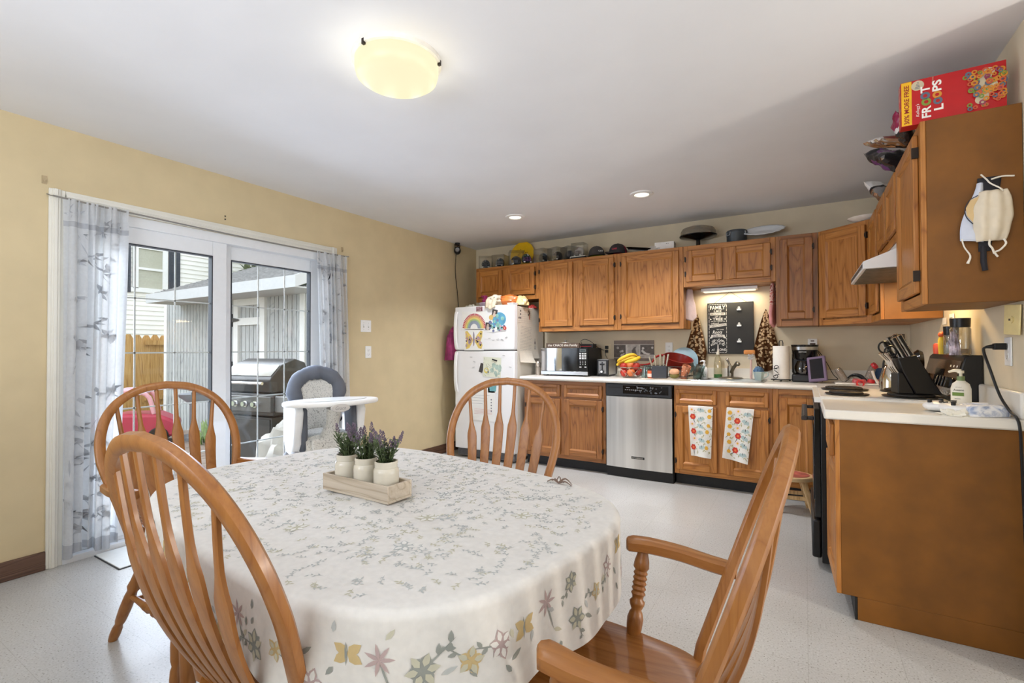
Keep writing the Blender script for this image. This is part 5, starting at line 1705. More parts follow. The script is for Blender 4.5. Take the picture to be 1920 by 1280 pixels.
for i, (x, y, z, m, l_) in enumerate(((-0.055, -0.045, 0.045, 0, 'dark red apple low at the front of the wire basket towards the toaster'), (0.02, -0.065, 0.05, 1, 'orange-tinted apple low in the front middle of the wire basket'), (0.075, -0.01, 0.055, 0, 'dark red apple against the basket side towards the glass jar'), (-0.03, 0.055, 0.05, 0, 'red apple hidden low at the back of the wire basket'),
        (-0.07, -0.015, 0.108, 0, 'red apple on top of the pile directly under the bananas'), (0.0, -0.015, 0.115, 1, 'peach-coloured apple topmost in the middle of the wire basket'), (0.065, -0.045, 0.112, 0, 'shiny red apple on top of the pile towards the glass jar'))):
    apple(x, y, z, 0.04, m, l_)
BAN = P((226, 186, 48), 0.5, var=0.12, scale=20, name='banana_skin')
def banana(label, pts):
    t = thing('banana', label, 'banana', (fb.location.x, fb.location.y, CT), 0, 'bananas on the fruit basket')
    mb = MB(); mb.tube(pts, [0.006, 0.015, 0.018, 0.0185, 0.017, 0.012, 0.004], 10, sm=3)
    mb.obj('fruit', BAN, t, ang=60)
    mb = MB(); e = Vector(pts[0]); mb.tube([e, e + Vector((0.006, 0.004, 0.012))], [0.006, 0.005], 8)
    mb.obj('stem', P((120, 96, 50), 0.6, name='banana_stem'), t)
banana('outer yellow banana lying across the fruit towards the microwave', [(0.055, 0.02, 0.205), (0.03, 0.0, 0.222), (-0.01, -0.02, 0.218), (-0.05, -0.035, 0.200), (-0.085, -0.045, 0.182), (-0.11, -0.05, 0.165), (-0.125, -0.05, 0.156)])
banana('inner yellow banana curling down beside the topmost apple', [(0.06, 0.02, 0.20), (0.085, -0.02, 0.195), (0.075, -0.06, 0.18), (0.045, -0.09, 0.168), (0.01, -0.10, 0.158), (-0.02, -0.10, 0.152), (-0.035, -0.10, 0.148)])
banana('lowest yellow banana tucked between basket rim and red apple', [(0.05, 0.045, 0.19), (0.0, 0.055, 0.19), (-0.05, 0.045, 0.178), (-0.09, 0.02, 0.158), (-0.115, -0.01, 0.138), (-0.125, -0.04, 0.122), (-0.122, -0.055, 0.115)])
# small card left of basket
mb = MB(); mb.add([(-0.05, 0, 0), (0.05, 0, 0), (0.05, 0.04, 0.075), (-0.05, 0.04, 0.075)], [(0, 1, 2, 3)])
one(mb, 'paper_bag', P((214, 202, 180), 0.8, var=0.06, name='kraft_cream'), 'cream paper packet leaning behind the wire basket', 'packet', (-1.60, 4.80, CT), solid=0.02)
# dish rack
RKX, RKY = -1.06, 4.62
dr_ = thing('dish_rack', 'dark wire dish rack on a pale mat beside the sink', 'dish rack', (RKX, RKY, CT + 0.006))
DKW = P((70, 68, 66), 0.35, 0.5, name='rack_wire')
mb = MB()
for zz in (0.02, 0.11): mb.tube([(-0.21, -0.13, zz), (0.16, -0.13, zz), (0.16, 0.16, zz), (-0.21, 0.16, zz)], 0.0035, 6, closed=True)
for k in range(9):
    x = -0.19 + k * 0.042
    mb.tube([(x, -0.13, 0.11), (x, -0.13, 0.022), (x, 0.16, 0.022), (x, 0.16, 0.11)], 0.002, 5)
for a in (-0.21, 0.16):
    for b in (-0.13, 0.16): mb.tube([(a, b, 0), (a, b, 0.11)], 0.0035, 6)
mb.obj('frame', DKW, dr_)
mb = MB(); mb.bx(-0.14, -0.005, -0.19, -0.135, 0.008, 0.115); mb.bx(-0.125, -0.02, -0.178, -0.147, 0.1155, 0.1165)
mb.obj('cutlery_caddy', P((52, 54, 58), 0.5, var=0.05, name='caddy_charcoal'), dr_, bev=0.008)
mb = MB(); mb.bx(-0.25, 0.2, -0.215, 0.2, 0.0005, 0.0045)
one(mb, 'drying_mat', P((218, 208, 188), 0.8, var=0.05, name='cream_drying_mat'), 'thin cream drying mat under the dish rack', 'mat', (RKX, RKY, CT + 0.0005), bev=0.002)
SPO = P((206, 204, 198), 0.2, 0.9, var=0.03, name='cutlery_steel')
for i, (x, tip, l_) in enumerate(((-0.115, (-0.165, -0.17, 0.20), 'steel knife handle leaning furthest towards the fruit basket in the charcoal caddy'), (-0.095, (-0.118, -0.165, 0.215), 'thick white-steel handle standing second in the charcoal caddy'), (-0.07, (-0.066, -0.16, 0.225), 'tall steel handle standing upright mid caddy'), (-0.045, (-0.03, -0.165, 0.215), 'broad steel handle leaning towards the sink in the charcoal caddy'), (-0.03, (0.005, -0.155, 0.225), 'round-ended spoon handle leaning furthest towards the sink'))):
    mb = MB(); b = Vector((x, -0.162, 0.02)); e = Vector(tip)
    mb.tube([b, b + (e - b) * 0.55, b + (e - b) * 0.8, e], [0.003, 0.006, 0.009, 0.008], 8)
    one(mb, 'cutlery', SPO, l_, 'cutlery', (RKX, RKY, CT + 0.006), group='cutlery in the dish rack caddy')
# red pan resting on rack
pn = thing('red_frying_pan', 'dark red frying pan tipped on its side in the dish rack', 'pan', (RKX + 0.0, RKY + 0.05, CT + 0.03))
REDP = P((122, 34, 26), 0.3, var=0.1, name='red_enamel')
mb = MB(); mb.M = T(0.03, 0.0, 0.085) @ RY(math.radians(16)) @ RX(math.radians(14))
mb.lathe([(0, 0), (0.095, 0), (0.118, 0.012), (0.132, 0.085), (0.135, 0.087), (0.130, 0.088), (0.114, 0.016), (0.09, 0.006), (0, 0.005)], 32)
mb.obj('body', REDP, pn)
mb = MB(); mb.tube([(-0.08, 0.0, 0.19), (-0.15, -0.01, 0.175), (-0.20, -0.02, 0.115), (-0.26, -0.02, 0.095), (-0.36, -0.03, 0.092)], [0.012, 0.010, 0.009, 0.009, 0.011], 8, sm=4)
mb.obj('handle', P((150, 36, 28), 0.3, name='red_handle'), pn)
mb = MB(); mb.M = T(0.075, 0.165, 0.155) @ RY(math.radians(8)) @ RX(math.radians(80)); mb.lathe([(0, 0), (0.09, 0), (0.128, 0.012), (0.130, 0.016), (0.09, 0.005), (0, 0.004)], 36)
one(mb, 'blue_plate', P((150, 178, 186), 0.25, var=0.03, name='pale_blue_ceramic'), 'pale blue round plate standing in the back of the dish rack', 'plate', (RKX, RKY, CT + 0.006))
# glass jar on its side, orange tub, sponges, soaps
GLS = clear('green_glass', (214, 232, 230), 0.10, haze=0.12)
mb = MB(); mb.lathe([(0.0, 0.0), (0.040, 0.0), (0.045, 0.02), (0.045, 0.09), (0.034, 0.11), (0.034, 0.12), (0.030, 0.12), (0.030, 0.108), (0.041, 0.088), (0.041, 0.02), (0, 0.006)], 24)
one(mb, 'glass_jar', GLS, 'clear greenish glass jar standing upside down beside the fruit basket', 'jar', (-1.285, 4.55, CT + 0.001), 0, rot=(0.12, 0.14, 0))
ot = thing('orange_tub', 'orange and white plastic tub with dark lid beside the cutlery caddy', 'tub', (-1.222, 4.50, CT + 0.007))
mb = MB(); mb.lathe([(0, 0), (0.030, 0), (0.034, 0.03), (0.034, 0.07), (0, 0.07)], 20, 0); mb.lathe([(0.0345, 0.012), (0.0352, 0.03), (0.0352, 0.04), (0.0345, 0.042)], 20, 1)
mb.obj('body', [P((206, 92, 48), 0.35, var=0.1, name='orange_plastic'), P((236, 206, 190), 0.5, name='pale_label')], ot)
mb = MB(); mb.cyl((0, 0, 0.07), 0.032, 0.016)
mb.obj('lid', P((60, 34, 28), 0.4, name='dark_lid'), ot)
sp = thing('bread_sponge', 'round tan and green scrubbing sponge beside the cutlery caddy', 'sponge', (-1.005, 4.47, CT + 0.007))
mb = MB(); mb.M = T(0, 0, 0.048) @ RX(0.35); mb.sph((0, 0, 0.018), (0.046, 0.04, 0.028))
mb.obj('top', P((196, 150, 116), 0.8, var=0.15, name='tan_sponge'), sp)
mb = MB(); mb.M = T(0, 0, 0.036) @ RX(0.35); mb.sph((0, 0, 0.0), (0.045, 0.04, 0.030))
mb.obj('bottom', P((116, 110, 60), 0.8, var=0.3, scale=60, name='olive_scourer'), sp)
mb = MB(); mb.lathe([(0, 0), (0.034, 0), (0.042, 0.13), (0.039, 0.13), (0.031, 0.008), (0, 0.008)], 8)
gl_ = one(mb, 'drinking_glass', clear('tumbler_glass', (224, 238, 238), 0.12, haze=0.1), 'clear tumbler leaning behind the peach patterned glass', 'glass', (-0.845, 4.63, CT + 0.004), 0, rot=(0.1, 0.3, 0))
mb = MB(); mb.lathe([(0, 0), (0.033, 0), (0.039, 0.125), (0.036, 0.125), (0.030, 0.008), (0, 0.008)], 8, 0)
for k in range(14): mb.sph(((0.037) * math.cos(k * 2.4), 0.037 * math.sin(k * 2.4), 0.02 + 0.007 * k), 0.006, 1, 8, 5)
one(mb, 'peach_tumbler', [P((210, 138, 104), 0.2, var=0.12, alpha=0.8, name='peach_glass'), P((232, 190, 160), 0.3, name='peach_dots')], 'peach patterned tumbler leaning beside the sink', 'glass', (-0.945, 4.53, CT + 0.012), 0, rot=(0.2, 0.36, 0))
def pump(name, label, loc, rz, body_m, prof, print_=None, pm=WHITE, hz=0.12, capm=None):
    t = thing(name, label, 'bottle', loc, rz)
    mb = MB(); mb.lathe(prof, 24, 0, sy=0.72)
    mb.obj('bottle', body_m, t)
    mb = MB(); mb.cyl((0, 0, hz), 0.014, 0.02, seg=16)
    mb.obj('collar', capm or pm, t)
    mb = MB(); mb.cyl((0, 0, hz + 0.02), 0.006, 0.018, seg=10); mb.tube([(0, 0, hz + 0.042), (-0.02, 0, hz + 0.046), (-0.042, 0, hz + 0.038)], [0.010, 0.007, 0.005], 8, sm=3); mb.cyl((0, 0, hz + 0.034), 0.012, 0.012, seg=14)
    mb.obj('pump', pm, t)
    if print_: print_(t)
    return t
def leafprint(t):
    mb = MB()
    q = random.Random(8)
    for k in range(16):
        a = -PI / 2 + q.uniform(-0.7, 0.7)
        z = q.uniform(0.015, 0.06)
        mb.M = T(0.0318 * math.cos(a), 0.0229 * math.sin(a) - 0.0006, z) @ RX(PI / 2) @ RZ(q.uniform(0, 6))
        mb.poly([(0, -0.004, 0), (0.012, 0, 0), (0, 0.004, 0), (-0.006, 0, 0)])
    mb.obj('leaf_print', P((66, 120, 100), 0.5, name='teal_leaves'), t, smooth=False)
pump('soap_dispenser', 'white hand soap pump bottle with green leaf print beside the sink', (-0.79, 4.71, CT + 0.001), -0.4, WHITE, [(0, 0), (0.030, 0), (0.033, 0.01), (0.032, 0.08), (0.022, 0.105), (0.013, 0.115), (0.013, 0.12), (0, 0.12)], leafprint)
DG = clear('dish_soap_plastic', (246, 243, 230), 0.08, haze=0.1)
dsb = thing('dish_soap', 'clear dish soap bottle with green liquid at the bottom behind the sink', 'bottle', (-0.70, 4.885, CT))
mb = MB(); mb.lathe([(0, 0), (0.036, 0), (0.038, 0.01), (0.036, 0.12), (0.026, 0.19), (0.012, 0.215), (0.012, 0.225), (0, 0.225)], 22, sy=0.7)
mb.obj('bottle', DG, dsb)
mb = MB(); mb.lathe([(0, 0.002), (0.034, 0.002), (0.035, 0.01), (0.035, 0.038), (0, 0.038)], 22, sy=0.68)
mb.obj('liquid', P((40, 150, 50), 0.2, name='green_soap'), dsb)
mb = MB(); mb.lathe([(0, 0.222), (0.015, 0.222), (0.013, 0.245), (0.006, 0.25), (0.006, 0.262), (0, 0.262)], 14)
mb.obj('cap', P((220, 216, 200), 0.3, alpha=1.0, name='clear_cap'), dsb)
# brush, mug, sponge
br_ = thing('bottle_brush', 'bottle brush with orange sponge head standing at the sink edge', 'brush', (-0.405, 4.72, CT + 0.012))
mb = MB(); mb.tube([(0, 0, 0), (0, 0, 0.09), (0, 0, 0.17)], [0.011, 0.010, 0.006], 8)
mb.obj('handle', P((226, 190, 180), 0.5, name='pink_handle'), br_)
mb = MB()
for k in range(60):
    a, z = R.uniform(0, 6.28), R.uniform(0.165, 0.215)
    mb.tube([(0, 0, z), (0.028 * math.cos(a), 0.028 * math.sin(a), z + 0.01)], 0.0018, 4)
mb.obj('bristles', WHITE, br_)
mb = MB(); mb.M = T(-0.012, 0, 0.232) @ RZ(0.3)
mb.bx(-0.045, 0.045, -0.018, 0.018, -0.018, 0.022)
mb.obj('sponge_head', P((206, 140, 80), 0.9, var=0.15, bump=0.4, name='orange_sponge'), br_, bev=0.012, seg=3)
mg = thing('mug', 'pale teal cup with handle holding a blue sponge beside the sink', 'mug', (-0.335, 4.60, CT + 0.008))
mb = MB(); mb.lathe([(0, 0), (0.030, 0), (0.045, 0.075), (0.042, 0.075), (0.028, 0.006), (0, 0.006)], 6)
mb.obj('bowl', P((178, 196, 192), 0.35, var=0.03, name='pale_teal'), mg)
mb = MB(); mb.tube([(0.040, 0, 0.062), (0.066, 0, 0.068), (0.066, 0, 0.038), (0.036, 0, 0.02)], 0.005, 8, sm=4)
mb.obj('handle', P((178, 196, 192), 0.35, var=0.03, name='pale_teal'), mg)
lump('sponge', P((78, 108, 138), 0.9, var=0.25, scale=30, bump=0.5, name='blue_sponge'), 'crumpled blue sponge sitting in the pale teal cup', 'sponge', (-0.338, 4.60, CT + 0.08), 0.042, 0.035, 0.042, 2.0, 0.3)
# paper towel
pt = thing('paper_towel_holder', 'black scroll wire paper towel holder with a white roll next to the coffee maker', 'paper towel holder', (-0.172, 4.70, CT + 0.003))
mb = MB(); mb.tube([(0.07 * math.cos(2 * PI * k / 28), 0.07 * math.sin(2 * PI * k / 28), 0.012) for k in range(28)], 0.004, 6, closed=True)
for a in (0.5, 2.6, 4.7): mb.sph((0.07 * math.cos(a), 0.07 * math.sin(a), 0.006), 0.008, 0, 8, 6)
mb.tube([(-0.08, 0, 0.012), (0.08, 0, 0.012)], 0.004, 6)
mb.tube([(-0.014, 0, 0.012), (-0.014, 0, 0.325), (-0.008, 0, 0.345), (0.008, 0, 0.345), (0.014, 0, 0.325), (0.014, 0, 0.012)], 0.0035, 6)
mb.obj('stand', BLACK, pt)
mb = MB()
def spiral(cx, cz, sgn, up_):
    out = []
    for k in range(26):
        a = k / 25 * 2 * PI * 1.3
        r_ = 0.006 + 0.020 * k / 25
        out.append((cx + sgn * r_ * math.cos(a), -0.076, cz + up_ * r_ * math.sin(a)))
    return out
a_ = spiral(-0.035, 0.115, 1, -1); b_ = spiral(-0.037, 0.045, -1, 1)
mb.tube(a_[:20] + [(-0.054, -0.076, 0.106), (-0.045, -0.076, 0.09), (-0.025, -0.076, 0.075), (-0.012, -0.076, 0.06)] + b_[::-1][6:], 0.003, 6)
mb.obj('scroll', BLACK, pt)
mb = MB(); mb.lathe([(0.02, 0.018), (0.062, 0.018), (0.063, 0.02), (0.063, 0.296), (0.062, 0.298), (0.02, 0.298), (0.02, 0.018)], 32)
mb.obj('paper_roll', P((240, 236, 228), 0.9, var=0.02, scale=60, bump=0.15, bscale=120, name='paper_towel'), pt)
# coffee maker
cm = thing('coffee_maker', 'black drip coffee maker behind the purple tablet', 'coffee maker', (0.0, 4.78, CT))
mb = MB(); mb.bx(-0.095, 0.095, -0.11, 0.10, 0, 0.065, 0); mb.bx(-0.095, 0.095, 0.02, 0.10, 0.065, 0.24)
mb.obj('base', BLACK, cm, bev=0.012)
mb = MB(); mb.lathe([(0, 0.185), (0.078, 0.185), (0.088, 0.20), (0.098, 0.295), (0.102, 0.31), (0, 0.312)], 28, 0, (0, -0.01, 0), sy=0.95)
tp = mb.obj('brew_head', BLACKG, cm)
mb = MB(); mb.lathe([(0.0952, 0.268), (0.0985, 0.292), (0.099, 0.293), (0.0958, 0.267)], 28, 0, (0, -0.01, 0), sy=0.95)
mb.obj('steel_band', STEEL, tp)
mb = MB(); mb.M = T(-0.015, -0.1005, 0.25) @ RX(PI / 2 - 0.09); mb.text('BRENTWOOD', 0.055, 0.010, 0, bold=0.01)
mb.obj('lettering', P((210, 210, 210), 0.4, name='silver_letters'), tp, smooth=False)
mb = MB(); mb.lathe([(0, 0.068), (0.066, 0.068), (0.074, 0.09), (0.072, 0.13), (0.054, 0.17), (0.052, 0.175), (0.050, 0.17), (0.069, 0.13), (0.071, 0.09), (0, 0.072)], 26, 0, (-0.005, -0.04, 0))
ca = mb.obj('carafe', clear('smoked_glass', (150, 140, 128), 0.15), cm)
mb = MB(); mb.lathe([(0, 0.072), (0.068, 0.075), (0.070, 0.09), (0, 0.092)], 24, 0, (-0.005, -0.04, 0)); mb.tube([(-0.02, -0.10, 0.165), (-0.02, -0.135, 0.155), (-0.02, -0.135, 0.10), (-0.02, -0.11, 0.085)], 0.008, 8, sm=4)
mb.obj('handle', BLACK, ca)
# tablet
tl = thing('tablet', 'tablet in a thick purple case leaning on the coffee maker', 'tablet', (0.092, 4.60, CT + 0.012))
TM = RZ(-0.25) @ RY(math.radians(-9)) @ RX(math.radians(-18))
PUR = P((116, 98, 124), 0.6, var=0.05, name='purple_foam')
mb = MB(); mb.M = TM; mb.bx(-0.067, 0.067, -0.013, 0.013, 0, 0.212)
mb.obj('case', PUR, tl, bev=0.010, seg=3)
mb = MB(); mb.M = TM; mb.bx(-0.046, 0.046, -0.0138, -0.0128, 0.022, 0.190)
mb.obj('screen', P((20, 18, 22), 0.15, name='dark_screen'), tl)
# plug-in above coffee maker
mb = MB(); mb.bx(-0.036, 0.036, -0.03, 0, -0.055, 0.055, 0); mb.M = T(0, -0.0305, 0) @ RX(PI / 2); mb.rect(-0.015, 0.012, 0.03, 0.04, 1, 0.0003); mb.rect(-0.02, 0.02, -0.005, 0.016, 1, 0.0003)
one(mb, 'outlet_adapter', [WHITE, P((90, 70, 60), 0.5, name='dark_sockets')], 'white plug-in adapter on the wall above the coffee maker', 'adapter', (0.06, YB - 0.001, 1.215), bev=0.006)
mb = MB(); mb.tube([(0.08, 4.93, 1.18), (0.11, 4.9, 1.15), (0.16, 4.85, 1.06), (0.20, 4.80, 0.97), (0.23, 4.78, 0.93), (0.15, 4.72, 0.93), (0.12, 4.66, 0.915)], 0.003, 6, sm=5)
mb.tube([(0.085, 4.93, 1.18), (0.12, 4.88, 1.10), (0.14, 4.82, 1.0), (0.13, 4.75, 0.92)], 0.003, 6, sm=5)
one(mb, 'charging_cable', BLACK, 'thin black cords hanging from the white adapter behind the tablet', 'cord')
# tray with baby bottle parts
mb = MB(); mb.bx(-0.165, 0.165, -0.10, 0.10, 0.0, 0.012); 
o = one(mb, 'serving_tray', P((236, 232, 222), 0.3, var=0.02, name='white_tray'), 'white rectangular tray of baby bottle parts beside the tablet', 'tray', (0.365, 4.60, CT + 0.001), bev=0.005)
CPL = clear('milky_plastic', (240, 232, 224), 0.08, haze=0.25)
PKR = P((226, 110, 112), 0.3, var=0.1, alpha=0.75, name='translucent_pink')
RDP = P((214, 52, 56), 0.3, var=0.1, name='red_ring_plastic')
def bottle_part(label, loc, rot, mat, kind):
    mb = MB()
    if kind == 'bottle': mb.lathe([(0, 0), (0.024, 0), (0.026, 0.01), (0.026, 0.09), (0.020, 0.11), (0.018, 0.11), (0.023, 0.09), (0.023, 0.01), (0, 0.004)], 18)
    elif kind == 'ring': mb.lathe([(0.018, 0), (0.026, 0), (0.026, 0.02), (0.018, 0.02), (0.018, 0)], 20)
    elif kind == 'cap': mb.lathe([(0, 0.03), (0.02, 0.028), (0.024, 0.02), (0.026, 0), (0.023, 0), (0.02, 0.018), (0, 0.025)], 18)
    else: mb.tube([(0, 0, 0), (0.0, 0, 0.045), (0.012, 0, 0.1)], [0.010, 0.008, 0.010], 8, sm=3)
    return one(mb, 'baby_bottle_part', mat, label, 'bottle part', loc, rot=rot, group='baby bottle parts on the white tray')
TZ_ = CT + 0.014
bottle_part('clear bottle body leaning at the tray end nearest the tablet', (0.27, 4.60, TZ_ + 0.012), (0.1, -0.5, 0), CPL, 'bottle')
bottle_part('clear cap lying behind the leaning bottle body', (0.31, 4.63, TZ_ + 0.01), (0.3, 0.6, 0), CPL, 'cap')
bottle_part('tall clear bottle body with red rim in the middle of the tray', (0.42, 4.65, TZ_ + 0.03), (-0.2, 0.35, 0), CPL, 'bottle')
bottle_part('red ring resting on the tall clear bottle body', (0.452, 4.63, TZ_ + 0.125), (0.4, 0.9, 0), RDP, 'ring')
bottle_part('pink translucent cap nearest the front of the tray', (0.375, 4.535, TZ_), (0, 0, 0), PKR, 'cap')
bottle_part('bright red ring hanging over the tray front edge', (0.355, 4.502, TZ_ - 0.004), (1.3, 0, 0.2), RDP, 'ring')
bottle_part('pink cap lying behind the bright red ring', (0.34, 4.60, TZ_), (0.2, 0, 0), PKR, 'cap')
bottle_part('deep red cap in the tray centre', (0.43, 4.58, TZ_), (0, 0.2, 0), RDP, 'cap')
bottle_part('pink cap at the tray end nearest the knife block', (0.49, 4.57, TZ_), (0, 0, 0), PKR, 'cap')
bottle_part('white stem part standing slanted at the tray end nearest the kettle', (0.505, 4.56, TZ_), (0, 0.35, 0), P((238, 228, 214), 0.4, name='cream_plastic_part'), 'stem')
bottle_part('white stem part leaning in front of the red-rimmed bottle body', (0.47, 4.53, TZ_ + 0.004), (0.2, -0.5, 0), P((238, 228, 214), 0.4, name='cream_plastic_part'), 'stem')
mb = MB(); mb.lathe([(0, 0), (0.036, 0), (0.046, 0.12), (0.043, 0.12), (0.034, 0.006), (0, 0.006)], 20)
one(mb, 'blue_cup', P((40, 66, 96), 0.45, var=0.08, name='navy_plastic'), 'dark blue ribbed cup behind the tray near the steel kettle', 'cup', (0.515, 4.80, CT))
mb = MB(); mb.tube([(0.28, 4.80, CT + 0.01), (0.33, 4.78, CT + 0.06), (0.38, 4.76, CT + 0.055), (0.42, 4.74, CT + 0.01)], [0.008, 0.012, 0.016, 0.014], 8, sm=4)
one(mb, 'black_strap', BLACK, 'black handle-like strap lying behind the baby bottle tray', 'strap')
# kettle
kt = thing('kettle', 'shiny steel kettle on the stove behind the knife block', 'kettle', (0.50, 3.98, 0.907))
mb = MB(); mb.lathe([(0, 0), (0.075, 0), (0.085, 0.01), (0.082, 0.08), (0.064, 0.145), (0.056, 0.162), (0.05, 0.17), (0, 0.176)], 28)
mb.obj('body', P((222, 214, 200), 0.06, 1.0, var=0.02, name='polished_kettle'), kt)
mb = MB(); mb.sph((0, 0, 0.186), 0.012); mb.tube([(-0.06, 0, 0.15), (-0.05, 0, 0.205), (0.0, 0, 0.222), (0.05, 0, 0.205), (0.06, 0, 0.15)], 0.006, 8, sm=4)
mb.obj('handle', BLACK, kt)
# knife block
kb = thing('knife_block', 'black knife block full of steel-handled knives standing on the stove top', 'knife block', (0.468, 3.27, 0.9495), math.radians(10))
mb = MB(); mb.M = T(0, 0.055, 0) @ RX(PI / 2)
mb.prism([(0.125, 0.0), (0.018, 0.205), (-0.062, 0.183), (-0.042, 0.12), (0.012, 0.0)], 0, 0.11, 0)
mb.prism([(-0.062, 0.0), (0.011, 0.0), (-0.040, 0.115), (-0.062, 0.108)], 0.004, 0.106, 0)
mb.obj('block', P((20, 19, 19), 0.4, var=0.15, name='black_stained_block'), kb, bev=0.005)
axis = Vector((-0.44, 0, 0.9)).normalized()
HS = P((190, 188, 184), 0.15, 1.0, var=0.03, name='knife_steel')
kn = 0
for (px_, pz_, ln, y_, l_) in ((0.006, 0.198, 0.125, 0.03, 'knife handle at the top back of the black block'), (0.006, 0.198, 0.12, -0.03, 'knife handle at the top front of the black block'), (-0.022, 0.19, 0.12, 0.03, 'knife handle behind the scissors in the black block'), (-0.022, 0.19, 0.115, -0.03, 'knife handle in front of the scissors in the black block'), (-0.05, 0.182, 0.10, 0.035, 'thin knife handle at the upper edge of the black block')):
    t = thing('knife', l_, 'knife', kb.location, kb.rotation_euler.z, 'knives in the black block')
    b = Vector((px_, y_, pz_)); e = b + axis * ln
    mb = MB(); mb.sweep([b, b + axis * ln * 0.5, e], [(0, 1, 0)] * 3, [(0.9, 0, 0.44)] * 3, [0.020, 0.020, 0.020], [0.013, 0.012, 0.015], rnd=0.3)
    mb.obj('handle', BLACK, t)
    mb = MB(); mb.sweep([b, b + axis * ln * 0.5, e + axis * 0.002], [(0, 1, 0)] * 3, [(0.9, 0, 0.44)] * 3, [0.013] * 3, [0.025, 0.023, 0.028], rnd=0.4)
    mb.obj('tang', HS, t)
for k, (px_, pz_, y_, l_) in enumerate(((-0.052, 0.108, 0.032, 'curved steel steak knife handle at the back of the low step of the block'), (-0.052, 0.108, 0.0, 'curved steel steak knife handle in the middle of the low step of the block'), (-0.052, 0.108, -0.032, 'curved steel steak knife handle at the front of the low step of the block'))):
    mb = MB(); b = Vector((px_, y_, pz_))
    mb.tube([b, b + Vector((-0.018, 0, 0.03)), b + Vector((-0.035, 0, 0.07)), b + Vector((-0.062, 0, 0.105))], [0.008, 0.009, 0.008, 0.010], 8, sm=3)
    one(mb, 'steak_knife', HS, l_, 'knife', kb.location, kb.rotation_euler.z, 'steak knives in the black block')
mb = MB(); b = Vector((-0.045, 0.0, 0.178))
for s_ in (-1, 1):
    mb.tube([b + Vector((-0.045 + 0.026 * math.cos(a) - 0.01 * s_, s_ * 0.012, 0.055 + 0.03 * math.sin(a) + 0.012 * s_)) for a in [2 * PI * q / 18 for q in range(18)]], 0.0045, 6, closed=True)
    mb.tube([b, b + Vector((-0.022, s_ * 0.006, 0.034))], 0.006, 6)
one(mb, 'scissors', BLACK, 'black-handled kitchen scissors in the knife block', 'scissors', kb.location, kb.rotation_euler.z)
# lotion bottle
def lot(t):
    mb = MB(); mb.M = T(-0.004, -0.0268, 0.075) @ RX(PI / 2)
    mb.text('Aveeno', 0.036, 0.010, 0, (0, 0.005), bold=0.01); mb.rect(-0.022, 0.018, -0.022, -0.006, 1, 0.0003)
    mb.text('NATURALLY', 0.022, 0.003, 0, (0, 0.018)); mb.rect(-0.014, 0.006, -0.036, -0.034, 0, 0)
    mb.obj('label_print', [P((70, 72, 60), 0.5, name='label_grey'), P((110, 140, 60), 0.5, name='label_green')], t, smooth=False)
pump('lotion_bottle', 'white lotion pump bottle with green collar on the near counter beside the stove', (0.612, 2.965, 0.918), -0.35, P((240, 236, 220), 0.35, var=0.02, name='cream_bottle'), [(0, 0), (0.033, 0), (0.036, 0.008), (0.036, 0.085), (0.030, 0.108), (0.016, 0.12), (0.016, 0.122), (0, 0.122)], lot, P((242, 236, 214), 0.35, name='cream_pump'), 0.122, P((120, 140, 90), 0.4, name='sage_collar'))
# controllers, tissue, wipes, scissors etc
def controller(label, loc, rz):
    t = thing('game_controller', label, 'game controller', loc, rz, 'white game controllers on the near counter')
    mb = MB()
    def f(u, v):
        a = u * 2 * PI; b = (v - 0.5) * PI
        x = math.cos(a) * math.cos(b); y = math.sin(a) * math.cos(b); z = math.sin(b)
        gx = x * 0.075; gy = y * 0.045 - (0.028 * abs(x) ** 1.5 if y < 0.3 else 0)
        return (gx, gy, 0.022 + z * 0.021 * (1 + 0.2 * abs(x)))
    mb.grid(f, 32, 16, cu=True)
    mb.obj('shell', P((238, 238, 236), 0.35, var=0.01, name='controller_white'), t)
    mb = MB()
    for x, y in ((-0.04, 0.014), (0.022, -0.012)): mb.cyl((x, y, 0.038), 0.008, 0.012, seg=14); mb.cyl((x, y, 0.05), 0.010, 0.003, seg=14)
    mb.obj('thumbstick', BLACK, t)
    mb = MB()
    for a in range(4): mb.cyl((0.045 + 0.011 * math.cos(a * PI / 2), 0.014 + 0.011 * math.sin(a * PI / 2), 0.040), 0.005, 0.005, seg=10)
    mb.obj('buttons', BLACK, t)
    return t
controller('white game controller furthest from the wipes pack', (0.488, 2.755, 0.918), 1.2)
controller('white game controller closest to the edge beside the crumpled tissue', (0.525, 2.668, 0.918), 1.75)
lump('tissue', P((240, 236, 222), 0.9, var=0.03, bump=0.3, name='tissue_paper'), 'crumpled white tissue on the near counter next to the wipes pack', 'tissue', (0.520, 2.604, 0.917), 0.05, 0.028, 0.026, 5.0, 0.5, fr=3.5)
wp = thing('wipes_pack', 'blue-white soft pack of wet wipes at the end of the near counter', 'wipes pack', (0.607, 2.665, 0.918), math.radians(28))
mb = MB()
def wf_(u, v):
    a = u * 2 * PI; b = v * PI / 2
    cx, sx_ = math.cos(a), math.sin(a)
    k = (abs(cx) ** 4 + abs(sx_) ** 4) ** -0.25
    s2 = math.cos(b) ** 0.45
    x, y = cx * k * 0.085 * s2, sx_ * k * 0.062 * s2
    return (x, y, 0.046 * math.sin(b) ** 0.7 + 0.004 * noise.noise(Vector((x * 40, y * 40, 1))))
mb.grid(wf_, 40, 12, cu=True)
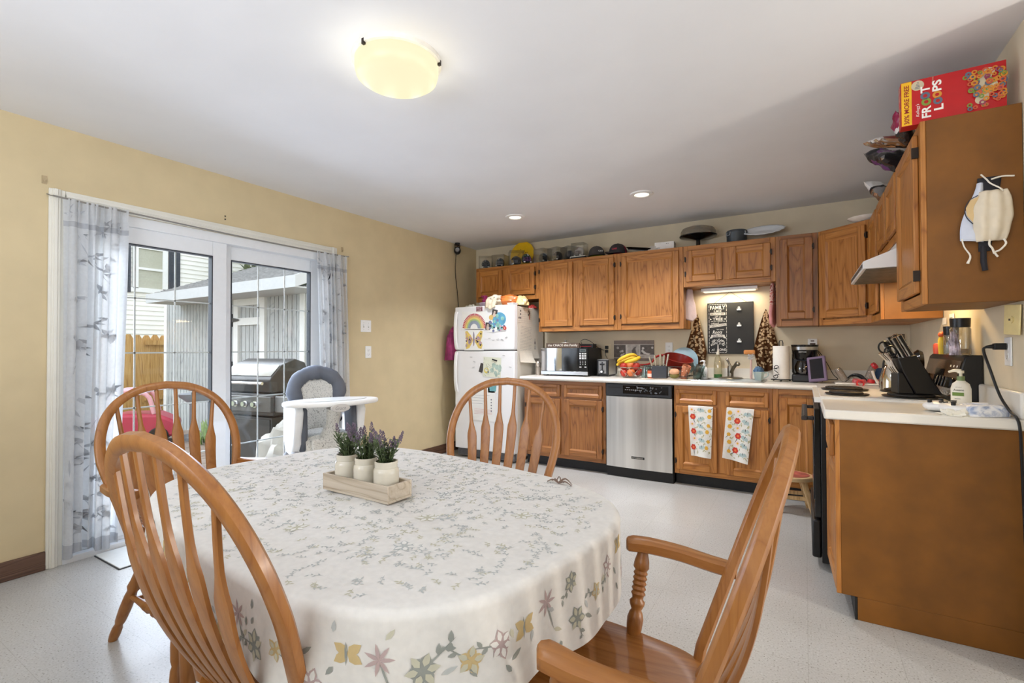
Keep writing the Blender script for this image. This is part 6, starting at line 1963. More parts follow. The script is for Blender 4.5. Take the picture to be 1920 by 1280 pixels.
def wipes_mat():
    m, nt, b = new_mat('wipes_print')
    n = node(nt, 'ShaderNodeTexNoise', Scale=28.0, Detail=3.0, Distortion=1.5)
    nt.links.new(coords(nt), n.inputs['Vector'])
    r = ramp(nt, [(0.36, lin((150, 166, 196))), (0.5, lin((214, 220, 232))), (0.62, lin((240, 242, 246)))])
    nt.links.new(n.outputs['Fac'], r.inputs['Fac']); nt.links.new(r.outputs['Color'], b.inputs['Base Color'])
    b.inputs['Roughness'].default_value = 0.3
    return m
mb.obj('pouch', wipes_mat(), wp)
mb = MB(); mb.prism([(0.03 * math.cos(a), 0.02 * math.sin(a)) for a in [2 * PI * k / 20 for k in range(20)]], 0.044, 0.050)
mb.obj('lid', P((236, 236, 240), 0.3, name='lid_white'), wp, bev=0.002)
mb = MB(); mb.bx(-0.045, 0.045, -0.025, 0.025, 0, 0.012)
one(mb, 'folded_packet', P((232, 222, 222), 0.5, var=0.08, scale=30, name='pinkish_packet'), 'flat pinkish white packet lying behind the wipes pack', 'packet', (0.648, 2.79, 0.918), 1.2, bev=0.004)
sc2 = thing('red_tool', 'small red and black gripping tool lying beside the lotion bottle', 'tool', (0.58, 2.84, 0.918), 0.6)
mb = MB(); mb.tube([(-0.05, 0, 0.008), (0, 0.004, 0.012), (0.03, 0, 0.012)], [0.007, 0.009, 0.008], 8, sm=3)
mb.obj('handle', P((50, 30, 28), 0.4, name='dark_grip'), sc2)
mb = MB(); mb.bx(0.015, 0.05, -0.014, 0.014, 0.002, 0.024)
mb.obj('head', P((190, 34, 34), 0.35, name='tool_red'), sc2, bev=0.004)
# cord at the right wall
cd = thing('power_cable', 'black power cord hanging from the right wall outlet in front of the counter end', 'cord', (0, 0, 0))
mb = MB(); mb.tube([(0.655, 2.765, 1.195), (0.645, 2.77, 1.18), (0.655, 2.73, 1.10), (0.672, 2.69, 1.0), (0.684, 2.63, 0.945), (0.690, 2.558, 0.91), (0.694, 2.55, 0.80), (0.697, 2.548, 0.62), (0.70, 2.545, 0.42), (0.705, 2.54, 0.05), (0.71, 2.45, 0.01)], 0.005, 8, sm=5)
mb.obj('cable', BLACK, cd)
mb = MB(); mb.bx(0.675, 0.712, 2.755, 2.785, 1.183, 1.21); mb.tube([(0.68, 2.768, 1.197), (0.65, 2.766, 1.194)], [0.011, 0.006], 8)
mb.obj('plug', BLACK, cd, bev=0.004)
# jars on the stove backguard, paper on wall
BGZ = 1.1555
def spice(name, label, y, r_, h_, fill, lidh, x=0.655, body=None, fm=None):
    t = thing(name, label, 'jar', (x, y, BGZ), 0)
    mb = MB(); mb.lathe([(0, 0), (r_ * 0.95, 0), (r_, 0.006), (r_, h_ * 0.9), (r_ * 0.85, h_), (r_ * 0.8, h_), (r_ * 0.92, h_ * 0.88), (r_ * 0.92, 0.008), (0, 0.004)], 22)
    mb.obj('glass', body or clear('jar_plastic', (238, 240, 240), 0.12, haze=0.06), t)
    if fill:
        mb = MB(); mb.lathe([(0, 0.005), (r_ * 0.9, 0.006), (r_ * 0.9, fill), (0, fill)], 20)
        mb.obj('contents', fm, t)
    mb = MB(); mb.lathe([(0, h_ - 0.004), (r_ * 0.95, h_ - 0.004), (r_ * 1.0, h_ + lidh), (0, h_ + lidh)], 22)
    mb.obj('lid', BLACK, t)
    return t
spice('tall_jar', 'tall clear jar with big black lid nearest the right wall outlet on the stove back', 3.17, 0.040, 0.14, 0.03, 0.04, fm=P((206, 150, 80), 0.6, var=0.4, scale=80, name='jar_treats'))
spice('clear_jar', 'medium clear jar with black lid second along the stove back', 3.345, 0.032, 0.105, 0.05, 0.042, fm=P((232, 230, 224), 0.7, name='sugar'))
spice('spice_jar', 'small white-labelled spice jar with black lid third along the stove back', 3.465, 0.023, 0.10, 0.09, 0.02, fm=P((236, 230, 218), 0.6, name='white_powder'))
mb = MB(); mb.lathe([(0, 0), (0.014, 0), (0.016, 0.04), (0.016, 0.075), (0.010, 0.095), (0, 0.1)], 14, 0); mb.sph((0, 0, 0.105), 0.016, 1)
one(mb, 'mustard_bottle', [P((222, 190, 50), 0.4, var=0.1, name='mustard_yellow'), P((210, 96, 50), 0.4, name='orange_cap')], 'little yellow bottle with orange top among the jars on the stove back', 'bottle', (0.63, 3.41, BGZ))
mb = MB(); mb.lathe([(0, 0), (0.022, 0), (0.024, 0.02), (0.024, 0.05), (0.018, 0.06), (0, 0.062)], 16)
one(mb, 'candle_jar', P((176, 72, 52), 0.3, var=0.15, name='rusty_red_glass'), 'small rusty red candle jar at the end of the stove back', 'candle', (0.65, 3.60, BGZ))
lump('plastic_bag', P((186, 176, 186), 0.3, var=0.6, scale=30, name='printed_film'), 'crumpled blue and red printed plastic bag stuffed in front of the tall jar', 'bag', (0.622, 3.115, BGZ), 0.020, 0.028, 0.10, 7.0, 0.5, fr=3)
mb = MB(); mb.M = RZ(-PI / 2) @ RX(PI / 2); mb.lathe([(0, 0), (0.07, 0), (0.08, 0.02), (0.055, 0.05), (0, 0.06)], 24)
one(mb, 'black_pot_lid', BLACKG, 'dark glossy round pan leaning on the stove back beside the knives', 'pan', (0.60, 3.74, 1.10))
mb = MB(); mb.bx(-0.035, 0.035, -0.012, 0, -0.06, 0.06, 0); mb.M = T(0, -0.0125, 0) @ RX(PI / 2); mb.rect(-0.035, 0.035, -0.06, 0.0, 1, 0.0004); mb.rect(-0.02, 0.0, -0.05, -0.015, 2, 0.0006)
one(mb, 'picture_block', [P((124, 106, 84), 0.6, var=0.15, name='tan_block'), P((206, 202, 196), 0.5, name='pale_photo'), P((120, 116, 112), 0.5, name='grey_figure')], 'small photo block with tan top on the back corner wall above the kettle', 'photo block', (0.655, YB - 0.001, 1.24), smooth=False)
mb = MB(); mb.M = T(0, 0, 0) @ RZ(-PI / 2) @ RX(PI / 2)
mb.rect(-0.055, 0.055, -0.09, 0.09, 0, 0)
for k in range(7): mb.rect(-0.045 + 0.01 * (k % 2), 0.02 + 0.004 * k, 0.065 - k * 0.02, 0.069 - k * 0.02, 1, 0.0006)
one(mb, 'hanging_note', [P((242, 240, 232), 0.8, var=0.02, name='note_paper'), P((90, 92, 100), 0.7, name='ink')], 'white handwritten note taped to the wall under the cabinets by the jars', 'note', (XR - 0.003, 3.66, 1.295), 0, smooth=False)
mb = MB(); mb.M = RZ(-PI / 2) @ RX(PI / 2); mb.rect(-0.05, 0.05, -0.02, 0.02, 0, 0)
one(mb, 'hanging_slip', P((242, 240, 232), 0.8, var=0.02, name='note_paper'), 'small white paper slip taped beside the handwritten note', 'note', (XR - 0.003, 3.83, 1.35), 0, smooth=False)
# step stool in front of the corner cabinet
ss = thing('step_stool', 'small wooden step stool with red painted top in front of the corner cabinet', 'stool', (-0.10, 4.10, 0), 0.15)
SW_ = wood('pale_pine', (216, 180, 130), (204, 166, 114), (178, 138, 88), 'z', contrast=0.4)
mb = MB(); mb.prism([(0.15 * math.cos(a), 0.13 * math.sin(a)) for a in [2 * PI * k / 32 for k in range(32)]], 0.235, 0.265)
mb.obj('seat', P((214, 180, 132), 0.5, var=0.06, name='pine_rim'), ss, bev=0.005)
mb = MB(); mb.prism([(0.125 * math.cos(a), 0.105 * math.sin(a)) for a in [2 * PI * k / 32 for k in range(32)]], 0.2655, 0.2675)
mb.obj('painted_top', P((178, 92, 76), 0.6, var=0.4, scale=16, name='faded_red_paint'), ss)
for sx in (-1, 1):
    for sy in (-1, 1):
        A, B = Vector((sx * 0.075, sy * 0.055, 0.235)), Vector((sx * 0.135, sy * 0.105, 0.0))
        mb = MB(); mb.sweep([A, B], [(1, 0, 0)] * 2, [(0, 1, 0)] * 2, 0.038, 0.03, rnd=0.2)
        mb.obj('leg', SW_, ss)
mb = MB(); mb.bx(-0.105, 0.105, -0.085, -0.065, 0.10, 0.125); mb.bx(-0.105, 0.105, 0.065, 0.085, 0.10, 0.125)
mb.obj('rail', SW_, ss)
# floral towels over the sink cabinet doors
TW = cloth_mat('towel_white_cotton', (240, 238, 230), 0.1, bump=0.3)
TWM = [TW, P((196, 60, 48), 0.9, name='towel_red'), P((172, 190, 188), 0.9, name='towel_bluegrey'), P((222, 172, 66), 0.9, name='towel_yellow'), P((52, 50, 50), 0.9, name='towel_black'), P((178, 172, 130), 0.9, name='towel_sage'), P((238, 220, 214), 0.9, name='towel_blush'), P((226, 120, 60), 0.9, name='towel_orange')]
def towel(label, x0, x1, ztop, xb0, xb1, zbot, tilt, seed):
    q = random.Random(seed)
    W_ = x1 - x0; Hh = ztop - zbot
    def f(a, b, lift=0.0):
        u, v = a / W_, b / Hh
        v = max(0.0, v)
        x = (x0 + W_ * u) * (1 - v) + (xb0 + (xb1 - xb0) * u) * v
        y = 4.333 - 0.012 * (v ** 0.5) - 0.006 * math.sin(u * 7 + seed) * (0.3 + v) - lift
        z = ztop - Hh * v - tilt * u * min(1, v + 0.15)
        if b < 0:
            z, y = ztop + 0.0 - tilt * u * 0.15, 4.333 + (-b) * 0.5 - lift
        return (x, y, z)
    mb = MB(); mb.grid(lambda u, v: f(u * W_, -0.03 + v * (Hh + 0.03)), 24, 40, 0)
    pt_ = lambda a, b: f(min(W_ - 0.001, max(0.001, a)), min(Hh, max(0.001, b)), 0.0012)
    def blot(a, b, r_, m, n=9, lift=0.0012):
        mb.poly([f(min(W_ - 0.001, max(0.001, a + r_ * math.cos(2 * PI * k / n) * (1 + 0.18 * (k % 2)))), min(Hh - 0.001, max(0.002, b + r_ * math.sin(2 * PI * k / n) * (1 + 0.18 * (k % 2)))), lift) for k in range(n)], m)
    def posy(a, b, r_, m):
        for k in range(6): blot(a + r_ * 0.6 * math.cos(k * PI / 3), b + r_ * 0.6 * math.sin(k * PI / 3), r_ * 0.5, m, 7, 0.0013)
        blot(a, b, r_ * 0.4, 7 if m == 1 else 3, 8, 0.0018)
    def fly(a, b, s_, an):
        for d, l_ in ((0.5, 1), (1.5, 0.8), (-0.5 + PI, 1), (-1.5 + PI, 0.8)): leaf(mb, lambda p, w_: f(min(W_ - 0.001, max(0.001, p)), min(Hh - 0.001, max(0.002, w_)), 0.0013), a, b, s_ * l_, s_ * 0.75, an + d, 2)
        leaf(mb, lambda p, w_: f(p, w_, 0.0019), a - 0.012 * math.cos(an + PI / 2), b - 0.012 * math.sin(an + PI / 2), 0.026, 0.005, an + PI / 2, 4)
    n = 0
    for b in [0.03 + 0.062 * i for i in range(int(Hh / 0.062))]:
        for a in (0.035, 0.10, 0.165):
            if a > W_ - 0.02: continue
            aa, bb = a + q.uniform(-0.012, 0.012), b + q.uniform(-0.01, 0.01)
            k = (n + seed) % 6
            if k == 0: posy(aa, bb, 0.022, 1); leaf(mb, pt_, aa, bb + 0.015, 0.05, 0.005, q.uniform(0.2, 2.8), 4)
            elif k in (1, 4): fly(aa, bb, 0.036, q.uniform(-0.5, 0.5))
            elif k == 2: posy(aa, bb, 0.016, 3)
            elif k == 3: posy(aa, bb, 0.02, 6)
            else: posy(aa, bb, 0.014, 3); leaf(mb, pt_, aa, bb, 0.045, 0.004, q.uniform(0, 6), 4)
            for j in range(4): leaf(mb, pt_, aa + 0.03 + q.uniform(-0.012, 0.012), bb + 0.03 + q.uniform(-0.012, 0.012), 0.02, 0.007, q.uniform(0, 6), 5)
            n += 1
    return one(mb, 'dish_towel', TWM, label, 'towel', smooth=True)
towel('white floral dish towel over the sink cabinet door nearest the dishwasher', -0.862, -0.662, 0.698, -0.838, -0.680, 0.275, 0.012, 3)
towel('white floral dish towel over the sink cabinet door beside the corner cabinet', -0.556, -0.352, 0.700, -0.592, -0.402, 0.285, 0.035, 8)
# chalkboard sign
CHB = P((40, 40, 40), 0.7, var=0.15, scale=6, name='chalkboard')
CHK = P((226, 224, 216), 0.8, name='chalk_white')
sg = thing('chalkboard', 'black chalkboard with white family tree lettering and three clips above the sink', 'chalkboard', (-0.60, YB - 0.022, 1.378))
mb = MB(); mb.bx(-0.20, 0.20, 0, 0.02, -0.243, 0.243)
bd = mb.obj('board', CHB, sg, bev=0.002)
mb = MB(); mb.M = T(0, -0.0006, 0) @ RX(PI / 2)
x0, x1 = -0.185, -0.028
xc = (x0 + x1) / 2
for k in range(7):
    a = x0 + (x1 - x0) * k / 7
    mb.rect(a + 0.003, a + 0.020, 0.226, 0.229); mb.rect(a + 0.003, a + 0.020, -0.231, -0.228)
for k in range(13):
    b = -0.228 + 0.455 * k / 13
    mb.rect(x0, x0 + 0.003, b + 0.004, b + 0.03); mb.rect(x1 - 0.003, x1, b + 0.004, b + 0.03)
mb.text('FAMILY', 0.135, 0.036, 0, (xc, 0.198), bold=0.012); mb.text('LIKE', 0.066, 0.018, 0, (xc, 0.164), bold=0.02)
mb.rect(x0 + 0.012, x1 - 0.012, 0.126, 0.149, 0, 0); mb.text('BRANCHES', 0.118, 0.014, 1, (xc, 0.1375), 0.0006, bold=0.02)
mb.text('on a', 0.05, 0.014, 0, (xc, 0.113), shear=0.3); mb.text('TREE', 0.09, 0.026, 0, (xc, 0.088), bold=0.02)
for s_ in (-1, 1): mb.poly([(xc + s_ * 0.052, 0.088, 0), (xc + s_ * 0.07, 0.096, 0), (xc + s_ * 0.07, 0.080, 0)])
mb.text('WE ALL GROW IN', 0.125, 0.010, 0, (xc, 0.066), bold=0.012); mb.text('Different', 0.075, 0.018, 0, (xc - 0.026, 0.047), shear=0.35, rot=0.12)
mb.poly([(x0 + 0.006, 0.006, 0), (x1 - 0.008, 0.024, 0), (x1 - 0.008, 0.048, 0), (x0 + 0.006, 0.030, 0)]); mb.text('DIRECTIONS', 0.13, 0.016, 1, (xc, 0.027), 0.0006, bold=0.015, rot=0.12)
mb.text('YET OUR', 0.066, 0.010, 0, (xc + 0.02, -0.012), bold=0.012); mb.text('Roots', 0.085, 0.032, 0, (xc - 0.004, -0.036), shear=0.25, bold=0.01)
mb.poly([(x0 + 0.016, -0.085, 0), (x1 - 0.016, -0.085, 0), (x1 - 0.02, -0.062, 0), (xc, -0.056, 0), (x0 + 0.02, -0.062, 0)]); mb.text('REMAIN', 0.09, 0.013, 1, (xc, -0.073), 0.0006, bold=0.02)
mb.poly([(x0 + 0.006, -0.098, 0), (x0 + 0.03, -0.092, 0), (x0 + 0.03, -0.075, 0), (x0 + 0.012, -0.080, 0)]); mb.poly([(x1 - 0.006, -0.098, 0), (x1 - 0.03, -0.092, 0), (x1 - 0.03, -0.075, 0), (x1 - 0.012, -0.080, 0)])
mb.poly([(xc - 0.011, -0.226, 0), (xc + 0.011, -0.226, 0), (xc + 0.005, -0.19, 0), (xc + 0.004, -0.15, 0), (xc - 0.004, -0.15, 0), (xc - 0.005, -0.19, 0)])
q = random.Random(5)
for k in range(110):
    a = q.uniform(-0.35, PI + 0.35); r_ = 0.062 * math.sqrt(q.uniform(0.03, 1))
    cx_, cy_ = xc + r_ * math.cos(a), -0.150 + r_ * 0.82 * math.sin(a)
    an = math.atan2(cy_ + 0.16, cx_ - xc) + q.uniform(-0.4, 0.4)
    mb.M = T(0, -0.0006, 0) @ RX(PI / 2) @ T(cx_, cy_, 0) @ RZ(an)
    mb.poly([(-0.006, 0, 0), (0, 0.0026, 0), (0.007, 0, 0), (0, -0.0026, 0)])
mb.M = T(0, -0.0006, 0) @ RX(PI / 2)
mb.text('AS', 0.03, 0.017, 0, (x0 + 0.034, -0.205), shear=0.2, bold=0.01, rot=0.2); mb.text('ONE', 0.058, 0.022, 0, (x1 - 0.038, -0.203), bold=0.02)
mb.obj('chalk_lettering', [CHK, CHB], bd, smooth=False)
for k, (z, l_) in enumerate(((0.172, ''), (0.022, ''), (-0.128, ''))):
    mb = MB(); mb.bx(0.06, 0.098, -0.010, 0, z - 0.008, z + 0.008); mb.M = T(0.079, -0.006, z + 0.018) @ RX(PI / 2); mb.lathe([(0.004, 0), (0.010, 0), (0.010, 0.003), (0.004, 0.003), (0.004, 0)], 14)
    mb.obj('clip', P((190, 188, 182), 0.3, 0.6, name='clip_steel'), sg, bev=0.002)
mb = MB(); mb.tube([(-0.135, 0.01, 0.243), (0.0, 0.012, 0.345), (0.14, 0.01, 0.243)], 0.0018, 5); mb.tube([(0.008 * math.cos(a), 0.010, 0.350 + 0.008 * math.sin(a)) for a in [k * PI / 6 for k in range(12)]], 0.0016, 5, closed=True)
mb.obj('hanging_wire', BRONZE, sg)
# brown leaf-print towels
BT = cloth_mat('brown_towel', (84, 56, 36), 0.1, bump=0.3)
BTL = P((196, 168, 130), 0.9, var=0.1, name='towel_leaf_beige')
def brown_towel(label, xt, zt, xl_, xr_, zb_, seed):
    q = random.Random(seed)
    Hh = zt - zb_
    def f(u, v, lift=0.0):
        k = min(1, v * 1.5) ** 0.8
        wl, wr = (xl_ - xt) * k, (xr_ - xt) * k
        if v > 0.66:
            g = 1 - 0.35 * (v - 0.66) / 0.34
            wl *= g; wr *= g
        x = xt + wl + (wr - wl) * u
        y = YB - 0.02 - 0.035 * k * (0.5 + 0.5 * math.sin(u * 15 + seed)) - 0.012 - lift
        z = zt - Hh * v + 0.03 * math.sin(u * 5 + seed) * (v > 0.6) * (v - 0.6)
        return (x, y, z)
    mb = MB(); mb.grid(lambda u, v: f(u, v), 36, 44, 0)
    for k in range(150):
        u, v = q.uniform(0.05, 0.95), q.uniform(0.03, 0.96)
        a0 = q.uniform(0, 6.28)
        wd = max(0.03, (xr_ - xl_) * min(1, v * 1.5) ** 0.8)
        for j in range(5):
            an = a0 + (j - 2) * 0.6
            L = q.uniform(0.014, 0.022) * (1 - 0.15 * abs(j - 2))
            pts = []
            for a, b in ((0, 0), (0.4, 0.32), (1, 0), (0.4, -0.32)):
                x, y = a * L, b * L * 0.8
                pts.append(f(min(0.99, max(0.01, u + (x * math.cos(an) - y * math.sin(an)) / wd)), min(0.99, max(0.01, v + (x * math.sin(an) + y * math.cos(an)) / Hh)), 0.0018))
            mb.poly(pts, 1)
    return one(mb, 'hanging_towel', [BT, BTL], label, 'towel')
brown_towel('brown leaf-print towel hanging on the wall between the blue plate and the chalkboard', -0.889, 1.52, -1.0, -0.805, 0.965, 1.0)
brown_towel('brown leaf-print towel hanging on the wall between the chalkboard and the paper towels', -0.299, 1.545, -0.40, -0.195, 0.99, 2.4)
# oven mitts / potholders at the cabinet sides
mt = MB(); mt.M = T(0, 0, 0) @ RZ(PI / 2) @ RX(PI / 2)
mt.prism([(-0.03, 0.0), (-0.05, -0.09), (-0.085, -0.15), (-0.075, -0.28), (0.02, -0.31), (0.07, -0.27), (0.055, -0.15), (0.035, -0.09), (0.025, 0.0)], -0.012, 0.012)
one(mt, 'hanging_oven_mitt', P((206, 188, 192), 0.9, var=0.06, bump=0.3, name='pale_pink_quilt'), 'pale pinkish oven mitt hanging on the cabinet side above the blue plate', 'oven mitt', (-0.925, 4.78, 1.75), -0.75, bev=0.01, seg=3)
def mitt_mat():
    m, nt, b = new_mat('red_floral_cloth')
    n = node(nt, 'ShaderNodeTexVoronoi', Scale=38.0)
    nt.links.new(coords(nt), n.inputs['Vector'])
    r = ramp(nt, [(0.25, lin((160, 50, 46))), (0.45, lin((224, 200, 190))), (0.7, lin((210, 130, 120)))])
    nt.links.new(n.outputs['Distance'], r.inputs['Fac']); nt.links.new(r.outputs['Color'], b.inputs['Base Color'])
    b.inputs['Roughness'].default_value = 0.9
    return m
mt2 = thing('hanging_oven_mitt', 'red and pink floral oven mitt hanging beside the chalkboard under the sink cabinet corner', 'oven mitt', (-0.232, 4.76, 1.755))
mb = MB(); mb.M = RZ(PI / 2 - 0.25) @ RX(PI / 2)
mb.prism([(-0.02, 0.0), (-0.045, -0.06), (-0.05, -0.20), (0.05, -0.20), (0.045, -0.06), (0.02, 0.0)], -0.014, 0.014)
mb.obj('cuff', mitt_mat(), mt2, bev=0.01, seg=3)
mb = MB(); mb.M = RZ(PI / 2 - 0.25) @ RX(PI / 2)
mb.prism([(-0.055, -0.19), (-0.08, -0.27), (-0.06, -0.36), (0.01, -0.39), (0.06, -0.34), (0.06, -0.19)], -0.014, 0.014)
mb.obj('hand', P((216, 150, 148), 0.9, var=0.08, bump=0.3, name='pink_quilt'), mt2, bev=0.012, seg=3)
mb = MB(); mb.tube([(0, 0.0, 0.0), (0.0, -0.01, 0.0), (0, 0, -0.02)], 0.004, 6)
mb.obj('loop', BLACK, mt2)
# under-cabinet light
uc = thing('under_cabinet_light', 'long white strip light fixed under the short sink cabinet', 'strip light', (-0.595, 4.87, 1.753))
mb = MB(); mb.bx(-0.24, 0.24, -0.05, 0.05, -0.03, 0.0)
mb.obj('housing', WHITE, uc, bev=0.005)
mb = MB(); mb.bx(-0.22, 0.22, -0.04, 0.04, -0.038, -0.03)
mb.obj('diffuser', P((250, 244, 226), 0.4, var=0.01, emit=0.75, name='strip_glow'), uc, bev=0.003)
# ================================================================ things on top of the wall cabinets
TOPZ = 2.134
HCL = clear('display_case_plastic', (250, 250, 249), 0.015)
def helmet(label, x, y, rz, shell, stripe, mask_col, s=1.0, group='miniature football helmets on the cabinet tops'):
    s *= 0.88
    t = thing('mini_helmet', label, 'helmet', (x, y, TOPZ + 0.012), rz, group)
    mb = MB()
    def f(u, v):
        a = u * 2 * PI
        b = -0.62 + v * (PI / 2 + 0.62)
        cx, cy, cz = math.cos(a) * math.cos(b), math.sin(a) * math.cos(b), math.sin(b)
        # -y is the face opening: pull the lower front edge up
        z = cz
        if cy < -0.35 and z < 0.30: z = 0.30 + (z - 0.30) * 0.12
        return (cx * 0.056 * s, cy * 0.066 * s, 0.052 * s + z * 0.062 * s)
    mb.grid(f, 30, 14, cu=True)
    mb.obj('shell', shell, t, ang=70)
    if stripe:
        mb = MB(); mb.sweep([(0, 0.0668 * s * math.cos(a), 0.052 * s + 0.063 * s * math.sin(a)) for a in [0.1 + q * (PI - 0.55) / 14 for q in range(15)]], [(1, 0, 0)] * 15, [(0, math.cos(a), math.sin(a)) for a in [0.1 + q * (PI - 0.55) / 14 for q in range(15)]], 0.014 * s, 0.002)
        mb.obj('stripe', stripe, t)
    mb = MB()
    for zz, yy in ((0.052, 0.074), (0.036, 0.080), (0.018, 0.078)):
        mb.tube([(-0.052 * s, -0.030 * s, (zz + 0.004) * s), (-0.034 * s, -yy * 0.9 * s, zz * s), (0, -yy * 1.05 * s, zz * s), (0.034 * s, -yy * 0.9 * s, zz * s), (0.052 * s, -0.030 * s, (zz + 0.004) * s)], 0.0028 * s, 6, sm=4)
    mb.tube([(-0.016 * s, -0.078 * s, 0.066 * s), (-0.016 * s, -0.084 * s, 0.018 * s)], 0.0028 * s, 6); mb.tube([(0.016 * s, -0.078 * s, 0.066 * s), (0.016 * s, -0.084 * s, 0.018 * s)], 0.0028 * s, 6)
    mb.obj('face_mask', mask_col, t)
    mb = MB(); mb.sph((-0.04 * s, -0.045 * s, 0.012 * s), (0.012 * s, 0.012 * s, 0.009 * s)); mb.sph((0.04 * s, -0.045 * s, 0.012 * s), (0.012 * s, 0.012 * s, 0.009 * s))
    mb.obj('chin_pad', WHITE, t)
    return t
def case(label, x, y, rz, w_=0.15, h_=0.145):
    mb = MB(); mb.bx(-w_ / 2, w_ / 2, -w_ / 2, w_ / 2, 0.002, 0.004)
    a = w_ / 2; e = 0.0015
    mb.bx(-a, -a + e, -a, a, 0.004, h_); mb.bx(a - e, a, -a, a, 0.004, h_); mb.bx(-a + e, a - e, -a, -a + e, 0.004, h_); mb.bx(-a + e, a - e, a - e, a, 0.004, h_); mb.bx(-a, a, -a, a, h_, h_ + e)
    return one(mb, 'display_case', HCL, label, 'display case', (x, y, TOPZ), rz, 'clear helmet display cases', smooth=False)
HB = P((34, 34, 40), 0.2, var=0.1, name='helmet_black', coat=0.5)
HN = P((44, 58, 72), 0.2, var=0.1, name='helmet_navy', coat=0.5)
HGN = P((34, 58, 50), 0.2, var=0.1, name='helmet_green', coat=0.5)
SILV = P((150, 152, 158), 0.3, 0.6, name='helmet_silver')
DK = P((40, 42, 46), 0.35, name='mask_dark')
HY = 4.73
helmet('small shiny black football helmet, first on the cabinet top from the security camera corner', -3.235, HY, 0.5, HB, SILV, DK); case('clear case over the helmet nearest the security camera corner', -3.235, HY, 0.5, 0.155)
helmet('small dark helmet with visible face mask, second on the cabinet top from the camera corner', -3.03, HY, 0.15, HN, SILV, P((150, 154, 158), 0.3, 0.5, name='mask_grey')); case('clear case over the second helmet from the security camera corner', -3.03, HY, 0.15, 0.155, 0.14)
helmet('larger dark helmet just before the yellow disc', -2.815, HY, -0.9, HB, None, SILV, 1.02); case('clear case over the dark helmet just before the yellow disc', -2.815, HY, -0.9, 0.165, 0.165)
helmet('green-black helmet with white stripe in front of the yellow disc', -2.665, HY - 0.03, 0.9, HGN, P((220, 220, 220), 0.4, name='stripe_white'), P((120, 70, 130), 0.4, name='mask_purple'), 1.08)
mb = MB(); mb.M = RX(PI / 2 - 0.16); mb.lathe([(0, 0), (0.15, 0), (0.158, 0.006), (0.158, 0.012), (0.15, 0.012), (0.12, 0.006), (0, 0.006)], 40)
q = random.Random(4)
for k in range(24):
    a, r_ = q.uniform(0, 6.28), q.uniform(0.02, 0.10)
    mb.disc(r_ * math.cos(a), r_ * math.sin(a), q.uniform(0.003, 0.008), 1, 7, 0.0068, ry=q.uniform(0.003, 0.006))
one(mb, 'yellow_disc', [P((236, 190, 24), 0.35, var=0.04, name='yellow_plastic'), P((70, 56, 30), 0.6, name='scribbled_ink')], 'bright yellow disc with dark scribbles leaning on the wall above the cabinets', 'disc', (-2.83, 4.90, TOPZ + 0.158))
mb = MB(); mb.bx(-0.05, 0.05, -0.02, 0.02, 0, 0.035)
one(mb, 'white_card', P((226, 220, 206), 0.7, name='cream_card'), 'small cream card lying between yellow disc and the helmet with silver stripe', 'card', (-2.565, 4.80, TOPZ))
helmet('navy helmet with silver side stripe, first right of the yellow disc', -2.465, HY, 1.2, HN, P((226, 226, 228), 0.3, name='stripe_silver_white'), DK, 1.0); case('clear case over the helmet first right of the yellow disc', -2.465, HY, 1.2, 0.158, 0.15)
helmet('black helmet with white stripe and pale face mask, second right of the yellow disc', -2.29, HY, -0.4, HB, P((222, 222, 222), 0.4, name='stripe_white'), P((176, 172, 160), 0.3, 0.4, name='mask_pale')); case('clear case over the helmet with pale face mask', -2.295, HY, -0.4, 0.155, 0.145)
helmet('plain charcoal helmet turned away, third right of the yellow disc', -2.145, HY, 2.6, P((56, 56, 60), 0.3, var=0.1, name='helmet_charcoal', coat=0.4), None, P((170, 160, 140), 0.3, 0.4, name='mask_tan'), 0.95); case('clear case over the plain charcoal helmet turned away', -2.145, HY, 2.6, 0.148, 0.14)
mb = MB(); mb.bx(-0.08, 0.08, -0.07, 0.07, 0, 0.018, 0); mb.bx(-0.085, 0.085, -0.075, 0.075, 0.018, 0.024, 1)
one(mb, 'display_stand', [BLACK, P((226, 222, 210), 0.4, name='stand_top')], 'black display stand with cream top under the white helmet', 'stand', (-2.025, HY, TOPZ), 0, bev=0.002)
t_ = helmet('silvery white football helmet on a black stand beside the grey cap', -2.03, HY, -0.25, P((206, 200, 196), 0.3, var=0.08, name='helmet_white', coat=0.4), P((150, 110, 100), 0.4, name='stripe_rust'), P((160, 150, 146), 0.3, 0.4, name='mask_grey2')); t_.location.z += 0.016
c_ = case('clear case around the silvery white helmet', -2.03, HY, 0.0, 0.14, 0.14); c_.location.z += 0.024
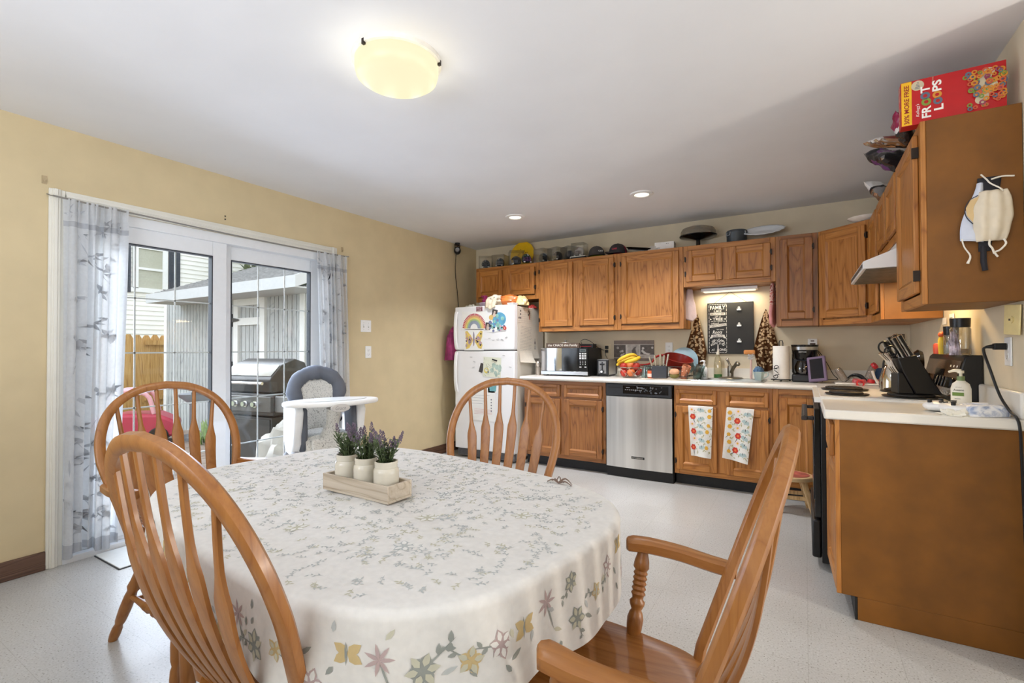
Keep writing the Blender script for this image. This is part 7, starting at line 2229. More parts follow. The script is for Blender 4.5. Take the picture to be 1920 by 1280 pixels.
def cap(label, x, rz, col, back, word, wcol):
    t = thing('baseball_cap', label, 'cap', (x, 4.74, TOPZ + 0.002), rz, 'baseball caps on the cabinet tops')
    mb = MB()
    def f(u, v):
        a = u * 2 * PI; b = v * PI / 2
        return (math.cos(a) * math.cos(b) ** 0.8 * 0.085, math.sin(a) * math.cos(b) ** 0.8 * 0.098, 0.012 + math.sin(b) ** 0.9 * 0.105)
    mb.grid(f, 36, 12, cu=True)
    for i, fc in enumerate(mb.f):
        c = sum((mb.v[j] for j in fc), Vector()) / 4
        if c.y > 0.02: mb.m[i] = 1
    mb.obj('crown', [col, back], t, ang=80)
    mb = MB()
    def br(u, v):
        a = PI + u * PI
        r_ = 1.0 + 0.72 * v * math.sin(u * PI)
        return (math.cos(a) * 0.083 * (1 + 0.02 * v), math.sin(a) * 0.096 * r_, 0.016 - 0.010 * v + 0.012 * (1 - abs(2 * u - 1) ** 2) * v)
    mb.grid(br, 24, 8)
    mb.obj('brim', col, t, solid=0.003)
    mb = MB(); mb.sph((0, 0, 0.118), 0.006, 0, 8, 6)
    mb.obj('button', col, t)
    mb = MB(); mb.M = T(0.0865 * math.cos(0.0), 0, 0)
    mb = MB(); mb.M = RZ(math.radians(25)) @ T(0, -0.0985, 0.05) @ RX(PI / 2 - 0.35)
    mb.text(word, 0.05, 0.018, 0, (0, 0), 0.004, bold=0.02)
    mb.obj('lettering', wcol, t, smooth=False)
cap('charcoal baseball cap with lime back and white lettering beside the white helmet', -1.845, 0.35, P((62, 58, 56), 0.8, var=0.1, name='cap_charcoal'), P((186, 200, 60), 0.8, name='cap_lime'), 'CAT', P((230, 230, 226), 0.8, name='cap_white_thread'))
cap('dark baseball cap with raspberry red mesh back and red lettering', -1.615, -0.45, P((52, 48, 50), 0.8, var=0.1, name='cap_dark'), P((158, 44, 70), 0.8, name='cap_raspberry'), 'CASE', P((210, 60, 80), 0.8, name='cap_red_thread'))
mb = MB(); mb.M = RY(0.12) @ RX(0.2); mb.bx(-0.10, 0.10, -0.08, 0.08, 0.02, 0.028, 0); mb.add([(-0.1, -0.08, 0.028), (0.1, -0.08, 0.028), (0.12, -0.1, 0.05), (-0.12, -0.1, 0.05)], [(0, 1, 2, 3)]); mb.add([(-0.1, 0.08, 0.028), (0.1, 0.08, 0.028), (0.12, 0.1, 0.05), (-0.12, 0.1, 0.05)], [(3, 2, 1, 0)]); mb.add([(0.1, -0.08, 0.028), (0.1, 0.08, 0.028), (0.12, 0.1, 0.05), (0.12, -0.1, 0.05)], [(0, 1, 2, 3)]); mb.add([(-0.1, -0.08, 0.028), (-0.1, 0.08, 0.028), (-0.12, 0.1, 0.05), (-0.12, -0.1, 0.05)], [(3, 2, 1, 0)])
one(mb, 'black_tray', BLACKG, 'glossy black plastic tray tilted beside the cap with raspberry back', 'tray', (-1.40, 4.75, TOPZ + 0.01), 0.2)
mb = MB(); mb.bx(-0.09, 0.09, -0.06, 0.06, 0, 0.078, 0); mb.M = T(0, -0.0604, 0.04) @ RX(PI / 2); mb.disc(0.02, 0.02, 0.004, 1, 8, 0); mb.disc(0.036, 0.02, 0.004, 1, 8, 0); mb.rect(-0.07, -0.04, -0.02, -0.014, 1, 0)
one(mb, 'white_box', [P((232, 230, 226), 0.6, name='box_white'), P((120, 120, 120), 0.6, name='box_print')], 'small white cardboard box on the cabinet top between black tray and cake dome', 'box', (-1.15, 4.77, TOPZ + 0.001), 0.08, bev=0.002)
lump('plastic_wrap', P((222, 216, 206), 0.3, var=0.1, name='wrap_film', alpha=0.8), 'crumpled clear plastic wrap in front of the white box', 'wrap', (-1.26, 4.72, TOPZ), 0.07, 0.04, 0.045, 9.0, 0.4)
ck = thing('cake_stand', 'black cake stand with clear smoky dome on the cabinet top', 'cake stand', (-0.848, 4.78, TOPZ))
mb = MB(); mb.lathe([(0, 0), (0.08, 0), (0.075, 0.008), (0.02, 0.02), (0.018, 0.075), (0.06, 0.085), (0.165, 0.105), (0.168, 0.112), (0.06, 0.092), (0, 0.09)], 36)
mb.obj('stand', BLACKG, ck)
mb = MB(); mb.lathe([(0.158, 0.112), (0.156, 0.15), (0.14, 0.178), (0.10, 0.193), (0.03, 0.197), (0.02, 0.205), (0, 0.206)], 36)
mb.obj('dome', clear('smoked_dome', (232, 226, 216), 0.08, haze=0.16), ck)
pt2 = thing('small_cooker', 'small dark grey pot with clip handles on the cabinet top next to the white platter', 'pot', (-0.517, 4.78, TOPZ))
mb = MB(); mb.lathe([(0, 0), (0.078, 0), (0.083, 0.01), (0.085, 0.085), (0.088, 0.09), (0.088, 0.11), (0.082, 0.118), (0, 0.122)], 28)
mb.obj('body', P((68, 74, 78), 0.35, var=0.06, name='pot_grey'), pt2)
for a in (-2.3, -0.4):
    mb = MB(); mb.M = RZ(a) @ T(0.088, 0, 0.07); mb.tube([(0, -0.02, 0.03), (0.006, -0.02, 0.0), (0.006, 0.02, 0.0), (0, 0.02, 0.03)], 0.005, 6)
    mb.obj('clip', P((150, 154, 158), 0.4, 0.2, name='clip_grey'), pt2)
mb = MB()
def plf(u, v):
    a = u * 2 * PI; r_ = v
    sc = 1 + 0.03 * math.cos(a * 16) * (r_ > 0.85)
    return (0.165 * r_ * sc * math.cos(a), 0.12 * r_ * sc * math.sin(a), 0.012 + 0.03 * max(0, r_ - 0.55) / 0.45)
mb.grid(plf, 96, 12, cu=True)
one(mb, 'scalloped_platter', P((232, 236, 240), 0.25, var=0.015, name='platter_white'), 'white scalloped oval platter leaning on top of the cabinet beside the grey pot', 'platter', (-0.30, 4.79, TOPZ + 0.062), 0, rot=(0.50, -0.06, 0.12), solid=0.005)
# cereal box
cz = thing('cereal_box', 'red cereal box lying on its side on the nearest wall cabinet', 'cereal box', (0.362, 2.615, TOPZ), math.radians(-1))
CRED = P((190, 22, 28), 0.35, var=0.04, name='cereal_red')
mb = MB(); mb.bx(0, 0.325, 0, 0.06, 0, 0.188)
bx = mb.obj('carton', CRED, cz, bev=0.001)
CB = [P((238, 186, 30), 0.4, name='band_yellow'), P((150, 26, 30), 0.4, name='band_text_red'), P((244, 242, 236), 0.4, name='letter_white'), P((212, 140, 48), 0.4, name='loop_orange'), P((126, 150, 60), 0.4, name='loop_green'), P((96, 110, 128), 0.4, name='loop_blue'), P((150, 64, 90), 0.4, name='loop_purple'), P((206, 96, 60), 0.4, name='loop_rust'), P((204, 190, 160), 0.4, name='milk_cream'), P((44, 56, 92), 0.4, name='swirl_navy')]
mb = MB(); mb.M = T(0, -0.0006, 0) @ RX(PI / 2)
mb.rect(0.002, 0.036, 0.002, 0.186, 0, 0)
mb.text('30% MORE FREE', 0.165, 0.017, 1, (0.019, 0.090), 0.0005, bold=0.02, rot=PI / 2)
mb.disc(0.056, 0.163, 0.021, 8, 20, 0.0002)
for k in range(5): mb.rect(0.046 + 0.002 * k, 0.064 - 0.001 * k, 0.150 + 0.006 * k, 0.1525 + 0.006 * k, 5, 0.0005)
mb.text("Kellogg's", 0.055, 0.014, 2, (0.056, 0.058), 0.0005, shear=0.3, rot=PI / 2)
def loop(cx, cy, r_, m, z=0.0006):
    n = 16; pts_o = [(cx + r_ * math.cos(2 * PI * k / n), cy + r_ * math.sin(2 * PI * k / n), z) for k in range(n)]; pts_i = [(cx + r_ * 0.45 * math.cos(2 * PI * k / n), cy + r_ * 0.45 * math.sin(2 * PI * k / n), z) for k in range(n)]
    mb.add(pts_o + pts_i, [(k, (k + 1) % n, n + (k + 1) % n, n + k) for k in range(n)], m)
# FROOT LOOPS reading upwards, the O's are loops
mb.text('FR', 0.050, 0.030, 2, (0.083, 0.045), 0.0006, bold=0.03, rot=PI / 2); loop(0.083, 0.087, 0.016, 4); loop(0.080, 0.113, 0.016, 5); mb.text('T', 0.028, 0.030, 2, (0.080, 0.140), 0.0006, bold=0.03, rot=PI / 2)
mb.text('L', 0.024, 0.030, 2, (0.122, 0.055), 0.0006, bold=0.03, rot=PI / 2); loop(0.120, 0.082, 0.015, 5); loop(0.118, 0.108, 0.015, 3); mb.text('PS', 0.046, 0.030, 2, (0.117, 0.146), 0.0006, bold=0.03, rot=PI / 2)
mb.text('SWEETENED', 0.03, 0.004, 8, (0.105, 0.172), 0.0005, rot=PI / 2)
# plain milky swirl stands where the front picture is
for k in range(9): mb.disc(0.25 + 0.008 * (k % 5), 0.05 + 0.013 * k, 0.018, 8, 12, 0.0011 + 0.00002 * k)
q = random.Random(12)
for k in range(90): loop(0.318 - 0.11 * q.random() ** 1.5, q.uniform(0.018, 0.165), q.uniform(0.007, 0.011), q.choice((3, 4, 5, 6, 7, 3, 7)), 0.0016 + 0.00005 * k)
for a, b, m in ((0.215, 0.160, 5), (0.232, 0.165, 3), (0.205, 0.150, 4), (0.222, 0.145, 5)): loop(a, b, 0.009, m, 0.0014)
mb.obj('front_print', CB, bx, smooth=False)
mb = MB(); mb.M = T(-0.0006, 0.06, 0) @ RZ(-PI / 2) @ RX(PI / 2)
mb.rect(0.005, 0.055, 0.006, 0.182, 1, 0)
for k in range(14): mb.disc(q.uniform(0.012, 0.05), q.uniform(0.02, 0.17), 0.006, 2, 8, 0.0004)
mb.obj('side_print', [CB[0], P((206, 70, 70), 0.4, name='side_pink'), CB[8]], bx, smooth=False)
# chip bags over the range
def bag(label, loc, rot, sx, sy, mats, seed, names='snack_bag', puff=0.03, drawf=None):
    mb = MB()
    def f(sgn):
        def g(u, v):
            x, y = (u - 0.5) * 2, (v - 0.5) * 2
            edge = (1 - abs(x) ** 3) * (1 - abs(y) ** 4)
            n_ = noise.noise(Vector((x * 2.2 + seed, y * 2.2, sgn)))
            return (x * sx * (1 - 0.06 * (1 - y * y)), y * sy, sgn * puff * max(0, edge) ** 0.6 * (1 + 0.5 * n_) + 0.006 * noise.noise(Vector((x * 4, y * 4 + seed, 3.0))))
        return g
    mb.grid(f(1), 20, 20, 0); mb.grid(f(-1), 20, 20, 0, flip=True)
    for i in range(len(mb.f)):
        c = sum((mb.v[j] for j in mb.f[i]), Vector()) / 4
        u, v = c.x / sx, c.y / sy
        mb.m[i] = drawf(u, v, c.z) if drawf else 0
    return one(mb, names, mats, label, 'snack bag', loc, rot=rot, group='snack bags on the cabinets over the range')
FOIL = P((196, 196, 198), 0.15, 1.0, var=0.1, name='silver_foil')
MAG = P((138, 24, 66), 0.3, var=0.1, name='magenta_film'); RST = P((132, 66, 54), 0.3, var=0.15, name='rust_film'); PRP = P((106, 56, 116), 0.25, var=0.15, name='purple_film'); BKF = P((32, 30, 34), 0.2, var=0.1, name='black_film'); WHF = P((226, 224, 222), 0.3, name='white_film')
bag('magenta and white snack bag standing beside the cereal box', (0.40, 2.82, TOPZ + 0.062), (1.2, 0.1, 1.35), 0.10, 0.055, [MAG, WHF, BKF], 1.0, drawf=lambda u, v, z: 1 if abs(v - 0.45 * u) < 0.16 else (2 if v - 0.45 * u < -0.2 else 0))
bag('flat rust-brown foil-backed snack bag jutting over the cabinet edge', (0.40, 2.96, TOPZ + 0.055), (0.25, 0.12, 0.35), 0.13, 0.09, [RST, FOIL, WHF], 2.0, puff=0.02, drawf=lambda u, v, z: 1 if z < -0.004 else (2 if u < -0.8 else 0))
bag('puffy black and purple snack bag jutting over the cabinet edge', (0.425, 3.25, TOPZ + 0.055), (0.5, 0.25, 0.5), 0.125, 0.10, [BKF, PRP, FOIL], 3.0, puff=0.045, drawf=lambda u, v, z: 1 if (u + 0.35) ** 2 + (v) ** 2 < 0.28 else (2 if abs(u) > 0.93 else 0))
bag('silver foil snack bag furthest along over the range cabinets', (0.44, 3.86, TOPZ + 0.05), (0.9, 0.1, 0.9), 0.11, 0.085, [FOIL, WHF, BKF], 4.0, puff=0.035, drawf=lambda u, v, z: 1 if v > 0.2 else (2 if v > 0.0 else 0))
mb = MB(); mb.lathe([(0, 0.004), (0.06, 0.004), (0.11, 0.03), (0.114, 0.034), (0.06, 0.010), (0, 0.009)], 30)
one(mb, 'white_bowl', P((232, 228, 220), 0.3, name='bowl_white'), 'shallow white dish on top of the diagonal corner cabinet', 'dish', (0.40, 4.46, TOPZ))
mb = MB(); mb.tube([(0, 0, 0.0), (0.0, 0.0, 0.05)], [0.02, 0.024], 12)
one(mb, 'white_cup', P((236, 232, 226), 0.4, name='cup_white'), 'little white cup on the narrow cabinet beside the corner dish', 'cup', (0.47, 4.15, TOPZ))

# ================================================================ masks on the end panel
mk = thing('hanging_face_mask', 'cream cotton face mask hanging foremost on the brown cabinet side', 'face mask', (0.628, 2.577, 1.86))
CRM = P((226, 214, 192), 0.9, var=0.05, scale=20, bump=0.35, bscale=26, name='cream_cotton')
mb = MB()
def mf(u, v):
    x, z = (u - 0.5) * 2, (v - 0.5) * 2
    w_ = 0.057 * (1 - 0.30 * max(0, z) ** 2 - 0.30 * max(0, -z - 0.1) ** 1.2)
    dep = 0.034 * (1 - x * x * 0.9) * (1 - abs(z) ** 3 * 0.85) * (0.78 + 0.22 * abs(x)) + 0.0035 * math.sin(z * 9 + x * 2) * (1 - abs(x) * 0.3) + 0.004 * math.sin(x * 8)
    return (x * w_ + 0.004 * z, -0.012 - dep, -0.155 + z * 0.098)
mb.grid(mf, 24, 28, 0)
mb.obj('cloth', CRM, mk, solid=0.003)
COR = P((238, 232, 218), 0.9, name='mask_cord')
mb = MB(); mb.tube([(-0.012, -0.006, -0.01), (-0.005, -0.02, -0.03), (0.02, -0.028, -0.055), (0.03, -0.02, -0.065)], 0.0028, 6, sm=4); mb.obj('string', COR, mk)
mb = MB(); mb.tube([(-0.012, -0.006, -0.01), (-0.030, -0.01, 0.012)], 0.003, 6); mb.obj('string', COR, mk)
mb = MB(); mb.tube([(0.0, -0.008, -0.012), (0.03, -0.01, -0.006), (0.065, -0.008, -0.010)], 0.0032, 6, sm=4); mb.obj('string', COR, mk)
mb = MB(); mb.tube([(-0.01, -0.02, -0.25), (-0.012, -0.026, -0.27), (-0.004, -0.026, -0.285), (0.002, -0.022, -0.305)], 0.0035, 6, sm=4); mb.obj('string', COR, mk)
mb = MB(); mb.tube([(0.03, -0.02, -0.25), (0.034, -0.026, -0.27), (0.018, -0.026, -0.292), (0.004, -0.022, -0.30), (0.012, -0.022, -0.318)], 0.0035, 6, sm=4); mb.obj('string', COR, mk)
mk2 = thing('hanging_face_mask', 'pale blue-white fabric mask with dark rim hanging behind the cream mask', 'face mask', (0.578, 2.580, 1.86))
mb = MB()
def mf2(u, v):
    z = v
    xl = 0.010 - 0.052 * math.sin(min(1, z * 1.15) * PI / 2) ** 1.5
    xr_ = 0.028 + 0.004 * z
    if z > 0.45: xr_ = 0.02 + 0.01 * z
    return (xl + (xr_ - xl) * u, -0.004 - 0.010 * math.sin(u * PI), -0.02 - 0.222 * z - 0.012 * u * z)
mb.grid(mf2, 12, 24, 0)
mb.obj('cloth', P((206, 212, 226), 0.8, var=0.05, scale=30, name='pale_blue_cloth'), mk2, solid=0.002)
mb = MB(); mb.prism([(-0.026, -0.115), (-0.012, -0.085), (0.02, -0.07), (0.02, -0.19), (-0.006, -0.175), (-0.024, -0.145)], 0.0, 0.001)
for i, v in enumerate(mb.v): mb.v[i] = Vector((v.x, -0.0175 - v.z, v.y))
for i, f in enumerate(mb.f): mb.f[i] = f[::-1]
mb.obj('lining', P((214, 186, 138), 0.8, name='tan_lining'), mk2)
mb = MB(); mb.tube([(0.01, -0.018, -0.07), (-0.014, -0.018, -0.085), (-0.028, -0.018, -0.115), (-0.026, -0.018, -0.148), (-0.008, -0.018, -0.178), (0.014, -0.018, -0.20)], 0.0016, 5, sm=4)
mb.obj('rim', P((60, 62, 70), 0.8, name='mask_binding'), mk2)
mb = MB(); mb.tube([(-0.038, -0.008, -0.235), (-0.03, -0.01, -0.27), (-0.014, -0.012, -0.305), (-0.022, -0.012, -0.335)], [0.0025, 0.0025, 0.003, 0.005], 6, sm=4)
mb.obj('strings', COR, mk2)
mb = MB()
mb.grid(lambda u, v: (-0.018 + 0.07 * u * (1 - 0.5 * v) , -0.003 - 0.004 * math.sin(u * PI), -0.0 - 0.29 * v), 8, 16, 0)
mb.tube([(-0.004, -0.006, -0.27), (-0.004, -0.006, -0.33), (0.0, -0.006, -0.365)], [0.008, 0.009, 0.008], 8)
one(mb, 'hanging_face_mask', P((40, 40, 46), 0.8, var=0.15, name='black_mask_cloth'), 'black cloth mask hanging hindmost behind the cream mask', 'face mask', (0.608, 2.581, 1.86), solid=0.002)

# ================================================================ fridge front and side
FX, FY = -3.325, 4.248
def sheet(name, mats, label, cat, cx, cz_, w_, h_, draw=None, rot=0.0, group=None, lift=0.0005, th=0.0006):
    mb = MB(); mb.bx(-w_ / 2, w_ / 2, -th, 0, -h_ / 2, h_ / 2, 0)
    mb.M = T(0, -th - 0.0003, 0) @ RX(PI / 2)
    if draw: draw(mb)
    return one(mb, name, mats, label, cat, (cx, FY - lift, cz_), 0, group, rot=(0, rot, 0), smooth=False)
PAP = P((240, 240, 236), 0.8, var=0.015, name='drawing_paper')
INK = P((120, 122, 130), 0.8, name='pencil_grey')
RB = [PAP, P((186, 70, 80), 0.8, var=0.1, name='crayon_red'), P((222, 170, 120), 0.8, var=0.1, name='crayon_orange'), P((220, 204, 120), 0.8, var=0.1, name='crayon_yellow'), P((168, 192, 132), 0.8, var=0.1, name='crayon_green'), P((146, 156, 172), 0.8, var=0.1, name='crayon_greyblue')]
def rainbow(mb):
    for j, (r0_, r1, m) in enumerate(((0.155, 0.135, 1), (0.135, 0.115, 2), (0.115, 0.098, 3), (0.098, 0.082, 4), (0.082, 0.048, 5))):
        n = 26
        for k in range(n):
            if m == 1 and k % 2 and k > 2: pass
            a, b = PI * k / n, PI * (k + (0.75 if m == 1 else 1)) / n
            mb.poly([(r0_ * math.cos(a), -0.085 + r0_ * 1.05 * math.sin(a), 0.0003), (r0_ * math.cos(b), -0.085 + r0_ * 1.05 * math.sin(b), 0.0003), (r1 * math.cos(b), -0.085 + r1 * 1.05 * math.sin(b), 0.0003), (r1 * math.cos(a), -0.085 + r1 * 1.05 * math.sin(a), 0.0003)], m)
sheet('drawing', RB, "child's rainbow drawing at the top of the freezer door", 'drawing', -3.06, 1.495, 0.325, 0.20, rainbow, 0.02)
BF = [PAP, P((222, 196, 110), 0.8, var=0.15, name='wing_yellow'), P((206, 158, 140), 0.8, var=0.15, name='wing_peach'), P((60, 60, 64), 0.8, name='wing_black'), P((150, 140, 156), 0.8, name='body_mauve'), P((170, 150, 170), 0.8, var=0.1, name='wing_lilac')]
def butterfly(mb):
    for s_ in (-1, 1):
        mb.poly([(s_ * x, y, 0.0003) for x, y in ((0.01, 0.0), (0.04, 0.05), (0.09, 0.10), (0.115, 0.09), (0.11, 0.03), (0.09, -0.01), (0.115, -0.06), (0.10, -0.10), (0.06, -0.09), (0.02, -0.03))][::s_], 1)
        q = random.Random(2 + s_)
        for k in range(44):
            t = q.uniform(0.25, 0.95); yy = q.uniform(-0.9, 0.9)
            x, y = 0.11 * t, 0.085 * yy * t
            mb.disc(s_ * x, y, q.uniform(0.005, 0.012), q.choice((2, 3, 5, 2, 5)), 8, 0.0006 + k * 0.00002)
    mb.disc(0, 0.01, 0.011, 4, 12, 0.0012, ry=0.08)
sheet('drawing', BF, "child's spotted butterfly cutout picture below the rainbow drawing", 'drawing', -3.065, 1.287, 0.26, 0.23, butterfly)
PQ = [PAP, P((96, 160, 190), 0.8, var=0.2, name='patch_blue'), P((140, 190, 176), 0.8, var=0.2, name='patch_teal'), P((120, 126, 160), 0.8, var=0.2, name='patch_violet'), P((214, 180, 110), 0.8, name='patch_gold'), P((50, 54, 66), 0.8, name='patch_dark'), P((200, 160, 184), 0.8, name='patch_pink')]
def patch(mb):
    mb.disc(0.04, 0.03, 0.085, 1, 24, 0.0002, ry=0.075)
    q = random.Random(7)
    for k in range(34):
        mb.disc(q.uniform(-0.09, 0.10), q.uniform(-0.085, 0.09) * (1 if k % 2 else 0.7), q.uniform(0.010, 0.024), q.choice((1, 2, 3, 1, 2, 3)), 7, 0.0004 + k * 0.00002)
    mb.disc(-0.06, 0.06, 0.028, 4, 14, 0.0013)
    for x, y, m in ((-0.07, -0.03, 5), (-0.03, -0.05, 5), (0.02, -0.06, 5), (0.05, -0.04, 6), (0.07, -0.055, 5), (0.055, -0.08, 6)): mb.disc(x, y, 0.011, m, 8, 0.0015)
sheet('drawing', PQ, "child's blue and green patchwork picture on the freezer door beside the rainbow", 'drawing', -2.775, 1.465, 0.235, 0.185, patch, -0.06)
PHM = [P((70, 66, 64), 0.5, var=0.3, scale=60, name='snapshot_dark'), P((206, 186, 172), 0.5, var=0.1, name='snapshot_light'), P((140, 130, 126), 0.5, name='snapshot_mid')]
def snap(mb):
    mb.disc(0.0, 0.012, 0.012, 1, 10, 0.0002); mb.disc(0.0, -0.02, 0.02, 1, 10, 0.0002, ry=0.022); mb.disc(-0.018, 0.0, 0.008, 2, 8, 0.0004)
sheet('photo', PHM, 'small dark snapshot between rainbow drawing and patchwork picture', 'photo', -2.88, 1.43, 0.062, 0.078, snap, 0.06, lift=0.0015)
sheet('photo', PHM, 'small snapshot at the top of the freezer door under the hanging bread bag', 'photo', -2.795, 1.565, 0.068, 0.078, snap, 0.2, lift=0.0015)
def magl(mb):
    mb.text('HOME SWEET', 0.06, 0.012, 1, (0, 0.012), 0.0004, bold=0.02); mb.text('HOME', 0.05, 0.012, 1, (0, -0.010), 0.0004, bold=0.02); mb.rect(-0.03, 0.03, -0.024, -0.021, 1, 0.0004)
sheet('fridge_magnet', [P((128, 76, 84), 0.5, var=0.1, name='magnet_maroon'), P((224, 206, 204), 0.5, name='magnet_pale')], 'small maroon lettered magnet at the top edge of the freezer door', 'magnet', -2.99, 1.635 - 0.018, 0.078, 0.05, magl, 0, th=0.004)
mb = MB(); mb.M = RX(PI / 2); mb.lathe([(0.008, 0), (0.020, 0), (0.020, 0.006), (0.008, 0.006), (0.008, 0)], 18, 0); mb.cyl((0, 0, 0), 0.009, 0.005, 1)
one(mb, 'fridge_magnet', [P((190, 66, 48), 0.4, name='magnet_red'), P((230, 190, 180), 0.4, name='magnet_pink')], 'round red ring magnet at the lower right of the freezer door', 'magnet', (-2.668, FY - 0.0005, 1.405))
# alphabet / scribbled small magnets
q = random.Random(9)
for k, (x, z, l_) in enumerate(((-2.86, 1.30, 'tiny grey word magnet nearest the butterfly on the freezer door'), (-2.81, 1.28, 'tiny grey word magnet low in the freezer door middle'), (-2.755, 1.29, 'tiny grey word magnet under the patchwork picture'), (-2.70, 1.285, 'tiny grey word magnet below the red ring magnet'), (-2.65, 1.31, 'tiny grey word magnet nearest the freezer door edge'), (-3.10, 1.10, 'tiny grey word magnet at the upper left of the fridge door'), (-3.06, 1.05, 'tiny grey word magnet second from the fridge handle'), (-3.07, 0.99, 'tiny grey word magnet left of the dark photo strip'), (-2.68, 1.12, 'tiny grey word magnet at the upper right of the fridge door'), (-2.60, 1.00, 'tiny grey word magnet at the right edge of the fridge door'))):
    def wd(mb):
        for j in range(4): mb.rect(-0.014 + j * 0.007, -0.010 + j * 0.007, -0.003, 0.003 - 0.002 * (j % 2), 1, 0.0004)
    sheet('word_magnet', [P((228, 228, 226), 0.6, name='magnet_white'), INK], l_, 'magnet', x, z, 0.034, 0.012, wd, q.uniform(-0.4, 0.4), 'tiny word magnets on the fridge', th=0.001)
GR = [P((222, 224, 204), 0.8, var=0.05, name='painted_paper'), P((170, 190, 178), 0.8, var=0.2, name='paint_green'), P((214, 196, 96), 0.8, var=0.1, name='paint_yellow'), P((120, 132, 150), 0.8, name='paint_blue'), P((120, 130, 120), 0.8, name='paint_line')]
def paintg(mb):
    q = random.Random(5)
    for k in range(14): mb.disc(q.uniform(0.0, 0.10), q.uniform(-0.085, 0.03), q.uniform(0.012, 0.028), 1, 9, 0.0003 + k * 0.00002)
    mb.disc(-0.07, -0.04, 0.03, 2, 16, 0.0008); mb.disc(-0.07, -0.035, 0.018, 0, 14, 0.001); mb.disc(-0.045, -0.055, 0.01, 3, 8, 0.0011)
    for k in range(14):
        leaf(mb, lambda a, b: (a, b, 0.0012), q.uniform(-0.1, 0.09), q.uniform(-0.09, 0.08), q.uniform(0.03, 0.07), 0.003, q.uniform(0, 6), 4)
sheet('drawing', GR, "child's green and yellow painting on the fridge door", 'drawing', -2.83, 0.995, 0.225, 0.21, paintg, 0.05)
sheet('fridge_magnet', [BLACK], 'black bar magnet holding the green and yellow painting', 'magnet', -2.795, 1.07, 0.065, 0.014, None, 0.25, lift=0.0015, th=0.005)
sheet('photo', PHM, 'dark photo strip tucked behind the painting on the fridge door', 'photo', -2.965, 0.985, 0.05, 0.10, None, 0.3, lift=0.0002, th=0.0003)
CN = [PAP, P((222, 160, 100), 0.8, name='cone_orange'), P((190, 110, 84), 0.8, name='cone_rust'), P((112, 170, 176), 0.8, name='cone_teal'), P((226, 200, 130), 0.8, name='cone_yellow')]
def cone(mb):
    mb.poly([(-0.055, 0.06, 0.0003), (-0.05, 0.02, 0.0003), (0.05, 0.02, 0.0003), (0.058, 0.06, 0.0003)][::1], 1); mb.poly([(-0.05, 0.02, 0.0003), (-0.046, 0.0, 0.0003), (0.046, 0.0, 0.0003), (0.05, 0.02, 0.0003)], 2); mb.poly([(-0.046, 0.0, 0.0003), (-0.04, -0.06, 0.0003), (0.04, -0.06, 0.0003), (0.046, 0.0, 0.0003)], 3); mb.poly([(-0.05, 0.06, 0.0006), (0.05, 0.06, 0.0006), (0.03, 0.075, 0.0006), (-0.02, 0.072, 0.0006)], 4)
sheet('drawing', CN, 'orange and teal cone-shaped cutout hanging below the green painting', 'drawing', -2.82, 0.80, 0.12, 0.15, cone)
def lines(mb):
    for k in range(4): mb.rect(-0.13, 0.10 - 0.03 * k, 0.09 - 0.03 * k, 0.092 - 0.03 * k, 1, 0.0003)
    for k in range(5): mb.rect(-0.10, 0.13, -0.06 - 0.012 * k, -0.058 - 0.012 * k, 2, 0.0003)
    for k in range(5): mb.disc(0.12, 0.05 - 0.03 * k, 0.008, 1, 7, 0.0004)
sheet('drawing', [PAP, INK, P((196, 120, 120), 0.8, name='crayon_pink')], 'large white sheet with pencil marks low on the fridge door', 'drawing', -2.96, 0.60, 0.33, 0.36, lines)
# papers on the fridge side (x = const, facing +x)
def side_sheet(label, mats, y, z, w_, h_, draw, rot=0.0, curl=0.0, lift=0.0008):
    mb = MB()
    mb.grid(lambda u, v: ((u - 0.5) * w_, -(0.0008 + curl * max(0, 0.35 - v) ** 2 * (0.4 + u)), (v - 0.5) * h_), 6, 16, 0)
    mb.M = T(0, -0.0014, 0) @ RX(PI / 2)
    if draw: draw(mb)
    return one(mb, 'paper_list', mats, label, 'paper', (-2.5605 + lift, y, z), 0, rot=(0, rot, PI / 2), smooth=False)
LP = P((226, 218, 202), 0.8, var=0.03, name='warm_paper')
def cal(mb):
    for k in range(8): mb.rect(-0.15, 0.13, -0.08 + 0.022 * k, -0.079 + 0.022 * k, 1, 0.0003)
    for k in range(9): mb.rect(-0.15 + 0.035 * k, -0.149 + 0.035 * k, -0.08, 0.075, 1, 0.0003)
    for a, b in ((-0.095, 0.035), (-0.095, 0.0), (-0.095, -0.04), (-0.13, -0.04), (0.07, 0.0)): mb.rect(a, a + 0.018, b, b + 0.02, 2, 0.0005)
    for k in range(8):
        a0, a1 = -0.6 + k * 0.2, -0.6 + (k + 1) * 0.2
        mb.poly([(0.06 + r_ * math.cos(a), 0.0 + r_ * 1.6 * math.sin(a), 0.0006) for r_, a in ((0.05, a0), (0.05, a1), (0.035, a1), (0.035, a0))][::-1], 3 if k < 4 else 2)
side_sheet('cream calendar sheet with black marks at the top of the fridge side', [LP, P((150, 140, 126), 0.8, name='calendar_lines'), P((40, 36, 36), 0.8, name='marker_black'), P((190, 110, 90), 0.8, name='marker_red')], 4.475, 1.545, 0.33, 0.165, cal)
def script(mb):
    q = random.Random(3)
    for k in range(22):
        a = -0.12
        while a < 0.10:
            b = q.uniform(0.012, 0.03); mb.rect(a, a + b, 0.17 - 0.016 * k, 0.173 - 0.016 * k, 1, 0.0003); a += b + 0.008
side_sheet('long handwritten cream list curling off the fridge side', [LP, P((150, 146, 140), 0.8, name='faint_ink')], 4.50, 1.25, 0.27, 0.42, script, 0.06, 0.35, 0.0016)
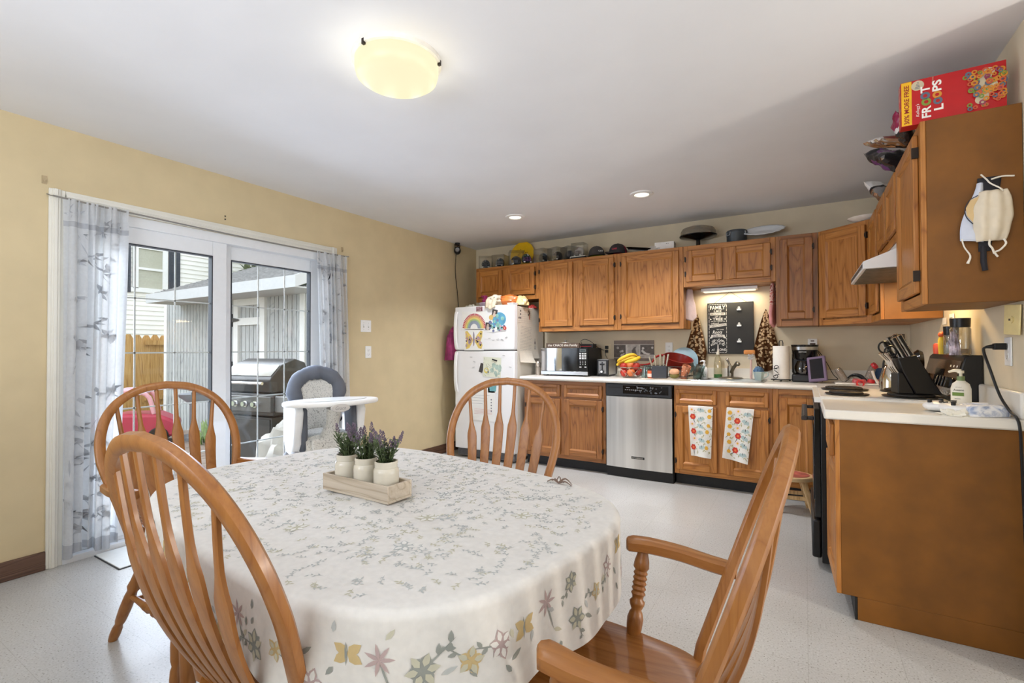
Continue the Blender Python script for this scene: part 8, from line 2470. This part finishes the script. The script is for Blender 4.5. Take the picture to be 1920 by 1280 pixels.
side_sheet('narrow cream sheet with a dark sketch further back on the fridge side', [LP, P((150, 146, 140), 0.8, name='faint_ink'), BLACK], 4.70, 1.27, 0.15, 0.38, lambda mb: (script(mb) if False else [mb.disc(0.0, 0.02 - 0.02 * k, 0.006 + 0.003 * (k % 3), 1, 8, 0.0003, ry=0.012) for k in range(7)], mb.rect(-0.01, 0.01, -0.03, -0.005, 2, 0.0004)), 0.0, 0.1, 0.0010)
# on top of the fridge
FTZ = 1.6685
bb = thing('bread_bag', 'orange and white bread bag slumped over the front top of the fridge', 'bread bag', (-2.80, 4.42, 1.65))
def blob(mb, c, r_, seed, amp, m=0):
    def f(u, v):
        a = u * 2 * PI; b = (v - 0.5) * PI
        d = Vector((math.cos(a) * math.cos(b), math.sin(a) * math.cos(b), math.sin(b)))
        k = 1 + amp * noise.noise(d * 2.4 + Vector((seed, 0, 0))) + amp * 0.6 * noise.noise(d * 6 + Vector((0, seed, 0)))
        return (c[0] + d.x * r_[0] * k, c[1] + d.y * r_[1] * k, c[2] + d.z * r_[2] * k)
    mb.grid(f, 28, 16, m, cu=True)
mb = MB(); blob(mb, (0.06, 0.02, 0.062), (0.13, 0.09, 0.060), 2.0, 0.25)
mb.obj('orange_film', P((206, 116, 56), 0.3, var=0.3, scale=14, name='orange_film'), bb)
mb = MB(); blob(mb, (-0.08, -0.03, 0.062), (0.10, 0.085, 0.058), 5.0, 0.3)
mb.obj('white_film', P((228, 220, 200), 0.3, var=0.12, scale=12, name='bread_white_film'), bb)
mb = MB(); mb.grid(lambda u, v: (-0.11 + 0.13 * u, -0.150 - 0.032 * (v ** 0.3) - 0.003 * math.sin(u * 20), 0.07 - 0.105 * v + 0.012 * math.sin(u * 9)), 10, 10)
mb.obj('loose_end', P((224, 210, 184), 0.35, var=0.2, scale=30, name='crinkled_wrap'), bb, solid=0.002)
lump('rolls_bag', P((226, 206, 150), 0.35, var=0.15, scale=16, name='rolls_film'), 'pale yellow bag of rolls on the fridge beside the bread bag', 'bread bag', (-2.60, 4.48, FTZ - 0.012), 0.075, 0.08, 0.10, 4.0, 0.25)
bp2 = thing('purple_container', 'low lilac plastic container with magenta dispenser on top of the fridge', 'container', (-3.03, 4.47, FTZ - 0.016))
mb = MB(); mb.lathe([(0, 0), (0.075, 0), (0.085, 0.04), (0.088, 0.045), (0.085, 0.052), (0, 0.058)], 28, sx=1.2)
mb.obj('tub', P((186, 168, 186), 0.4, var=0.08, name='lilac_plastic'), bp2)
mb = MB(); mb.lathe([(0, 0.055), (0.03, 0.056), (0.036, 0.08), (0.024, 0.10), (0.030, 0.125), (0.022, 0.135), (0, 0.137)], 18, 0, (-0.04, 0, 0)); mb.bx(-0.085, -0.04, -0.012, 0.012, 0.115, 0.135)
mb.obj('dispenser', P((156, 46, 96), 0.3, var=0.1, name='magenta_plastic'), bp2)
lump('wrapped_packet', P((206, 206, 190), 0.35, var=0.2, scale=20, name='pale_wrap'), 'small crumpled pale packet at the far left on top of the fridge', 'packet', (-3.20, 4.40, 1.65), 0.07, 0.05, 0.035, 8.0, 0.4)
lump('red_packet', P((170, 60, 56), 0.35, var=0.3, scale=20, name='red_wrap'), 'small red packet on top of the fridge against the tall cabinet side', 'packet', (-2.60, 4.72, 1.637), 0.05, 0.06, 0.04, 9.0, 0.3)
# pink bag hanging between fridge and wall
lump('hanging_pink_bag', P((150, 52, 104), 0.7, var=0.35, scale=14, bump=0.3, name='pink_print_cloth'), 'pink print cloth bag hanging between the fridge and the beige wall', 'bag', (-3.44, 4.36, 1.06), 0.085, 0.10, 0.36, 3.0, 0.2)
# ================================================================ lamps of the place and an added fill
light('ceiling_lamp_light', 'AREA', (-1.49, 1.505, ZC - 0.12), LAMP_W, (252, 250, 252), 0.36, shape='DISK')
for k in range(10):
    light('ceiling_lamp_glow', 'POINT', (-1.49 + 0.215 * math.cos(k * PI / 5), 1.505 + 0.215 * math.sin(k * PI / 5), ZC - 0.115), LAMP_UP / 10, (255, 248, 228), 0.03)
for x, y in ((-1.115, 3.86), (-2.33, 3.90)):
    light('downlight', 'AREA', (x, y, ZC - 0.02), DOWN_W, (250, 250, 255), 0.11, shape='DISK', spread=math.radians(120))
light('strip_light', 'AREA', (-0.595, 4.87, 1.712), STRIP_W, (255, 238, 205), 0.44, size_y=0.06)
# the neighbouring room through the wide opening on the right has its own lamp; an added fill behind the camera brightens the ceiling
light('next_room_lamp', 'POINT', (2.55, 1.53, 1.0), NEXT_W, (255, 243, 228), 0.10)
light('rear_fill_light', 'AREA', (-1.2, YF + 0.35, 1.5), REAR_W, (230, 239, 255), 2.4, rot=(math.radians(144), 0, 0), size_y=1.0)
light('overcast_sun', 'SUN', (-8, 0, 8), SUN_W, (232, 240, 255), math.radians(70), rot=(math.radians(12), math.radians(-58), 0))
light('patio_daylight', 'AREA', (XL + 0.12, 1.94, 1.05), DAY_W, (206, 224, 255), 1.6, rot=(0, math.radians(-68), 0), size_y=1.25)
light('hood_light', 'AREA', (0.50, 3.48, 1.598), HOOD_W, (255, 214, 150), 0.12, size_y=0.2)
light('patio_skylight', 'AREA', (XL - 0.26, 1.88, 1.02), BACK_W, (226, 236, 255), 2.3, rot=(0, math.radians(-90), 0), size_y=2.2)
